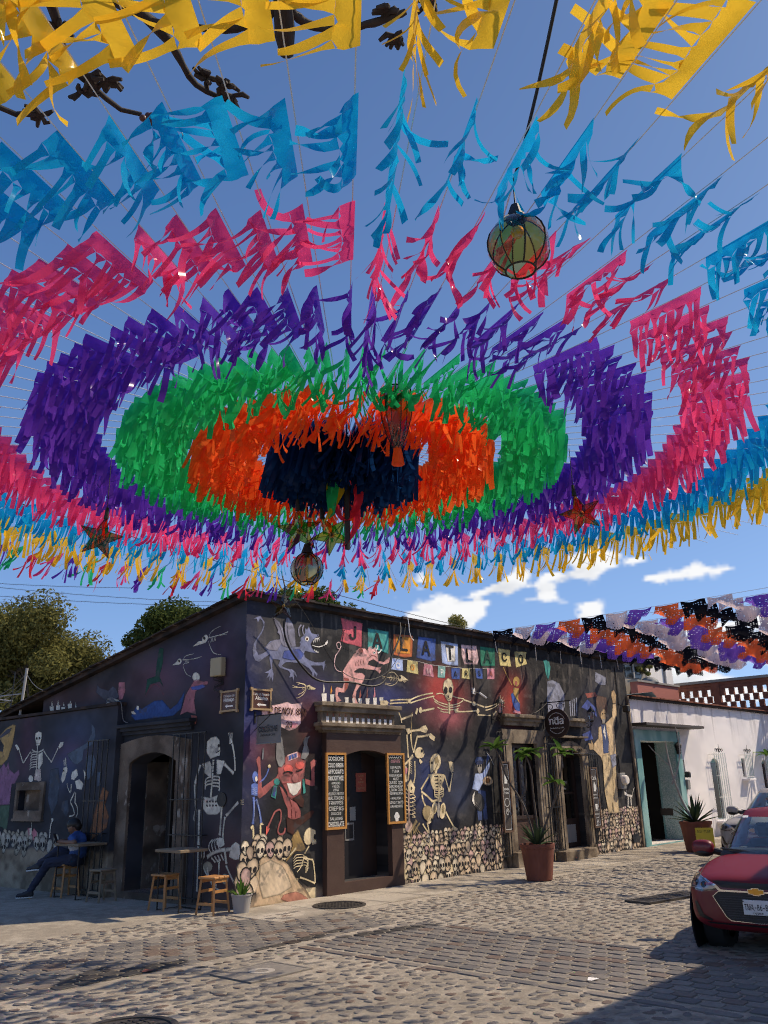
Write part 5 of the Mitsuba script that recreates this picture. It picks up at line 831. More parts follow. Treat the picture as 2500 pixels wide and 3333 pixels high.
swirl = sg.LineString([(0.05 * math.cos(t) * (1 - t / 14), .07 * math.sin(t) * (1 - t / 14)) for t in np.linspace(0, 9, 30)]).buffer(.005)
narrow('tall dark wooden sign with white drawings at the window, left of the potted frangipani', 6.03, 6.33, .66, 1.95, .20, [(swirl, 1.02), (sg.Point(0, 0).buffer(.08).difference(sg.Point(0, 0).buffer(.07)), 1.20), ('Bebidas', 1.42, .05), ('frías', 1.35, .05), (pot, 1.62)])
narrow('tall dark wooden sign reading Café with a drawn cup, right of the glass door', 9.36, 9.66, .57, 1.83, .21, [('Café', 1.56, .085), (pot, 1.40), ('espresso', 1.24, .035), ('americano', 1.17, .035), (cup, 1.00), ('capuchino', .84, .03), ('y más', .77, .03), (swirl, .67)])
# round hanging sign
t = thing('hanging_sign', 'round dark hanging sign with white script between window and door', 'sign')
sx, syc, sz = 7.98, -.36, 2.72
disc = lathe([(0, -.018), (.285, -.018), (.30, -.008), (.30, .008), (.285, .018), (0, .018)], 40)
put('disc', xform(disc, (sx, syc, sz), -Y, Z, -X), 'm_door_leaf', t, smooth=40)
for s, z, h, bo in (('mer', .09, .05, False), ('nda', -.02, .15, True), ('desayunos y café', -.11, .03, False)): put('lettering', xform(text_c(s, h, .002, bo, width=.46), (sx - .0185, syc, sz + z), -Y, Z, -X), 'm_chalk', t)
put('ring', xform(prism(sg.Point(0, 0).buffer(.215, 20).difference(sg.Point(0, 0).buffer(.208, 20)).difference(sg.box(-.3, -.12, .3, .07)), 0, .002), (sx - .0185, syc, sz), -Y, Z, -X), 'm_chalk', t)
put('arm', cat_([tube([(sx, 0, 3.16), (sx, -.72, 3.16)], .012, 6), tube([(sx, -.02, 2.62), (sx, -.02, 3.18)], .012, 6), tube([(sx, -.16, 3.16), (sx, -.16, 3.0)], .005, 5), tube([(sx, -.56, 3.16), (sx, -.56, 2.95)], .005, 5)]), 'm_iron', t)
a = np.linspace(0, 6.5, 26)
for cy, cz, s in ((-.22, 3.05, 1), (-.45, 3.06, -1)): put('scroll', tube(np.stack([a * 0 + sx, cy + s * (.11 - .015 * a) * np.cos(a), cz + (.09 - .012 * a) * np.sin(a)], 1), .008, 5), 'm_iron', t)
# wall lanterns
def lantern(x, z, label):
    t = thing('wall_lantern', label, 'lantern', 'black wall lanterns by the glass door'); c = (x, -.20, z)
    put('arm', cat_([tube([(x, 0, z - .20), (x, -.10, z - .26), (x, -.20, z - .20), (x, -.20, z - .13)], .010, 6), box(x - .03, x + .03, -.012, 0, z - .30, z - .12), tube(np.stack([a * 0 + x, -.08 + (.05 - .006 * a) * np.cos(a), z - .2 + (.05 - .006 * a) * np.sin(a)], 1), .006, 5)]), 'm_iron', t)
    put('cage', cat_([lathe([(0, -.15), (.035, -.14), (.05, -.11), (.05, -.105)], 8, c)] + [tube([(x + .05 * math.cos(q), -.20 + .05 * math.sin(q), z - .11), (x + .085 * math.cos(q), -.20 + .085 * math.sin(q), z + .08)], .006, 5) for q in np.arange(6) * math.pi / 3]), 'm_iron', t)
    put('roof', lathe([(.11, .08), (.10, .09), (.05, .15), (.02, .17), (.012, .21), (0, .22)], 10, c), 'm_iron', t)
    put('glass', lathe([(.045, -.11), (.08, .08)], 6, c), 'm_pane', t)
lantern(6.17, 2.98, 'black wall lantern left of the window cornice, under the painted hand'); lantern(9.72, 2.95, 'black wall lantern right of the glass door cornice')
# small electrical things
t = thing('spotlight', 'small white tube spotlight on the red painted skeleton wall', 'spotlight'); put('base', onR(box(5.55, 5.62, 3.22, 3.34, 0, .03)), 'm_white', t); put('tube', tube([(5.66, -.10, 3.24), (5.84, -.13, 3.15)], .02), 'm_white', t); put('arm', tube([(5.58, -.02, 3.26), (5.68, -.10, 3.23)], .008, 5), 'm_iron', t)
t = thing('floodlight', 'black floodlight beside the painted raised hand at the right end of the dark front', 'floodlight'); put('housing', box(11.38, 11.52, -.26, -.12, 3.10, 3.26, .02), 'm_iron', t); put('arm', tube([(11.45, 0, 3.30), (11.45, -.16, 3.22)], .012, 6), 'm_iron', t); put('pipe', tube([(11.42, -.015, 3.3), (11.42, -.015, 4.2)], .010, 6), 'm_iron', t)
t = thing('electric_meter', 'pale round electricity meter low on the dark front by the turquoise doorway', 'meter'); put('case', onR(box(10.98, 11.24, 1.34, 1.70, 0, .09, .01)), 'm_grey', t); put('dial', xform(lathe([(0, .0), (.11, 0), (.11, .08), (.09, .11), (0, .115)], 18), (11.11, -.09, 1.54), X, Z, -Y), 'm_cream_block', t, smooth=40); put('conduit', tube([(11.11, -.02, 1.7), (11.11, -.02, 2.1)], .014, 6), 'm_iron', t)
t = thing('junction_box', 'beige electric box with tangled wires above the street sign on the shaded front', 'electric box'); put('case', onL(box(.42, .68, 3.22, 3.50, .02, .12, .01)), 'm_beige_box', t)
for k in range(5):
    q = np.linspace(0, 1, 8); put('wire', onL(tube(np.stack([.55 + .08 * np.sin(q * (5 + k) + k), 3.22 - q * (.12 + .05 * k), .05 + .04 * np.sin(q * 6 + k)], 1), .005, 4)), 'm_cable', t)
# cables slung across the front
def spline(p, n=40):
    from scipy.interpolate import CubicSpline
    p = np.asarray(p, float); t = np.concatenate([[0], np.cumsum(np.linalg.norm(np.diff(p, axis=0), axis=1))]); return CubicSpline(t, p)(np.linspace(0, t[-1], n))
put('cable', tube(spline([(.49, -.3, 4.02), (.54, -.3, 3.71), (.83, -.3, 3.38), (1.14, -.3, 3.18), (1.36, -.3, 3.15), (1.94, -.3, 3.18), (2.55, -.3, 3.17), (2.70, -.3, 3.24), (2.93, -.26, 3.62), (3.27, -.2, 4.11), (3.36, -.12, 4.36)]), .016, 6), 'm_cable', label='thick black cable drooping from the star lantern across the painted imp', cat='cable')
put('cable', tube(spline([(.62, -.3, 4.42), (.83, -.3, 4.26), (1.25, -.3, 3.79), (1.7, -.3, 3.35), (2.25, -.3, 3.24), (2.81, -.3, 3.42), (3.27, -.25, 3.94), (3.51, -.12, 4.36)]), .006, 5), 'm_cable', label='thin wire drooping from the roof corner over the painted imp', cat='cable')
put('cable', tube([(5.52, -.10, 4.4), (5.55, -.05, 3.9), (5.58, -.03, 3.32)], .010, 5), 'm_cable', label='short black cable running down from the roof edge to the small spotlight', cat='cable')
q = np.linspace(0, 1, 24)
put('cable', tube(np.stack([6.95 + 1.03 * q, -.06 - .1 * q, 2.90 + .26 * q - .12 * np.sin(q * math.pi)], 1), .007, 5), 'm_cable', label='black wire from the window cornice up to the round hanging sign', cat='cable')
R3 = np.random.default_rng(8)
for k, xx in enumerate((3.5, 6.1, 7.6, 8.6, 9.5, 10.4, 11.2)):
    p = [(xx, .1, roofz(.1) + .11), (xx + .03, -.16, roofz(0) + .12), (xx + .1 * R3.random(), -.19, 4.25), (xx + .15 * R3.random(), -.19, 4.02 + .1 * R3.random())]
    put('rope_end', tube(spline(p, 14), .008, 5), 'm_sign_white', label='loose white rope end hanging over the dark roof edge', cat='rope', group='rope ends on the roof edge')
# poles, wires and scrolls on the low wall
t = thing('wire_pole', 'thin pale pole with wires and a spiral bracket standing on the low wall', 'pole')
p0 = LD * 6.45 + LN * .05
put('pole', tube([p0 + Z * 2.95, p0 + Z * 3.95 + LN * -.05], .028, 8), 'm_pipe', t); put('rod', tube([LD * 6.85 + LN * .05 + Z * 2.95, LD * 6.80 + LN * .05 + Z * 3.9], .010, 6), 'm_iron', t)
put('scroll', tube(np.stack([LD * (6.95 + .10 * math.cos(u)) + LN * .05 + Z * (3.22 + .10 * math.sin(u)) for u in np.linspace(0, 5, 18)]), .010, 5), 'm_iron', t)
put('crossbar', cat_([tube([LD * 6.5 + Z * 3.45 + LN * .05, LD * 8.8 + Z * 3.52], .012, 6), tube([LD * 6.4 + Z * 3.22, LD * 7.0 + Z * 3.22], .010, 5), tube(spline([LD * 6.9 + Z * 3.35, LD * 7.6 + Z * 3.45, LD * 8.4 + Z * 3.62]), .012, 5)]), 'm_pipe', t)
for k in range(4): put('wire', tube(spline([LD * 6.45 + Z * (3.55 + .1 * k), LD * (7.2 + .2 * k) + Z * (3.35 + .05 * k), LD * (8.6 + .3 * k) + Z * (3.9 + .15 * k)], 20), .006, 4), 'm_thin_cable', t)
put('wire', tube(spline([LD * 6.45 + Z * 3.85, LD * 5.9 + Z * 3.5, LD * 5.4 + Z * 3.42], 16), .007, 4), 'm_thin_cable', t)
put('wire_coil', cat_([onL(tube(np.stack([3.3 + .14 * np.cos(a) + .02 * k, 3.06 + .05 * np.sin(a + k), .06 + .06 * np.sin(a)], 1), .006, 4)) for k in range(3)] + [onL(tube(spline([(3.1, 3.03, .12), (2.96, 2.98, .12), (2.93, 2.7, .06), (2.86, 2.68, .04)], 14), .007, 4))]), 'm_thin_cable', label='loop of loose wire lying on the end of the low wall', cat='wire')

# ------------------------------------------------------------------ the white house with the turquoise doorway, and what stands behind it
mat('m_teal_bar', (.30, .42, .41), .6)
HW = thing('white_house', 'long white house with turquoise doorway and barred windows down the sunny street', 'building')
DW = sg.box(12.27, .04, 14.25, 2.46); WINS = [(16.45, 17.0, .42, 2.05, 1), (18.72, 18.98, 1.50, 2.05, 0), (20.35, 20.75, .45, 2.02, 1)]
def wop(w):
    return arch(w[0], w[1], w[2], w[3] - .12, w[3]) if w[4] else sg.box(w[0], w[2], w[1], w[3])
wf = sg.box(11.935, -.05, 30.0, 3.46).difference(so.unary_union([DW] + [wop(w) for w in WINS]))
put('front_wall', onR(prism(wf, -.5, 0.0)), 'm_white_wall', HW)
put('closing_walls', cat_([box(11.94, 29.9, 5.9, 6.0, 0, 3.2), box(29.8, 29.9, .5, 5.9, 0, 3.3), box(11.94, 29.9, .6, 5.9, 3.0, 3.1), box(12.0, 29.8, 2.5, 2.6, 0, 3.0)]), 'm_interior', HW)
rf = put('roof', tri([[11.94, -.10, 3.47], [30, -.10, 3.47], [30, 6.1, 3.25], [11.94, 6.1, 3.25], [11.94, -.10, 3.52], [30, -.10, 3.52], [30, 6.1, 3.30], [11.94, 6.1, 3.30]], [[3, 2, 1, 0], [4, 5, 6, 7], [0, 1, 5, 4], [1, 2, 6, 5], [2, 3, 7, 6], [3, 0, 4, 7]]), 'm_roof', HW)
x = 11.95
while x < 29.5:
    w = R1.uniform(.22, .30); put('tile', box(x + .006, x + w - .006, -.13 - R1.uniform(0, .03), .2, 3.521, 3.545 + R1.uniform(0, .012)), 'm_brick', rf); x += w
put('door_frame', onR(prism(sg.box(11.98, -.04, 14.55, 2.72).difference(DW), .002, .05)), 'm_teal', HW, label='turquoise plaster frame of the wide doorway')
put('door_reveal', onR(cat_([box(12.25, 12.27, .0, 2.47, -.55, .04), box(14.25, 14.27, .0, 2.47, -.55, .04), box(12.25, 14.27, 2.46, 2.48, -.55, .04)])), 'm_teal', HW)
put('reveal_panel', moved(box(.5, .85, -.022, -.002, .62, .80), math.pi / 2, (14.246, -.25, 0)), 'm_sign_dark', HW)
put('threshold', onR(box(12.27, 14.25, -.05, .04, -.5, .04)), 'm_slab', HW)
put('hall_wall', box(12.0, 12.1, .55, 2.5, 0, 3), 'm_interior', HW); put('hall_wall', box(14.9, 15.0, .55, 2.5, 0, 3), 'm_interior', HW)
put('canopy', onR(box(11.95, 15.35, 2.80, 2.87, 0, .42, .006)), 'm_sign_dark', HW, label='thin dark slab canopy over the turquoise doorway')
t = thing('entry_lantern', 'small dark lantern hanging inside the turquoise doorway', 'lantern'); put('cage', lathe([(.0, -.16), (.05, -.14), (.085, .06), (.10, .08), (.03, .15), (0, .17)], 6, (14.0, -.22, 2.28)), 'm_iron', t); put('rod', tube([(14.0, -.22, 2.44), (14.0, -.22, 2.80)], .008, 5), 'm_iron', t)
for w in WINS:
    W = put('window', onR(cat_([box(w[0] - .02, w[1] + .02, w[2], w[3] + .03, -.10, -.07)])), 'm_teal', HW, label=None)
    put('shutter_panel', onR(box(w[0] + .02, w[1] - .02, w[2] + .03, w[3] - .12, -.07, -.055)), 'm_window_dark', W)
    G3 = put('window_grille', onR(cat_([box(w[0] - .10, w[1] + .12, z - .008, z + .008, .16, .18) for z in np.linspace(w[2] + .02, w[3] + .10, 4 if w[4] else 2)])), 'm_white', HW)
    n = 6 if w[4] else 5
    for xx in np.linspace(w[0] - .09, w[1] + .11, n): put('bar', onR(tube([(xx, w[2] - .02, .17), (xx, w[3] + .14, .17)], .009, 5)), 'm_teal_bar', G3)
    for xx in (w[0] - .09, w[1] + .11):
        for z in (w[2] + .02, w[3] + .10): put('bracket', onR(tube([(xx, z, 0), (xx, z, .17)], .009, 5)), 'm_white', G3)
    cx = (w[0] + w[1]) / 2; aa = np.linspace(0, 5, 14)
    for s in (-1, 1):
        for o in (.06, .2): put('scroll', onR(tube(np.stack([cx + s * o + s * (.07 - .01 * aa) * np.cos(aa), w[3] + .20 + (.07 - .01 * aa) * np.sin(aa), aa * 0 + .17], 1), .011, 5)), 'm_iron', G3)
    put('finial', onR(tube([(cx, w[3] + .14, .17), (cx, w[3] + .38, .17)], (.014, .004), 5)), 'm_iron', G3)
    put('sill', onR(box(w[0] - .12, w[1] + .14, w[2] - .09, w[2] - .03, .0, .22, .008)), 'm_white_wall', HW)
t = thing('wall_light', 'small grey outdoor light and meter box on the white wall beside the turquoise doorway', 'light'); put('box', onR(box(14.62, 14.78, 1.25, 1.5, 0, .08, .01)), 'm_grey', t); put('lamp', onR(box(14.60, 14.72, 1.55, 1.7, .02, .16, .02)), 'm_iron', t); put('conduit', tube([(14.7, -.012, 1.7), (14.7, -.012, 2.0)], .01, 5), 'm_grey', t)

# perforated brick parapet of the house across the end of the lane
LW_ = thing('lattice_wall', 'perforated red brick parapet with rows of square openings above the white house', 'wall')
def onX(m): return xform(m, (22.0, 4.2, 0), -Y, Z, -X)     # local x runs towards -Y
for k in range(12):
    z = 3.30 + .1155 * k; kind = k % 2
    if k < 4 or k > 9:
        put('brick_course', onX(box(-.3, 5.6, z + .004, z + .112, -.12, 0.0)), 'm_brick', LW_); continue
    xx = 0.0 + (.16 if (k // 2) % 2 else 0)
    while xx < 5.4:
        put('brick', onX(box(xx, xx + .165, z + .004, z + .112, -.12, R3.uniform(0, .012))), 'm_brick', LW_); xx += .32
for c0 in (-.3, 2.33, 5.4): put('pier', onX(box(c0, c0 + .24, 2.6, 4.68, -.15, .03)), 'm_brick', LW_)
put('coping', onX(box(-.35, 5.7, 4.69, 4.78, -.18, .06)), 'm_cement', LW_)
put('lower_wall', onX(box(-.3, 5.7, 0, 3.30, -.14, 0)), 'm_brick', LW_)
t = thing('roof_tower', 'cream white block rising behind the white house roof', 'building'); put('wall', box(19.37, 21.4, 3.0, 5.4, 2.4, 5.55), 'm_cream_block', t); put('ledge', box(19.3, 21.45, 2.95, 5.5, 5.55, 5.62), 'm_cement', t); put('drainpipe', tube([(20.7, 2.96, 3), (20.7, 2.96, 5.5)], .04), 'm_pipe', t)
t = thing('roof_room', 'grey cement rooftop room with a dark window next to the cream block', 'building'); put('wall', box(17.3, 19.35, 3.02, 5.2, 2.4, 5.22), 'm_cement', t); put('window', box(17.85, 18.95, 2.99, 3.02, 4.72, 5.10), 'm_window_dark', t); put('roof_slab', box(17.0, 19.36, 2.8, 5.3, 5.22, 5.32), 'm_cement', t); put('column', box(18.35, 18.42, 2.95, 2.99, 4.7, 5.15), 'm_pipe', t)
t = thing('parapet_wall', 'low red painted rooftop wall in front of the cream block', 'wall'); put('wall', box(17.6, 20.6, 2.5, 2.75, 2.4, 4.50), 'm_red_tank', t); put('coping', box(17.55, 20.65, 2.45, 2.8, 4.50, 4.56), 'm_cement', t)
t = thing('roof_dome', 'small grey domed vent on the red rooftop wall', 'vent'); put('dome', lathe([(.30, 0), (.28, .08), (.18, .16), (0, .20)], 18, (18.9, 2.7, 4.56)), 'm_grey', t, smooth=60)
t = thing('gable_shed', 'pale sheet metal gable peeping over the tile edge of the white house', 'shed'); put('sheet', tri([[14.85, 1.5, 3.85], [16.5, 1.5, 4.02], [16.9, 1.5, 3.82], [14.85, 4, 3.85], [16.5, 4, 4.02], [16.9, 4, 3.82]], [[0, 1, 4, 3], [1, 2, 5, 4]]), 'm_roof_sheet', t); put('wall', box(14.9, 16.85, 1.6, 3.9, 3.2, 3.80), 'm_cream_block', t)
for k in range(2): put('aerial_mast', tube([(21.9 + .25 * k, 3.4, 4.4), (21.75 + .2 * k, 3.4, 6.0)], .025, 6), 'm_pipe', label=('left' if k == 0 else 'right') + ' one of two thin masts beside the cream rooftop block', cat='mast', group='masts on the roof')
# a far roof edge at the left end of the lane
t = thing('far_house', 'pale roof edge of a house behind the low painted wall at far left', 'building'); put('wall', onL(box(7.2, 13.5, 0, 3.05, -4.2, -.8)), 'm_cream_block', t); put('roof_edge', onL(box(7.05, 13.8, 3.05, 3.16, -4.4, -.6)), 'm_white', t); put('eave', onL(box(7.2, 13.6, 2.94, 3.05, -4.3, -.66)), 'm_sign_wood', t)
# house across the street, right of the camera (only its shade falls into the picture)
t = thing('shade_house', 'long plain house across the street, outside the picture, whose shade lies at the lower right', 'building')
put('wall', box(0.9, 24.0, -13.9, -8.97, -.02, 4.9), 'm_white_wall', t); put('roof', box(0.8, 24.1, -14.0, -8.87, 4.9, 5.0), 'm_roof', t); put('door', box(4.0, 5.1, -8.99, -8.94, 0, 2.1), 'm_sign_wood', t)
for xx in (2.0, 7.0, 9.5): put('window', box(xx, xx + .9, -8.99, -8.95, .9, 2.1), 'm_window_dark', t)

# ------------------------------------------------------------------ the wheel of fringed plastic flags
HUB = np.array([-3.545, -5.763, 4.167]); NS = 90; KS = 0.85
WIND = np.array([-0.72, 0.69, 0.0])
R4 = np.random.default_rng(77)
RINGS = [(n_, KS * a_, KS * b_) for n_, a_, b_ in (('navy', .14, .70), ('orange', .88, 1.38), ('green', 1.46, 2.03), ('purple', 2.17, 2.75), ('pink', 2.95, 3.48), ('blue', 3.67, 4.20), ('yellow', 4.43, 4.98))]


def string_z(r): return HUB[2] - 0.10 * np.sin(np.clip(r / 4.8, 0, 1) * math.pi) + 0.02 * r


def fringe(p0, e, w, alpha, rng, n=8, h1=.15, L=.30, calm=0.0):
    """a sheet tied along p0..p0+e*w; its header hangs from the string, its fringe streams in the wind. Returns [(v, f, is_strip)]"""
    wp = WIND - e * (WIND @ e); ln = np.linalg.norm(wp); wp = wp / max(ln, 1e-6); along = WIND @ e
    a0 = alpha * min(1.0, 0.35 + ln); sk0 = along * math.sin(alpha) * .75
    def step(a, sk):
        d = -Z * math.cos(a) + wp * math.sin(a) + e * sk
        return d / np.linalg.norm(d)
    m, rows = 2 * n + 1, 4
    s = np.linspace(0, 1, m); top = p0 + e * w * s[:, None]
    lay_ = [top]; ph = rng.uniform(0, 6.28)
    for k in range(1, rows):
        nxt = []
        for j in range(m):
            a = a0 + .22 * math.sin(ph + 5 * s[j] + k) * (1 - calm * .6) + .10 * k * (rng.random() - .4)
            nxt.append(lay_[-1][j] + step(a, sk0 * (.5 + .2 * k) - (s[j] - .5) * .10) * h1 / (rows - 1) + rng.normal(0, .0035, 3))
        lay_.append(np.array(nxt))
    v = np.vstack(lay_); i = np.arange(m - 1)
    f = np.vstack([np.column_stack([r * m + i, r * m + i + 1, (r + 1) * m + i + 1, (r + 1) * m + i]) for r in range(rows - 1)])
    out = [(v, f, False)]
    last = lay_[-1]; seg = 6
    tame = .40 if rng.random() < .45 else 1.0      # a flag whose fringe streams together, or one whose strips tangle
    for q in range(n):
        A, B = last[2 * q], last[2 * q + 2]; c = (A + B) / 2; hw = np.linalg.norm(B - A) / 2 * (rng.uniform(.52, .86) if calm < .8 else rng.uniform(.70, .96))
        l = L * rng.uniform(.82, 1.12); a = a0 + tame * rng.normal(0, .16 + .24 * (1 - calm)); sk = sk0 + tame * rng.normal(0, .08 + .36 * (1 - calm)); ph2 = rng.uniform(0, 6.28); amp = (.12 + .55 * (1 - calm) * rng.random()) * (.5 + .5 * tame); tw = 0.0; twr = (.4 + .6 * tame) * rng.normal(0, .16 + .66 * (1 - calm)); curl = rng.normal(.05, .12 + .12 * (1 - calm))
        vs = [A, B]; d = None
        for k in range(1, seg + 1):
            u = k / seg
            d = step(a + amp * math.sin(ph2 + 3.4 * u) * u + curl * k * .5, sk * (.6 + .5 * u) + .25 * amp * math.cos(ph2 + 4 * u) * u)
            c = c + d * l / seg; tw += twr * .55
            sd = e * math.cos(tw) + np.cross(d, e) * math.sin(tw); sd -= d * (sd @ d); sd /= np.linalg.norm(sd) + 1e-9
            ww = hw * (1 - .22 * u)
            vs += [c - sd * ww, c + sd * ww]
        vs = np.array(vs); k = np.arange(seg)
        out.append((vs, np.column_stack([2 * k, 2 * k + 1, 2 * k + 3, 2 * k + 2]), True))
    return out


def join(pieces):
    vs, fs, n = [], [], 0
    for v, f, _ in pieces: vs.append(v); fs.append(f + n); n += len(v)
    return tri(np.vstack(vs), np.vstack(fs))


flags = []
for k in range(NS):
    az = (k + .5) * 2 * math.pi / NS + R4.normal(0, .004); e = np.array([math.cos(az), math.sin(az), 0])
    if -132.6 < math.degrees(az) - 360 * (az > math.pi) < -127.4: continue      # the lee beside the seam
    for name, a, b in RINGS:
        r0 = a + R4.uniform(-.02, .02); w = (b - a) * R4.uniform(.93, 1.0); mid = HUB + e * (r0 + w / 2)
        if (mid - CAM)[:2] @ FWD[:2] < -1.0: continue
        er = np.array([e[0], e[1], (string_z(r0 + w) - string_z(r0)) / w]); p0 = np.array([HUB[0] + e[0] * r0, HUB[1] + e[1] * r0, string_z(r0)])
        near = np.clip(1 - (np.linalg.norm((mid - CAM)[:2]) - 2.0) / 4.6, 0, 1)      # the open near side flutters, the far side hangs
        out_ = (r0 / 4.2)
        calm = np.clip(1.05 - near * .9 - .25 * out_, 0.02, .95)
        al = math.radians(6 + 46 * near * (.5 + .5 * out_) + R4.normal(0, 4 + 26 * near))
        L = {'navy': .31, 'orange': .23, 'green': .20, 'purple': .20, 'yellow': .25}.get(name, .20)
        flags.append((name, az, r0, mid, fringe(p0, er, w, max(al, .03), R4, n=9, h1={'navy': .12, 'orange': .12, 'green': .085, 'purple': .070, 'pink': .075, 'yellow': .095}.get(name, .085), L=L, calm=calm)))
# the seam where the wheel closes: one string with flags end to end, hanging in the lee, seen edge on
SEAM = math.radians(-131.2); e = np.array([math.cos(SEAM), math.sin(SEAM), 0])
for name, a, b in (('orange', .80, 1.12), ('green', 1.16, 1.66), ('purple', 1.68, 2.34), ('pink', 2.36, 2.98), ('blue', 3.0, 3.72), ('yellow', 3.78, 4.25)):
    n2 = 2 if b - a > .4 else 1
    for h in range(n2):
        r0 = a + (b - a) * h / n2; w = (b - a) / n2 * .98; p0 = np.array([HUB[0] + e[0] * r0, HUB[1] + e[1] * r0, string_z(r0) - .01])
        flags.append((name, SEAM, r0, p0 + e * w / 2, fringe(p0, e, w, -.05 - .06 * R4.random(), R4, n=8, h1=.09, L=.22, calm=.80)))
# far side: a second, mixed row beyond the wheel
for k in range(46):
    az = math.radians(40 + k * 2.6) + R4.normal(0, .005); e = np.array([math.cos(az), math.sin(az), 0]); r0 = 4.7 + R4.uniform(-.1, .15); p0 = np.array([HUB[0] + e[0] * r0, HUB[1] + e[1] * r0, string_z(4.8) - .02]); name = ('red', 'green', 'purple', 'pink')[k % 4]
    flags.append(('mixed ' + name, az, r0, p0, fringe(p0, e, .36, .3, R4, n=6, h1=.08, L=.22, calm=.6)))

cen = np.array([f[3] for f in flags]) - np.array([0, 0, .2]); dist = np.linalg.norm(cen - CAM, axis=1)
vis = visible(cen[:, 0], cen[:, 1], cen[:, 2], .10); order = np.argsort(np.where(vis, dist, 1e3 + dist))
right = np.cross(FWD, UP)
rank = {int(i): n for n, i in enumerate(order)}
rest = {}
PROJ = np.array([(f_[3] - CAM) @ right / max((f_[3] - CAM) @ FWD, .1) for f_ in flags])
ORD = 'first second third fourth fifth sixth seventh eighth ninth tenth eleventh twelfth thirteenth fourteenth fifteenth sixteenth seventeenth eighteenth nineteenth twentieth'.split()
lots, todo, spec = {}, [], {}
for i in order:
    name, az, r0, mid, pcs = flags[i]; colr = name.split()[-1]; bs = 'm_film_' + colr
    if rank[int(i)] < 300 and vis[i]:
        rel = mid - HUB; lr = rel @ right; fb = rel[:2] @ (FWD[:2] / np.linalg.norm(FWD[:2]))
        side = 'left' if lr < -.45 * r0 else 'right' if lr > .45 * r0 else 'middle'; dep = 'near' if fb < -.25 * r0 else 'far' if fb > .25 * r0 else 'flanking'
        where = {'near': 'of the near arc overhead', 'far': 'of the far arc', 'flanking': 'at the flank of the ring'}[dep]
        if name.startswith('mixed'): lab = f'small {colr} fringed flag beyond the yellow outer rim, {side} of the wheel'
        else: lab = f'{colr} fringed plastic flag {where}, {"in the middle" if side == "middle" else "on the " + side} of the flag wheel'
        gp = lab.replace('flag ', 'flags ', 1); lots.setdefault(gp, []).append((PROJ[i], len(todo))); todo.append(i); spec[i] = (lab, gp, dep, side)
    else: rest.setdefault(name, []).append(join(pcs))
for gp, ms in lots.items():
    for k, (_, n_) in enumerate(sorted(ms)):
        i = todo[n_]; lab, _, dep, side = spec[i]; name = flags[i][0]
        if k < len(ORD): spec[i] = (f'{name} fringed flag, {ORD[k]} from the left in the {side} part of the {dep} {"arc" if dep != "flanking" else "stretch"}', gp, dep, side)
for i in todo:
        name, az, r0, mid, pcs = flags[i]; colr = name.split()[-1]; bs = 'm_film_' + colr; lab, gp, dep, side = spec[i]
        if rank[int(i)] < 46:      # near enough to tell the cut strips apart
            t = thing('fringed_flag', lab, 'flag', gp)
            put('header', join([p for p in pcs if not p[2]]), bs, t, smooth=True)
            for p in pcs:
                if p[2]: put('strip', tri(p[0], p[1]), bs, t, smooth=True)
        else:
            put('fringed_flag', join(pcs), bs, smooth=True, label=lab, cat='flag', group=gp)
for name, ms in rest.items():
    colr = name.split()[-1]
    put('flag_row', cat_(ms), 'm_film_' + colr, smooth=True, label=f'densely packed {name} fringed plastic flags in the flag wheel', cat='flags', kind='stuff')
for k in range(NS):
    az = (k + .5) * 2 * math.pi / NS; e = np.array([math.cos(az), math.sin(az), 0]); rmax = 5.6
    rr = np.linspace(.05, rmax, 9); pts = np.column_stack([HUB[0] + e[0] * rr, HUB[1] + e[1] * rr, [string_z(r) + .004 for r in rr]])
    if (pts[-1] - CAM)[:2] @ FWD[:2] < -2.5: continue
    put('string', tube(pts, .0028, 4, False), 'm_string', label='thin white radial string carrying the fringed flags of the wheel', cat='string', group='strings of the flag wheel')
# hub hoop and the ribbons that hang from it
t = thing('hub_hoop', 'dark hoop with hanging red, yellow and green drapes at the centre of the flag wheel', 'hoop')
a = np.linspace(0, 2 * math.pi, 25); put('hoop', tube(np.stack([HUB[0] + .12 * np.cos(a), HUB[1] + .12 * np.sin(a), a * 0 + HUB[2]], 1), .012, 6), 'm_iron', t)
put('post', tube([HUB + Z * .02, HUB - Z * .87], .022, 8), 'm_iron', t); put('cross_wire', cat_([tube([HUB + np.array([.12 * math.cos(q), .12 * math.sin(q), 0]), HUB], .005, 4) for q in (0, 1.57, 3.14, 4.71)]), 'm_iron', t)
def ribbon(pts, w, tw0=0.0, tw1=1.2):
    p = spline(pts, 16); d = np.gradient(p, axis=0); d /= np.linalg.norm(d, axis=1, keepdims=True); v = []
    for q, (c, dd) in enumerate(zip(p, d)):
        b = np.cross(dd, [.68, .62, .1]); b /= np.linalg.norm(b); n = np.cross(dd, b); tt = tw0 + (tw1 - tw0) * q / 15; s = b * math.cos(tt) + n * math.sin(tt); v += [c - s * w / 2, c + s * w / 2]
    k = np.arange(15); return tri(np.array(v), np.column_stack([2 * k, 2 * k + 1, 2 * k + 3, 2 * k + 2]))
rt = right / np.linalg.norm(right)
for cc, w, pts in (('red', .11, [(.06, -.05), (.10, -.45), (.09, -.62), (-.01, -.74), (-.09, -.60)]), ('green', .16, [(-.10, -.15), (-.13, -.45), (-.14, -.72)]), ('yellow', .09, [(.0, -.30), (-.08, -.52), (-.20, -.76)]), ('red', .07, [(.08, -.62), (.06, -.85), (-.05, -1.0)]), ('yellow', .06, [(-.16, -.02), (-.20, -.30), (-.18, -.46)])):
    put('drape', ribbon([HUB + (rt * x_ + Z * z_) * KS for x_, z_ in pts], w * KS), 'm_film_' + cc, t, smooth=True)

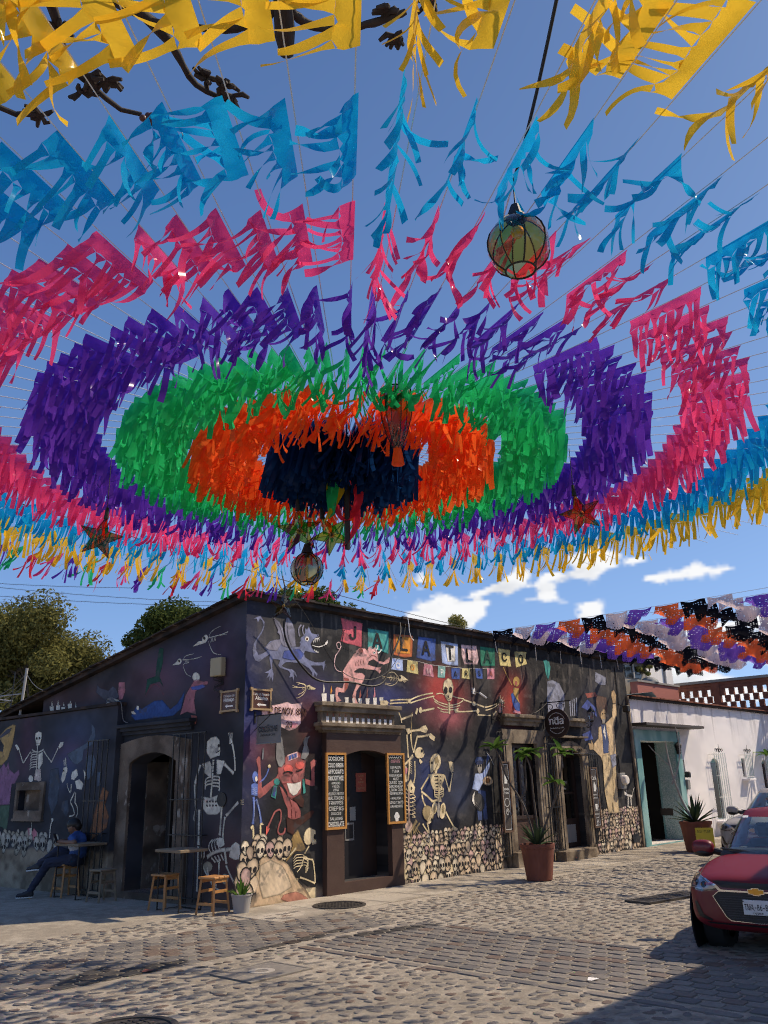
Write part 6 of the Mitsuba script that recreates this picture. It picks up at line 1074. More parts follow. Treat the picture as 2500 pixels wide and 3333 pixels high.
# ------------------------------------------------------------------ cellophane lanterns
def hang(t, top, up_to, r=.004): put('cord', tube([top, up_to], r, 5), 'm_cable', t)
def gored(t, c, rad, hgt, cols, n=8, squash=1.0):
    """a balloon of wire ribs and coloured cellophane gores"""
    th = np.linspace(.22, math.pi - .5, 9); ang = np.arange(n + 1) * 2 * math.pi / n
    prof = [(rad * math.sin(q), hgt / 2 * math.cos(q)) for q in th]
    for j in range(n):
        v = [[r_ * math.cos(b), r_ * math.sin(b), z_] for r_, z_ in prof for b in np.linspace(ang[j], ang[j + 1], 4)]
        i, q = np.meshgrid(np.arange(8), np.arange(3), indexing='ij'); f = np.stack([i * 4 + q, i * 4 + q + 1, (i + 1) * 4 + q + 1, (i + 1) * 4 + q], -1).reshape(-1, 4)
        m = tri(np.array(v) + c, f); put('panel', m, 'm_cello_' + cols[j % len(cols)], t, smooth=True)
    ribs = [tube(np.array([[r_ * 1.01 * math.cos(b), r_ * 1.01 * math.sin(b), z_] for r_, z_ in prof]) + c, .0042, 5) for b in ang[:-1]]
    rr, zz = prof[-1]; ribs.append(tube(np.array([[rr * math.cos(b), rr * math.sin(b), zz] for b in np.linspace(0, 2 * math.pi, 25)]) + c, .005, 5))
    put('frame', cat_(ribs), 'm_cable', t); put('cap', tube([c + Z * (hgt / 2 * .96), c + Z * (hgt / 2 + .07)], (.05, .022), 10), 'm_iron', t); put('socket', tube([c + Z * (hgt / 2 * .90), c + Z * (hgt / 2 * .62)], .02, 8), 'm_iron', t)
    put('bulb', trimesh.creation.icosphere(2, .03).apply_translation(c + Z * (hgt / 2 * .50)), 'm_bulb', t)
def star(t, c, R_, cols, tilt=0.0, face=None):
    """a five-pointed wire star, both faces raised to a centre knob"""
    face = (CAM - c) if face is None else face; face = face / np.linalg.norm(face); sx_ = np.cross(Z, face); sx_ /= np.linalg.norm(sx_); sy_ = np.cross(face, sx_)
    sx_, sy_ = sx_ * math.cos(tilt) + sy_ * math.sin(tilt), sy_ * math.cos(tilt) - sx_ * math.sin(tilt)
    P_ = [c + (R_ if k % 2 == 0 else R_ * .42) * (sx_ * math.sin(k * math.pi / 5) + sy_ * math.cos(k * math.pi / 5)) for k in range(10)]
    A_, B_ = c + face * R_ * .33, c - face * R_ * .33
    for k in range(10):
        for s_, top in enumerate((A_, B_)):
            put('panel', tri([P_[k], P_[(k + 1) % 10], top], [[0, 1, 2]]), 'm_cello_' + cols[(k // 2 + s_) % len(cols)], t)
    w = [tube([P_[k], P_[(k + 1) % 10]], .0025, 4) for k in range(10)] + [tube([P_[k], q], .002, 4) for k in range(10) for q in (A_, B_)]
    put('frame', cat_(w), 'm_cable', t); put('bulb', trimesh.creation.icosphere(1, .025).apply_translation(c), 'm_bulb', t); put('cap', tube([P_[0] - sy_ * .02, P_[0] + Z * .07], (.02, .012), 8), 'm_iron', t)
    return P_[0]
c = np.array([-5.060, -8.406, 3.895]); t = thing('cellophane_lantern', 'large round cellophane balloon lantern in amber and olive, hanging near at upper right', 'lantern'); gored(t, c, .140, .29, ('amber', 'olive', 'amber', 'green', 'olive', 'amber', 'orange', 'olive')); hang(t, c + Z * .19, c + Z * .36)
t = thing('cellophane_lantern', 'plum coloured tapering cellophane lantern in front of the orange ring', 'lantern'); c = np.array([-4.159, -6.842, 3.827])
for j in range(6):
    b0, b1 = j * math.pi / 3, (j + 1) * math.pi / 3; prof = [(.098, .204), (.106, .12), (.098, .017), (.068, -.10), (.025, -.204)]
    v = [[r_ * math.cos(b), r_ * math.sin(b), z_] for r_, z_ in prof for b in (b0, b1)]; k = np.arange(4); put('panel', tri(np.array(v) + c, np.column_stack([2 * k, 2 * k + 1, 2 * k + 3, 2 * k + 2])), 'm_cello_' + ('plum', 'orange', 'plum', 'plum', 'amber', 'plum')[j], t)
put('frame', cat_([tube(np.array([[r_ * 1.01 * math.cos(j * math.pi / 3), r_ * 1.01 * math.sin(j * math.pi / 3), z_] for r_, z_ in prof]) + c, .004, 4) for j in range(6)] + [tube(np.array([[.099 * math.cos(b), .099 * math.sin(b), .204] for b in np.linspace(0, 6.283, 13)]) + c, .005, 4)]), 'm_cable', t); put('tassel', tube([c - Z * .19, c - Z * .31], (.024, .042), 8), 'm_film_orange', t); hang(t, c + Z * .19, c + Z * .36)
for c, R_, cols, tl, lab in (((-2.187, -7.003, 3.580), 0.170, ('amber', 'orange', 'olive'), .25, 'amber cellophane star lantern low on the right under the purple flags'), ((-4.813, -4.360, 3.444), 0.170, ('orange', 'amber', 'plum'), -.2, 'orange cellophane star lantern low on the left under the pink flags'),
                              ((-3.411, -5.448, 3.504), 0.170, ('olive', 'yellow', 'amber'), .5, 'yellow cellophane star lantern right of the drapes below the wheel hub'), ((-3.751, -5.448, 3.470), 0.178, ('olive', 'amber', 'olive'), .1, 'olive cellophane star lantern left of the drapes below the wheel hub')):
    t = thing('star_lantern', lab, 'lantern'); top = star(t, np.array(c), R_, cols, tl); hang(t, top + Z * .06, np.array([top[0], top[1], 4.12]), .003)
c = np.array([-3.674, -5.448, 3.181]); t = thing('cellophane_lantern', 'striped round cellophane lantern hanging lowest under the wheel hub', 'lantern'); gored(t, c, .123, .255, ('blue', 'amber', 'orange', 'olive', 'plum', 'amber')); hang(t, c + Z * .2, c + Z * .5)
t = thing('star_lantern', 'amber cellophane star lantern at the roof corner with a thick black cable', 'lantern'); c = np.array([.44, -.34, 4.24]); top = star(t, c, .24, ('amber', 'olive', 'plum'), -.08); hang(t, top + Z * .05, np.array([.42, -.30, 4.80]), .012)
put('cable', tube(spline([(-5.060, -8.406, 4.235), (-5.221, -8.618, 4.354), (-5.544, -8.967, 4.490), (-6.284, -9.766, 4.787), (-7.559, -11.296, 5.255)], 20), .008, 6), 'm_cable', label='black cable running up and out of the picture from the balloon lantern', cat='cable')
put('string', tube([(-5.060, -8.406, 4.235), (-4.966, -8.278, 4.167)], .004, 4), 'm_string', label='short white string on top of the balloon lantern', cat='string')
q = np.linspace(0, 1, 30)
def wire(p0, p1, sag, lab, r=.006):
    p0, p1 = np.array(p0), np.array(p1); put('overhead_wire', tube(p0 + (p1 - p0) * q[:, None] - Z * (sag * 4 * q * (1 - q))[:, None], r, 4), 'm_cable', label=lab, cat='wire', group='overhead wires behind the roofs')
for z in (0, .07): wire((0.4, 10.3, 6.16 + z * 3), (6.5, 7.6, 6.30 + z), .08, 'thin dark wire crossing the sky between the left tree and the roof')
wire((-3, 12, 6.6), (3.5, 9.2, 6.62), .1, 'thin dark wire in the sky above the left tree')
wire((-6.5, -1.5, 4.75), (10, 2.0, 5.05), .12, 'thin dark wire crossing behind the green flags')

# ------------------------------------------------------------------ leafless tree whose branches reach in over the yellow flags
t = thing('bare_tree', 'leafless dark tree reaching in at the top left with knobbly bud clusters', 'tree')
R5 = np.random.default_rng(4)
def limb(p, r0, r1, par, name='branch', n=8):
    s = spline(p, 26); rr = np.linspace(r0, r1, 26) * (1 + .10 * R5.normal(0, 1, 26)); return put(name, tube(s + R5.normal(0, r1 * .10, s.shape), rr, n), 'm_dark_bark', par, smooth=True)
put('trunk', tube(spline([(-9.3, -6.1, -.05), (-9.2, -6.2, 1.2), (-8.9, -6.35, 2.6), (-8.5, -6.5, 4.0), (-7.9, -6.8, 5.2)], 20), np.linspace(.26, .15, 20), 12), 'm_bark', t, smooth=True)
limb([(-7.9, -6.8, 5.2), (-7.2, -7.3, 5.7), (-6.4, -7.7, 5.85), (-5.95, -7.72, 5.65), (-5.68, -7.48, 5.50), (-5.52, -7.33, 5.44)], .12, .048, t)
limb([(-5.75, -7.55, 5.52), (-5.42, -7.52, 5.56), (-5.27, -7.71, 5.56), (-5.17, -7.90, 5.58)], .026, .016, t); limb([(-5.75, -7.55, 5.52), (-5.74, -7.22, 5.55), (-5.92, -7.03, 5.55), (-6.1, -6.85, 5.6)], .024, .018, t)
limb([(-8.2, -6.6, 4.7), (-7.3, -6.7, 5.4), (-6.62, -6.66, 5.6), (-6.41, -6.43, 5.6), (-6.24, -6.25, 5.6), (-6.08, -6.21, 5.6), (-5.91, -6.17, 5.6), (-5.76, -6.22, 5.6)], .07, .013, t)
limb([(-7.2, -7.2, 5.6), (-6.34, -6.82, 5.6), (-6.10, -6.85, 5.6), (-5.84, -6.75, 5.6), (-5.66, -6.66, 5.6), (-5.53, -6.67, 5.6), (-5.44, -6.70, 5.6)], .06, .013, t)
limb([(-8.4, -6.5, 4.3), (-7.2, -5.9, 5.3), (-6.5, -5.66, 5.6), (-6.40, -5.68, 5.58), (-6.31, -5.67, 5.6), (-6.22, -5.76, 5.62)], .06, .014, t)
for bx, by in ((-6.12, -6.15), (-6.06, -6.33), (-6.14, -6.30), (-5.66, -6.77), (-5.56, -6.79), (-5.47, -6.76), (-6.42, -6.46), (-5.24, -7.83), (-5.14, -8.05), (-5.10, -7.75), (-6.2, -5.80)):
    ks = []
    for j in range(9):
        d = R5.normal(0, 1, 3); d[2] = -abs(d[2]) * .3; d /= np.linalg.norm(d); o = np.array([bx, by, 5.58]); L = R5.uniform(.05, .11)
        ks.append(tube([o, o + d * L * .5 + R5.normal(0, .01, 3), o + d * L], (.012, .017, .010), 6))
    put('bud_cluster', cat_(ks), 'm_dark_bark', t, smooth=40)
put('bud_cluster', cat_([trimesh.creation.icosphere(1, .022).apply_translation(np.array([-5.70, -6.26, 5.58]) + R5.normal(0, .03, 3)) for _ in range(12)]), 'm_redbud' if 'm_redbud' in scene else 'm_sign_brown', t, label='reddish tip of opening buds')

# ------------------------------------------------------------------ the second canopy: cut paper flags across the lane
def lace(rng, w=.42, h=.29):
    nx, ny = 9, 7; keep = []; 
    amp = rng.uniform(.02, .06); ph = rng.uniform(0, 6); blow = rng.uniform(.25, .95); sk = rng.normal(0, .15)
    def P_(s, t_):
        a = blow * (0.35 + .65 * t_) + .25 * math.sin(ph + 5 * s)
        return [s * w + sk * t_ * h, -math.sin(a) * t_ * h + amp * math.sin(ph + s * 7 + t_ * 2), -math.cos(a) * t_ * h - .02 * math.sin(s * math.pi)]
    v, f = [], []
    def quad(a, b, c, d):
        n = len(v); v.extend([P_(*a), P_(*b), P_(*c), P_(*d)]); f.append([n, n + 1, n + 2, n + 3])
    for j in range(ny):
        for i in range(nx):
            s0, s1, t0, t1 = i / nx, (i + 1) / nx, j / ny, (j + 1) / ny
            if j == 0 or (rng.random() < .42) or (2 <= i <= 6 and 2 <= j <= 4 and (i + j) % 2): quad((s0, t0), (s1, t0), (s1, t1), (s0, t1)); continue
            bs, bt = .34 / nx, .30 / ny
            quad((s0, t0), (s1, t0), (s1, t0 + bt), (s0, t0 + bt)); quad((s0, t1 - bt), (s1, t1 - bt), (s1, t1), (s0, t1)); quad((s0, t0 + bt), (s0 + bs, t0 + bt), (s0 + bs, t1 - bt), (s0, t1 - bt)); quad((s1 - bs, t0 + bt), (s1, t0 + bt), (s1, t1 - bt), (s1 - bs, t1 - bt))
    for i in range(nx):      # scalloped hem
        s0, s1 = i / nx, (i + 1) / nx; n = len(v); v.extend([P_(s0, 1), P_(s1, 1), P_((s0 + s1) / 2, 1.09)]); f.append([n, n + 1, n + 2, n + 2])
    return tri(v, f)
R6 = np.random.default_rng(31)
LV = {c_: [lace(R6) for _ in range(5)] for c_ in LACE}
LV = {c_: [(mikit.ply(m_, 'm_lace_' + c_, smooth=False)) for m_ in ms] for c_, ms in LV.items()}
seq = ['black', 'white', 'violet', 'orange']; cnt = 0
for k in range(15):
    x0 = 6.0 + .64 * k + R6.uniform(-.08, .08); A_ = np.array([x0, -.05, 4.48]); B_ = np.array([x0 + 1.6 + R6.uniform(-.3, .3), -8.9, 4.82]); n_ = 19
    def sp(u): return A_ + (B_ - A_) * u + Z * (.05 * math.sin(u * 3) - .10 * 4 * u * (1 - u))
    put('flag_string', tube([sp(u) for u in np.linspace(0, 1, 12)], .004, 4, False), 'm_string', label='thin string of cut paper flags strung from the dark roof edge across the lane', cat='string', group='strings of the cut paper flags')
    for j in range(n_):
        u = (.2 + j * .465) / 9.0; o = sp(u); d = sp(u + .05) - o; d /= np.linalg.norm(d); c_ = seq[(j + (k // 5)) % 4] if j > 0 else 'black'
        if R6.random() < .06: continue
        ex = d; ey = np.cross(Z, ex); ey /= np.linalg.norm(ey); ez = np.cross(ex, ey)
        M4 = np.eye(4); M4[:3, 0], M4[:3, 1], M4[:3, 2], M4[:3, 3] = ex, ey, ez, o
        key = key_for('paper_flag'); scene[key] = {**LV[c_][R6.integers(5)], 'to_world': T(M4)}
        tag(key, f'{ {"black": "black", "white": "pale pink white", "violet": "violet", "orange": "orange"}[c_]} cut paper flag strung {"at the dark roof edge" if j < 4 else "over the middle of the lane" if j < 10 else "far out over the lane"} at right', 'flag', f'{c_} cut paper flags ' + ('at the roof edge' if j < 4 else 'mid lane' if j < 10 else 'far out'))

# ------------------------------------------------------------------ furniture, pots, plants
R7 = np.random.default_rng(13)
def stool(x, y, rot, label, h=.47, dark=False):
    t = thing('wooden_stool', label, 'stool', 'wooden stools outside the shaded front'); M_ = lambda m: moved(m, rot, (x, y, 0)); w = 'm_old_wood' if dark else 'm_wood'
    put('seat', M_(cat_([box(-.15 + .1 * k, -.055 + .1 * k, -.15, .15, h - .028, h, .006) for k in range(3)])), w, t)
    for sx in (-1, 1):
        for sy in (-1, 1): put('leg', M_(tube([(sx * .115, sy * .115, h - .028), (sx * .155, sy * .155, 0)], (.020, .018), 4)), w, t)
    for sx in (-1, 1): put('rail', M_(box(sx * .145 - .01, sx * .145 + .01, -.14, .14, .12, .155)), w, t); put('rail', M_(box(-.135, .135, sx * .128 - .01, sx * .128 + .01, h - .20, h - .165)), w, t); put('apron', M_(box(-.12, .12, sx * .118 - .01, sx * .118 + .01, h - .075, h - .028)), w, t)
stool(-.58, .94, .15, 'orange wood stool before the stone doorway, farther from the corner'); stool(-.46, -.02, .20, 'orange wood stool nearest the corner, catching the sun on its seat'); stool(-.60, 2.62, .1, 'brown wooden stool in deep shade between the seated man and the doorway', .46, True)
def cafe_table(c, u, w, d, h, label):
    """u: unit vector along the table; legs are iron hoops"""
    t = thing('cafe_table', label, 'table', None); a = math.atan2(u[1], u[0]); M_ = lambda m: moved(m, a, (c[0], c[1], 0))
    put('top', M_(box(-w / 2, w / 2, -d / 2, d / 2, h - .04, h, .006)), 'm_old_wood', t)
    for s in (-1, 1): put('leg_frame', M_(tube([(s * (w / 2 - .05), -d / 2 + .05, h - .04), (s * (w / 2 - .05), -d / 2 + .05, .015), (s * (w / 2 - .05), d / 2 - .05, .015), (s * (w / 2 - .05), d / 2 - .05, h - .04)], .013, 6)), 'm_iron', t)
    put('foot_rail', M_(tube([(-w / 2 + .05, -d / 2 + .05, .014), (w / 2 - .05, -d / 2 + .05, .014)], .011, 5)), 'm_iron', t)
    return t
cafe_table((-.52, .68), (0, 1), .62, .46, .80, 'empty café table with iron legs against the tall painted skeleton')
cafe_table((-.60, 3.38), (0, 1), .78, .50, .82, 'café table that the seated man leans on')
stool(-.62, 3.72, .05, 'wooden stool the seated man sits on', .50)


def blade(base, d0, L, w, droop, n=6, fold=.25):
    p = [np.array(base, float)]; d = np.array(d0, float); d /= np.linalg.norm(d)
    for k in range(n): p.append(p[-1] + d * L / n); d = d - Z * droop / n; d /= np.linalg.norm(d)
    p = np.array(p); side = np.cross(d0, Z); side = side / (np.linalg.norm(side) + 1e-9); u = np.linspace(0, 1, n + 1); ww = w * np.sin(np.pi * np.clip(.18 + .82 * u, 0, 1)) ** .8 / 2; ww[-1] = .001
    nn = np.cross(side, np.gradient(p, axis=0)); nn /= np.linalg.norm(nn, axis=1, keepdims=True) + 1e-9
    v = np.vstack([p - side * ww[:, None] + nn * (ww * fold)[:, None], p - nn * (ww * fold)[:, None], p + side * ww[:, None] + nn * (ww * fold)[:, None]]); m = n + 1; i = np.arange(n)
    return v, np.vstack([np.column_stack([a * m + i, (a + 1) * m + i, (a + 1) * m + i + 1, a * m + i + 1]) for a in (0, 1)])
def leaf_uv(m, r): return np.column_stack([np.full(len(m.vertices), r), np.linspace(0, 1, len(m.vertices))])
def rosette(t, c, n, L, w, rng, up=(.35, 1.3), name='leaf', bs='m_agave', droop=.5):
    for k in range(n):
        a = rng.uniform(0, 2 * math.pi) if n < 8 else k * 2.4 + rng.normal(0, .2); el = rng.uniform(*up)
        v, f = blade(c, (math.cos(a) * math.cos(el), math.sin(a) * math.cos(el), math.sin(el)), L * rng.uniform(.7, 1.1), w, droop * rng.uniform(.3, 1.2)); m = tri(v, f); put(name, m, bs, t, smooth=True, uv=leaf_uv(m, rng.random()))
def flower_pot(t, c, r0, r1, h, bs='m_terracotta'):
    put('pot', lathe([(0, .0), (r0, 0), (r0 * 1.02, .01), (r1 * .97, h - .07), (r1, h - .065), (r1 * 1.03, h - .03), (r1 * 1.03, h), (r1 * .93, h), (r1 * .90, h - .06), (0, h - .06)], 28, c), bs, t, smooth=40); put('soil', lathe([(0, h - .05), (r1 * .9, h - .05)], 20, c), 'm_bark', t)
# the big pot with frangipani and agave by the window
c = np.array([4.98, -1.62, 0.012]); t = thing('potted_plant', 'large terracotta pot with a leggy frangipani over a spiky agave, on the sunny pavement', 'potted plant'); flower_pot(t, c, .21, .285, .56)
top = c + Z * .52; rosette(t, top, 20, .50, .065, R7, (.3, 1.25), 'agave_leaf')
st = [[(0, 0, 0), (-.06, .04, .25), (-.22, .06, .75), (-.42, .10, 1.10), (-.52, .12, 1.45), (-.60, .12, 1.62)], [(0, 0, .0), (.02, 0, .4), (.0, .02, .9), (-.02, .04, 1.3), (-.10, .02, 1.50)], [(.03, 0, .0), (.16, -.04, .35), (.34, -.08, .75), (.50, -.08, 1.25), (.52, -.10, 1.55)], [(-.22, .06, .75), (-.10, .05, 1.05), (-.06, .10, 1.42), (.06, .14, 1.55)], [(.34, -.08, .75), (.38, -.1, .95), (.36, -.08, 1.05)]]
br = right / np.linalg.norm(right)
for j, s_ in enumerate(st):
    p = [top + br * a + np.array([.7, .7, 0]) * b + Z * z_ for a, b, z_ in s_]; k = put('stem', tube(spline(p, 16), np.linspace(.021, .012, 16), 7), 'm_bark', t, smooth=True); tip = p[-1]
    for q in range(8 if j != 4 else 6):
        a = q * 2.4 + R7.normal(0, .5); el = R7.uniform(-.2, 1.1); v, f = blade(tip - (tip - p[-2]) * .25 * q / 9, (math.cos(a) * math.cos(el), math.sin(a) * math.cos(el), math.sin(el)), R7.uniform(.16, .34), .10, R7.uniform(.2, 2.0), 6, .3); m = tri(v, f); put('leaf', m, 'm_leaf_fresh', t, smooth=True, uv=leaf_uv(m, R7.random()))
# pot with agave by the turquoise door
c = np.array([11.35, -1.60, 0.012]); t = thing('potted_plant', 'terracotta pot with agave and a bare stalk before the turquoise doorway, yellow tag on it', 'potted plant'); flower_pot(t, c, .26, .34, .62); rosette(t, c + Z * .58, 34, .62, .075, R7, (.25, 1.4), 'agave_leaf', 'm_agave', .2)
d_ = (CAM - c); d_[2] = 0; d_ /= np.linalg.norm(d_); sd = np.cross(Z, d_); pl_ = sg.box(-.17, -.22, .20, .20)
m = prism(pl_, 0, .006); tg = put('tag', xform(m, c + d_ * .335 + Z * .30 + sd * .14, sd, Z, d_), 'm_yellow_tag', t)
for z_, h_ in ((.10, .05), (-.10, .04), (-.16, .04)): put('lettering', xform(text_c('NO TIRE' if z_ > 0 else 'BASURA', h_, .001, width=.3), c + d_ * .342 + Z * (.30 + z_) + sd * .15, sd, Z, d_), 'm_iron', tg)
p = [c + Z * .55, c - sd * .0 - br * .25 + Z * 1.1, c - br * .42 + Z * 1.9, c - br * .45 + Z * 2.35]
put('stalk', tube(spline(p, 14), np.linspace(.028, .014, 14), 6), 'm_pipe', t, smooth=True); put('stalk', tube(spline([p[2] - Z * .5, p[2] + br * .2 - Z * .1, p[2] + br * .28 + Z * .45, p[2] + br * .24 + Z * .75], 12), np.linspace(.018, .010, 12), 6), 'm_pipe', t, smooth=True); put('stalk', tube(spline([p[2] - Z * .1, p[2] - br * .3 + Z * .2, p[2] - br * .42 + Z * .35], 10), np.linspace(.014, .008, 10), 5), 'm_pipe', t, smooth=True)
# aloe in a whitish bucket at the corner
c = np.array([-.20, -.30, 0.0]); t = thing('potted_plant', 'small green aloe in a whitish bucket at the foot of the building corner', 'potted plant'); put('pot', lathe([(0, 0), (.10, 0), (.135, .22), (.145, .225), (.145, .24), (.125, .24), (.12, .19), (0, .19)], 22, c), 'm_bucket', t, smooth=40); rosette(t, c + Z * .18, 22, .26, .035, R7, (.5, 1.45), 'leaf', 'm_leaf_fresh', .3)
# far plant at the right edge
t = thing('hanging_plant', 'small bright green frond hanging at the window by the right edge of the photo', 'plant'); rosette(t, np.array([19.9, -.35, 2.15]), 9, .55, .10, R7, (-.3, .6), 'leaf', 'm_leaf_fresh', 1.0)

# ------------------------------------------------------------------ trees
def tree(label, base, crown, n, bs, seed, leaf=.10, lump=26, trunk=.16, kind='tree'):
    rng = np.random.default_rng(seed); t = thing('leafy_tree', label, 'tree'); cx, cy, cz, rx, ry, rz = crown; cc = np.array([cx, cy, cz])
    put('trunk', tube(spline([base, (base[0] * .6 + cx * .4, base[1] * .6 + cy * .4, cz * .45), (cx, cy, cz - rz * .3)], 14), np.linspace(trunk, trunk * .5, 14), 9), 'm_bark', t, smooth=True)
    L = []
    for k in range(lump):
        d = rng.normal(0, 1, 3); d /= np.linalg.norm(d); c = cc + d * np.array([rx, ry, rz]) * rng.uniform(.35, .95); L.append((c, rng.uniform(.22, .46)))
        if k < 12: put('limb', tube(spline([(cx, cy, cz - rz * .4), (cc * .5 + c * .5) - Z * .15, c], 8), np.linspace(trunk * .4, .02, 8), 5), 'm_bark', t, smooth=True)
    per = n // lump; V, F, U, nn = [], [], [], 0
    for c, s in L:
        rad = s * min(rx, rz); d = rng.normal(0, 1, (per, 3)); d /= np.linalg.norm(d, axis=1, keepdims=True); q = c + d * (rad * rng.random((per, 1)) ** .45) * np.array([1.15, 1.15, .85])
        nrm = d * .6 + rng.normal(0, .6, (per, 3)) + Z * .35; nrm /= np.linalg.norm(nrm, axis=1, keepdims=True); a = np.cross(nrm, rng.normal(0, 1, (per, 3))); a /= np.linalg.norm(a, axis=1, keepdims=True); b = np.cross(nrm, a); sz = leaf * rng.uniform(.6, 1.3, (per, 1))
        V.append(np.stack([q - a * sz, q + b * sz * .42, q + a * sz, q - b * sz * .42], 1).reshape(-1, 3)); i = nn + 4 * np.arange(per)[:, None]; F.append(np.vstack([i + [0, 1, 2], i + [0, 2, 3]])); U.append(np.column_stack([np.repeat(rng.random(per), 4), np.zeros(4 * per)])); nn += 4 * per
    put('crown', trimesh.Trimesh(np.vstack(V), np.vstack(F), process=False), bs, t, uv=np.vstack(U)); return t
tree('big olive green tree behind the low wall at the left edge', (2.2, 12.8, 0), (2.35, 12.6, 4.9, 2.35, 2.3, 1.85), 52000, 'm_leaf_olive', 3, .062, 46)
tree('dense green tree behind the dark roof, left of the roof corner', (5.0, 9.2, 0), (5.6, 8.9, 5.35, 2.3, 1.7, 1.5), 34000, 'm_leaf_green', 5, .07, 40)
tree('green tree top behind the dark roof, right of the roof corner', (8.2, 9.6, 0), (8.6, 8.5, 5.9, 1.8, 1.3, 1.35), 22000, 'm_leaf_green', 6, .07, 26)
tree('small yellowish airy tree behind the roof left of the paper flags', (14.6, 7.6, 0), (14.3, 7.3, 6.25, 1.0, 1.0, .7), 6000, 'm_leaf_yellow', 9, .06, 16, .06)
tree('low yellowish bush top behind the roof under the paper flags', (17.5, 5.5, 0), (17.0, 5.2, 5.0, .6, .6, .5), 1800, 'm_leaf_yellow', 10, .06, 8, .05)
tree('small yellowish shrub growing on the grey rooftop room', (19.0, 2.9, 4.4), (18.95, 2.75, 5.05, .35, .3, .30), 900, 'm_leaf_yellow', 11, .05, 6, .02)
def bare(label, base, h, spread, seed):
    rng = np.random.default_rng(seed); t = thing('bare_sapling', label, 'tree', None); out = []
    def grow(p, d, L, r, dep):
        q = p + d * L; out.append(tube([p, (p + q) / 2 + rng.normal(0, L * .05, 3), q], np.array([r, r * .85, r * .7]), 4))
        if dep:
            for _ in range(3 if dep > 1 else 4):
                nd = d + rng.normal(0, spread, 3); nd[2] = abs(nd[2]) * .8 + .1; nd /= np.linalg.norm(nd); grow(q, nd, L * rng.uniform(.55, .8), r * .65, dep - 1)
    base = np.array(base, float); put('trunk', tube([base, base + Z * h], (.06, .035), 6), 'm_dark_bark', t); grow(base + Z * h, Z.copy(), .50, .035, 4); put('twigs', cat_(out), 'm_dark_bark', t)
bare('thin leafless treetop behind the roof, nearer the corner', (12.3, 7.8, 0), 5.4, .55, 1); bare('thin leafless treetop behind the roof above the painted flags, before the cloud', (15.0, 7.7, 0), 5.5, .6, 2); bare('faint bare twigs over the dip of the sloping roof at left', (2.0, 11.5, 0), 3.5, .5, 3)

# ------------------------------------------------------------------ cars
def car_paint(name, c):
    scene[name] = {'type': 'twosided', 'bsdf': {'type': 'principled', 'base_color': rgb(c), 'roughness': 0.45, 'metallic': 0.0, 'specular': 0.3, 'clearcoat': 1.0, 'clearcoat_gloss': 0.97}}
car_paint('m_car_red', (0.135, 0.004, 0.011)); car_paint('m_car_silver', (0.30, 0.29, 0.28))
mat('m_tyre', (0.018, 0.018, 0.018), 0.85); mat('m_rim', (0.35, 0.35, 0.36), 0.35, 0.8); mat('m_black_plastic', (0.012, 0.012, 0.013), 0.45); mat('m_chrome', (0.75, 0.75, 0.77), 0.12, 1.0); mat('m_gold_badge', (0.62, 0.34, 0.06), 0.25, 0.8)
mat('m_plate', (0.66, 0.65, 0.63), 0.5); mat('m_seat', (0.05, 0.05, 0.055), 0.8); mat('m_lamp_back', (0.42, 0.43, 0.45), 0.2, 0.8)
scene['m_lens'] = {'type': 'thindielectric', 'int_ior': 1.5, 'specular_transmittance': rgb((.85, .87, .9))}


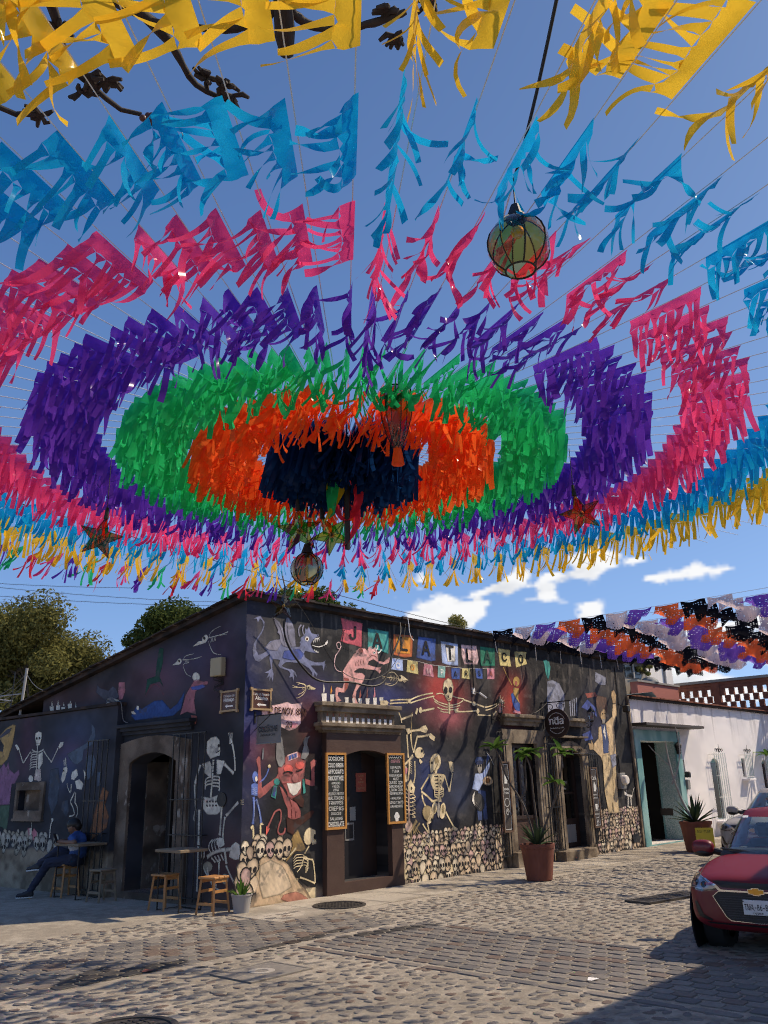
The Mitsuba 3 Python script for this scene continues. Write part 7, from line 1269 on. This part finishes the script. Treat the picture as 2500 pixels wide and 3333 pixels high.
def build_car(name, label, x0, yc, paint, red=True, s=1.0):
    """nose at x = x0 towards -X; a: along the car from the nose, b: to the side (+Y)"""
    t = thing(name, label, 'car', None)
    from scipy.interpolate import PchipInterpolator as PI
    A_ = [0, .04, .12, .30, .60, .95, 1.2, 1.7, 2.4, 3.2, 3.7, 4.05, 4.18]
    hw = PI(A_, [.58, .66, .735, .79, .83, .85, .855, .86, .86, .85, .82, .74, .60]); zt = PI(A_, [.76, .80, .835, .875, .925, .965, .985, .985, .99, 1.01, 1.02, .99, .90]); zb = PI(A_, [.36, .30, .26, .235, .22, .21, .20, .20, .20, .20, .23, .28, .36])
    PW = 4.2
    def W(a, b, z): return np.stack([x0 + s * np.asarray(a, float), yc + s * np.asarray(b, float), s * np.asarray(z, float)], -1)
    n = 48; th = np.arange(n) * 2 * math.pi / n; ct, st = np.cos(th), np.sin(th); aa = np.concatenate([np.linspace(0, .3, 9), np.linspace(.4, 1.2, 9), np.linspace(1.4, 3.7, 10), np.linspace(3.8, 4.18, 5)])
    def sect(a):
        h, t_, b_ = hw(a), zt(a), zb(a); y = np.sign(ct) * np.abs(ct) ** (2 / PW) * h; u = np.sign(st) * np.abs(st) ** (2 / PW)
        z = (t_ + b_) / 2 + u * (t_ - b_) / 2
        tuck = np.clip((z - .72) / .35, 0, 1); return y * (1 - .07 * tuck ** 1.5) , z
    rows = [W(np.full(n, a), *sect(a)) for a in aa]; v = np.vstack(rows + [W([0], [0], [(zt(0) + zb(0)) / 2]), W([4.18], [0], [.63])]); i, j = np.meshgrid(np.arange(len(aa) - 1), np.arange(n), indexing='ij')
    q = np.stack([i * n + j, i * n + (j + 1) % n, (i + 1) * n + (j + 1) % n, (i + 1) * n + j], -1).reshape(-1, 4); c0, c1 = len(aa) * n, len(aa) * n + 1; jj = np.arange(n); L_ = (len(aa) - 1) * n
    f = np.vstack([q[:, [0, 2, 1]], q[:, [0, 3, 2]], np.column_stack([jj, (jj + 1) % n, jj * 0 + c0]), np.column_stack([L_ + (jj + 1) % n, L_ + jj, jj * 0 + c1])])
    put('body', trimesh.Trimesh(v, f, process=False), paint, t, smooth=50)
    # greenhouse
    m = 40; ph = np.arange(m) * 2 * math.pi / m; lv = []
    def loop(a0, a1, h, z, p=3.4, nose=.16):
        c = np.sign(np.cos(ph)) * np.abs(np.cos(ph)) ** (2 / p); d = np.sign(np.sin(ph)) * np.abs(np.sin(ph)) ** (2 / p)
        return W((a0 + a1) / 2 + (a1 - a0) / 2 * c, d * h, np.full(m, z))
    for u in np.linspace(0, 1, 8): lv.append(loop(1.02 + .95 * u ** .95, 3.86 - .62 * u, .765 - .185 * u ** 1.15, .955 + .475 * u ** .9))
    lv += [loop(2.05, 3.14, .53, 1.452), loop(2.25, 2.95, .38, 1.465), loop(2.5, 2.7, .12, 1.470)]
    v = np.vstack(lv); k = len(lv); i, j = np.meshgrid(np.arange(k - 1), np.arange(m), indexing='ij'); q = np.stack([i * m + j, i * m + (j + 1) % m, (i + 1) * m + (j + 1) % m, (i + 1) * m + j], -1).reshape(-1, 4)
    jq, iq = j.ravel(), i.ravel(); rel = (jq + .5) / m * 360
    front = (np.abs(rel - 180) < 50) & (iq < 6) ; side = (((rel > 24) & (rel < 84)) | ((rel > 96) & (rel < 122)) | ((rel > 238) & (rel < 264)) | ((rel > 276) & (rel < 336))) & (iq >= 1) & (iq < 6); rear = ((rel < 18) | (rel > 342)) & (iq < 6)
    q3 = lambda mk: np.vstack([q[mk][:, [0, 1, 2]], q[mk][:, [0, 2, 3]]])
    put('windscreen', trimesh.Trimesh(v, q3(front), process=True), 'm_car_glass', t, smooth=True); put('side_windows', trimesh.Trimesh(v, q3(side), process=True), 'm_car_glass', t, smooth=True, kind=None); put('rear_window', trimesh.Trimesh(v, q3(rear), process=True), 'm_car_glass', t, smooth=True)
    put('roof', trimesh.Trimesh(v, q3(~(front | side | rear)), process=True), paint, t, smooth=40)
    put('cabin', cat_([box(*(x0 + s * np.array([1.15, 1.55])), *(yc + s * np.array([-.66, .66])), .88 * s, 1.02 * s, .04), box(*(x0 + s * np.array([1.2, 3.6])), *(yc + s * np.array([-.7, .7])), .4 * s, .5 * s)] + [box(*(x0 + s * np.array([2.2, 2.4])), *(yc + s * np.array([b - .24, b + .24])), .5 * s, 1.08 * s, .06) for b in (-.36, .36)] + [box(*(x0 + s * np.array([2.25, 2.35])), *(yc + s * np.array([b - .12, b + .12])), 1.10 * s, 1.28 * s, .04) for b in (-.36, .36)] + [box(*(x0 + s * np.array([3.1, 3.3])), *(yc + s * np.array([-.6, .6])), .5 * s, 1.05 * s, .06)]), 'm_seat', t)
    put('dashboard_edge', tube(W(np.full(9, 1.12) + .10 * np.linspace(-1, 1, 9) ** 2, np.linspace(-.66, .66, 9), np.full(9, .985)), .018, 6), 'm_black_plastic', t)
    # pieces laid onto the nose
    def nose(b, z, off):
        lo, hi = np.zeros(len(b)), np.full(len(b), 1.2)
        for _ in range(34):
            md = (lo + hi) / 2; h, t_, b_ = hw(md), zt(md), zb(md); tuck = np.clip((z - .72) / .35, 0, 1); ins = np.abs(b / (1 - .07 * tuck ** 1.5) / h) ** PW + np.abs((z - (t_ + b_) / 2) / ((t_ - b_) / 2)) ** PW <= 1
            hi = np.where(ins, md, hi); lo = np.where(ins, lo, md)
        return W(hi - off, b, z)
    def patch(poly, off, mirror=True, cell=.03):
        out = []
        for pg in ([poly, sa.scale(poly, -1, 1, origin=(0, 0))] if mirror else [poly]):
            x_0, y_0, x_1, y_1 = pg.bounds; cells = [sg.box(a, b, a + cell, b + cell) for a in np.arange(x_0, x_1, cell) for b in np.arange(y_0, y_1, cell)]
            r = tri_poly(sg.MultiPolygon([g for c in cells for g in getattr(c.intersection(pg), 'geoms', [c.intersection(pg)]) if g.geom_type == 'Polygon' and g.area > 1e-7]), lambda w: np.zeros(len(w)))
            fr = nose(r[0][:, 0], r[0][:, 1], off); out.append(trimesh.Trimesh(fr, r[1], process=False))
        return cat_(out)
    PG = sg.Polygon
    def sym(pts): return PG(pts + [(-b, z) for b, z in pts[::-1]])
    lower = sym([(.0, .362), (.30, .375), (.345, .41), (.47, .62), (.40, .675), (.0, .675)])
    put('grille', patch(lower, .006, False), 'm_black_plastic', t); put('upper_grille', patch(sym([(0, .705), (.36, .712), (.46, .775), (.40, .778), (0, .762)]), .006, False), 'm_black_plastic', t)
    put('grille_mesh', patch(so.unary_union([sg.box(-.40, z, .40, z + .007).intersection(lower.buffer(-.03)) for z in np.arange(.38, .67, .024)]), .010, False), 'm_seat', t)
    put('grille_trim', patch(lower.difference(lower.buffer(-.006)), .014, False, .02), 'm_chrome', t); put('chrome_bar', patch(sym([(.07, .684), (.37, .690), (.42, .742), (.55, .797), (.56, .787), (.44, .722), (.39, .672), (.07, .668)]).difference(sg.box(-.07, .6, .07, .8)), .014, False, .02), 'm_chrome', t)
    lamp = PG([(.40, .708), (.43, .742), (.55, .790), (.68, .828), (.765, .815), (.772, .735), (.70, .685), (.58, .668), (.46, .678)])
    for sgn in (1, -1):
        lp = lamp if sgn > 0 else sa.scale(lamp, -1, 1, origin=(0, 0)); h = put('headlight', patch(lp, .004, False), 'm_lamp_back', t); put('lens', patch(lp.buffer(.006), .022, False), 'm_lens', h); put('reflector', patch(so.unary_union([sg.Point(sgn * .56, .735).buffer(.032), sg.Point(sgn * .66, .755).buffer(.034)]), .010, False, .015), 'm_black_plastic', h); put('bezel', patch(lp.difference(lp.buffer(-.012)), .012, False, .02), 'm_black_plastic', h)
        fl = PG([(sgn * b, z) for b, z in ((.52, .36), (.66, .40), (.70, .55), (.66, .56), (.60, .43), (.50, .38))]); put('fog_recess', patch(fl, .005, False), 'm_black_plastic', t)
    put('lower_lip', patch(sym([(0, .325), (.55, .335), (.58, .352), (.0, .345)]), .006, False), 'm_black_plastic', t)
    bow = so.unary_union([sg.box(-.078, .662, .078, .700), PG([(-.038, .648), (.028, .648), (.040, .714), (-.026, .714)])]); put('badge_rim', patch(bow.buffer(.006, join_style=2), .020, False, .02), 'm_chrome', t); put('badge', patch(bow, .024, False, .02), 'm_gold_badge', t)
    p = put('number_plate', box(x0 - .032, x0 - .018, yc - .15 * s, yc + .15 * s, .45 * s, .60 * s, .004), 'm_plate', t, smooth=30)
    def pl_text(sx_, z, h, w, bold=True):
        m_ = text_c(sx_, h * s, .001, bold, width=w * s); put('lettering', xform(m_, (x0 - .0325, yc, z * s), -Y, Z, -X), 'm_iron', p)
    if red:
        pl_text('TMA-86-84', .500, .058, .27); pl_text('Oaxaca', .462, .022, .1)
        for b in (-.12, .12): put('bolt', xform(prism(sg.Point(0, 0).buffer(.006), 0, .003), (x0 - .0325, yc + b, .585 * s), -Y, Z, -X), 'm_iron', p)
    gap = lambda pts: tube(pts, .0035, 5)
    put('panel_gap', cat_([gap(W(np.linspace(.16, 1.12, 12), sg_ * (.64 + .09 * np.linspace(0, 1, 12)), zt(np.linspace(.16, 1.12, 12)) * 1.0 - .012 - .030 * np.linspace(1, .4, 12))) for sg_ in (1, -1)] + [gap(W(np.full(9, .115) + .10 * np.linspace(-1, 1, 9) ** 2, np.linspace(-.60, .60, 9), np.full(9, .815) - .0 * np.linspace(-1, 1, 9)))]), 'm_black_plastic', t)
    # wheels, mirrors, wipers
    for wa in (.78, 3.32):
        for sg_ in (1, -1):
            c = W(wa + .05, sg_ * .66, .31); w_ = put('wheel', xform(lathe([(.19, -.10), (.27, -.105), (.305, -.085), (.312, -.04), (.312, .04), (.305, .085), (.27, .105), (.19, .10)], 30), c, X, Z, -Y * 1.0), 'm_tyre', t, smooth=40)
            put('rim', xform(lathe([(0, .075), (.05, .08), (.07, .06), (.16, .075), (.19, .10), (.19, -.05)], 20), c, X, Z, Y * sg_), 'm_rim', w_, smooth=30)
            put('wheel_arch', xform(lathe([(.33, .0), (.375, .0), (.38, .012), (.33, .014)], 30), W(wa, sg_ * (float(hw(wa)) - .005), .315), X, Z, Y * sg_), 'm_black_plastic', t)
            put('wheel_well', xform(lathe([(.0, .0), (.335, .0)], 26), W(wa, sg_ * (float(hw(wa)) + .004), .315), X, Z, Y * sg_), 'm_black_plastic', t)
    for sg_ in (1, -1):
        c = W(1.40, sg_ * .925, 1.02); e = trimesh.creation.icosphere(3, 1.0); vv = e.vertices; vv = np.sign(vv) * np.abs(vv) ** .75; e.vertices = vv * np.array([.075, .115, .078]); k = put('mirror', e.apply_translation(c), paint, t, smooth=True)
        put('mirror_foot', tube([W(1.44, sg_ * .72, .96), W(1.42, sg_ * .88, 1.0)], .035, 8), 'm_black_plastic', k); put('lower_shell', trimesh.creation.icosphere(2, 1.0).apply_transform(np.diag([.077, .110, .05, 1])).apply_translation(c - np.array([0, 0, .045])), 'm_black_plastic', k)
    for b in (-.45, .15): put('wiper', tube(W([1.10, 1.16, 1.20], [b, b + .25, b + .5], [.985, 1.01, 1.03]), .009, 5), 'm_black_plastic', t)
    return t, W
def turn_car(t, x0, yc, deg):
    M4 = T().translate([x0, yc, 0]).rotate([0, 0, 1], deg).translate([-x0, -yc, 0])
    for k in scene:
        if k.startswith(t + '__'): scene[k]['to_world'] = M4
ct_, W_ = build_car('parked_car', 'shiny dark red car facing us at the right edge of the photo', .55, -6.88, 'm_car_red', True, .84)
put('windscreen_sticker', tri(W_([1.83, 1.87, 1.87, 1.83], [.49, .49, .42, .42], [1.35, 1.375, 1.375, 1.35]) - np.array([.02, 0, -.012]), [[0, 1, 2, 3]]), 'm_white', ct_)
turn_car(ct_, .55, -6.88, 7)
build_car('parked_car', 'grey hatchback parked behind the red car, only its roof, windscreen and mirror showing', 8.75, -3.83, 'm_car_silver', False, .90)

# ------------------------------------------------------------------ the seated man
mat('m_skin', (0.20, 0.105, 0.065), 0.55); mat('m_hair', (0.010, 0.009, 0.009), 0.5); mat('m_polo', (0.035, 0.085, 0.26), 0.8); mat('m_polo_stripe', (0.48, 0.50, 0.56), 0.8); mat('m_jeans', (0.022, 0.028, 0.055), 0.85); mat('m_shoe', (0.02, 0.02, 0.024), 0.6); mat('m_sole', (0.55, 0.54, 0.52), 0.6)
V_ = lambda *a: np.array(a, float)
J = dict(hipN=V_(-.62, 3.52, .565), hipF=V_(-.45, 3.66, .565), waist=V_(-.53, 3.56, .70), chest=V_(-.57, 3.53, .84), neck=V_(-.585, 3.545, .945), shN=V_(-.735, 3.42, .885), shF=V_(-.43, 3.66, .88), elN=V_(-.80, 3.21, .835), haN=V_(-.86, 3.46, .842), elF=V_(-.50, 3.88, .85), haF=V_(-.74, 3.66, .85), knA=V_(-.70, 3.96, .68), anA=V_(-.80, 4.33, .475), knB=V_(-.87, 3.87, .52), anB=V_(-1.06, 4.02, .11))
hd = V_(-.625, 3.595, 1.065); fd = V_(-.55, .75, -.45); fd /= np.linalg.norm(fd); sdv = np.cross(Z, fd); sdv /= np.linalg.norm(sdv); upv = np.cross(fd, sdv)
man = thing('person', 'man in blue polo shirt and dark jeans sitting cross-legged at a table, looking at phone', 'person')
def folds(ch, ln, rd):
    m = blobs(ch, ln, rd); n = m.vertex_normals; v = np.asarray(m.vertices); m.vertices = v + n * ((meshkit.fbm(v * np.array([16, 16, 30]), 3, 5) - .5) * .034)[:, None]; return m
def B(a, ra, b, rb): return (J[a] if isinstance(a, str) else a, ra, J[b] if isinstance(b, str) else b, rb)
hand = []
for wr, dirv, sgn in ((J['haN'], V_(-.10, .99, .05), 1), (J['haF'], V_(-.85, -.40, .05), -1)):
    dirv = dirv / np.linalg.norm(dirv); ac = np.cross(dirv, Z); ac /= np.linalg.norm(ac); pm = wr + dirv * .075; hand.append((wr, .024, pm, .030))
    for k, L in enumerate((.062, .072, .068, .052)):
        b0 = pm + ac * (.027 - .018 * k); m0 = b0 + dirv * L * .6 + Z * .010; hand += [(b0, .0095, m0, .0085), (m0, .0085, m0 + dirv * L * .35 - Z * .022, .0075)]
    th_ = wr + dirv * .035 + ac * .028 * sgn; hand += [(wr + dirv * .02, .018, th_ + ac * .010 * sgn, .012), (th_ + ac * .010 * sgn, .011, th_ + dirv * .045 + ac * .018 * sgn + Z * .018, .009)]
face = [(hd, .092, hd + fd * .015 - upv * .015, .090), (hd + fd * .03 - upv * .06, .062, hd + fd * .055 - upv * .095, .036), (hd + fd * .085 - upv * .005, .012, hd + fd * .105 - upv * .035, .013), (hd + fd * .086 + upv * .022 - sdv * .035, .014, hd + fd * .086 + upv * .022 + sdv * .035, .014), (hd + fd * .078 - upv * .066 - sdv * .016, .011, hd + fd * .078 - upv * .066 + sdv * .016, .011), (hd + sdv * .088 - upv * .015, .016, hd + sdv * .090 - upv * .035, .012), (hd - sdv * .088 - upv * .015, .016, hd - sdv * .090 - upv * .035, .012)]
put('body', blobs(face + hand + [(hd - upv * .05, .055, J['neck'], .052), B('neck', .06, 'chest', .11), B('chest', .12, 'waist', .11), B('waist', .11, 'hipN', .09), B('waist', .11, 'hipF', .09), B('neck', .05, 'shN', .05), B('neck', .05, 'shF', .05), B('shN', .048, 'elN', .038), B('elN', .038, 'haN', .026), B('shF', .048, 'elF', .038), B('elF', .038, 'haF', .026), B('hipN', .075, 'knB', .052), B('knB', .05, 'anB', .035), B('hipF', .075, 'knA', .052), B('knA', .05, 'anA', .035)], .014, 5), 'm_skin', man, smooth=True)
put('polo_shirt', folds([B('neck', .063, 'chest', .128), B('chest', .136, 'waist', .128), B('waist', .128, 'hipN', .10), B('waist', .128, 'hipF', .10), B('neck', .062, 'shN', .066), B('neck', .062, 'shF', .066), B('chest', .12, 'shN', .062), B('chest', .12, 'shF', .062), (J['shN'], .066, J['shN'] * .35 + J['elN'] * .65, .054), (J['shF'], .066, J['shF'] * .35 + J['elF'] * .65, .054)], .02, 6), 'm_polo', man, smooth=True)
put('stripe', blobs([(J['chest'] * .72 + J['waist'] * .28 + V_(-.018, .010, .01), .134, J['chest'] * .55 + J['waist'] * .45 + V_(-.018, .010, 0), .134)], .02, 2), 'm_polo_stripe', man, smooth=True)
put('jeans', folds([B('hipN', .112, 'hipF', .112), B('waist', .10, 'hipN', .108), B('hipN', .098, 'knB', .072), B('knB', .070, 'anB', .052), B('hipF', .098, 'knA', .072), B('knA', .070, 'anA', .050)], .02, 6), 'm_jeans', man, smooth=True)
put('hair', blobs([(hd + upv * .022 - fd * .022, .098, hd + upv * .035 + fd * .012, .092), (hd + upv * .075 + fd * .05, .035, hd + upv * .06 + fd * .075 - sdv * .03, .022), (hd - fd * .05 - upv * .02, .075, hd - fd * .055 - upv * .06, .045)], .015, 4), 'm_hair', man, smooth=True)
for an, toe in ((J['anB'], V_(-1.19, 4.14, .045)), (J['anA'], V_(-.88, 4.52, .40))):
    dn = V_(0, 0, -1) if toe[2] < .1 else V_(-.25, -.35, -.9); heel = an + dn * .055 - (toe - an) * .10; s_ = put('shoe', blobs([(an + dn * .01, .048, heel, .045), (heel, .045, toe, .034), (an + dn * .02, .046, toe * .5 + an * .5 + dn * .02, .044)], .014, 4), 'm_shoe', man, smooth=True)
    sl = [heel + dn * .040, toe + dn * .030]; put('sole', blobs([(sl[0], .042, sl[1], .036)], .014, 2).apply_transform(np.eye(4)) if False else trimesh.convex.convex_hull(np.vstack([sl[0] + r * .044 + dn * k for r in [V_(math.cos(q), math.sin(q), 0) for q in np.arange(8) * .785] for k in (-.008, .008)] + [sl[1] + r * .038 + dn * k for r in [V_(math.cos(q), math.sin(q), 0) for q in np.arange(8) * .785] for k in (-.008, .008)])), 'm_sole', s_)
tp = thing('phone', 'dark phone held in the seated man\'s hands', 'phone'); pc = (J['haN'] + J['haF']) / 2 + V_(-.11, .06, .055); put('case', xform(box(-.038, .038, -.075, .075, -.005, .005, .003), pc, sdv, np.cross(fd, sdv), -fd), 'm_black_plastic', tp)
put('screen', xform(box(-.034, .034, -.069, .069, .0052, .0060), pc, sdv, np.cross(fd, sdv), -fd), 'm_window_dark', tp)

# the glowing bulb inside the shaded doorway
t = thing('lit_bulb', 'small glowing orange bulb hanging inside the stone doorway', 'lamp'); pb = LD * 1.85 - LN * .9 + Z * 1.93
put('cord', tube([pb + Z * .06, pb + Z * .75], .006, 5), 'm_cable', t); put('socket', tube([pb + Z * .03, pb + Z * .08], .016, 8), 'm_iron', t)
kb = put('glass', trimesh.creation.icosphere(2, .026).apply_translation(pb), 'm_bulb', t, smooth=True); scene[kb]['emitter'] = {'type': 'area', 'sampling_weight': 0.03, 'radiance': rgb((5.0, 1.9, .35))}
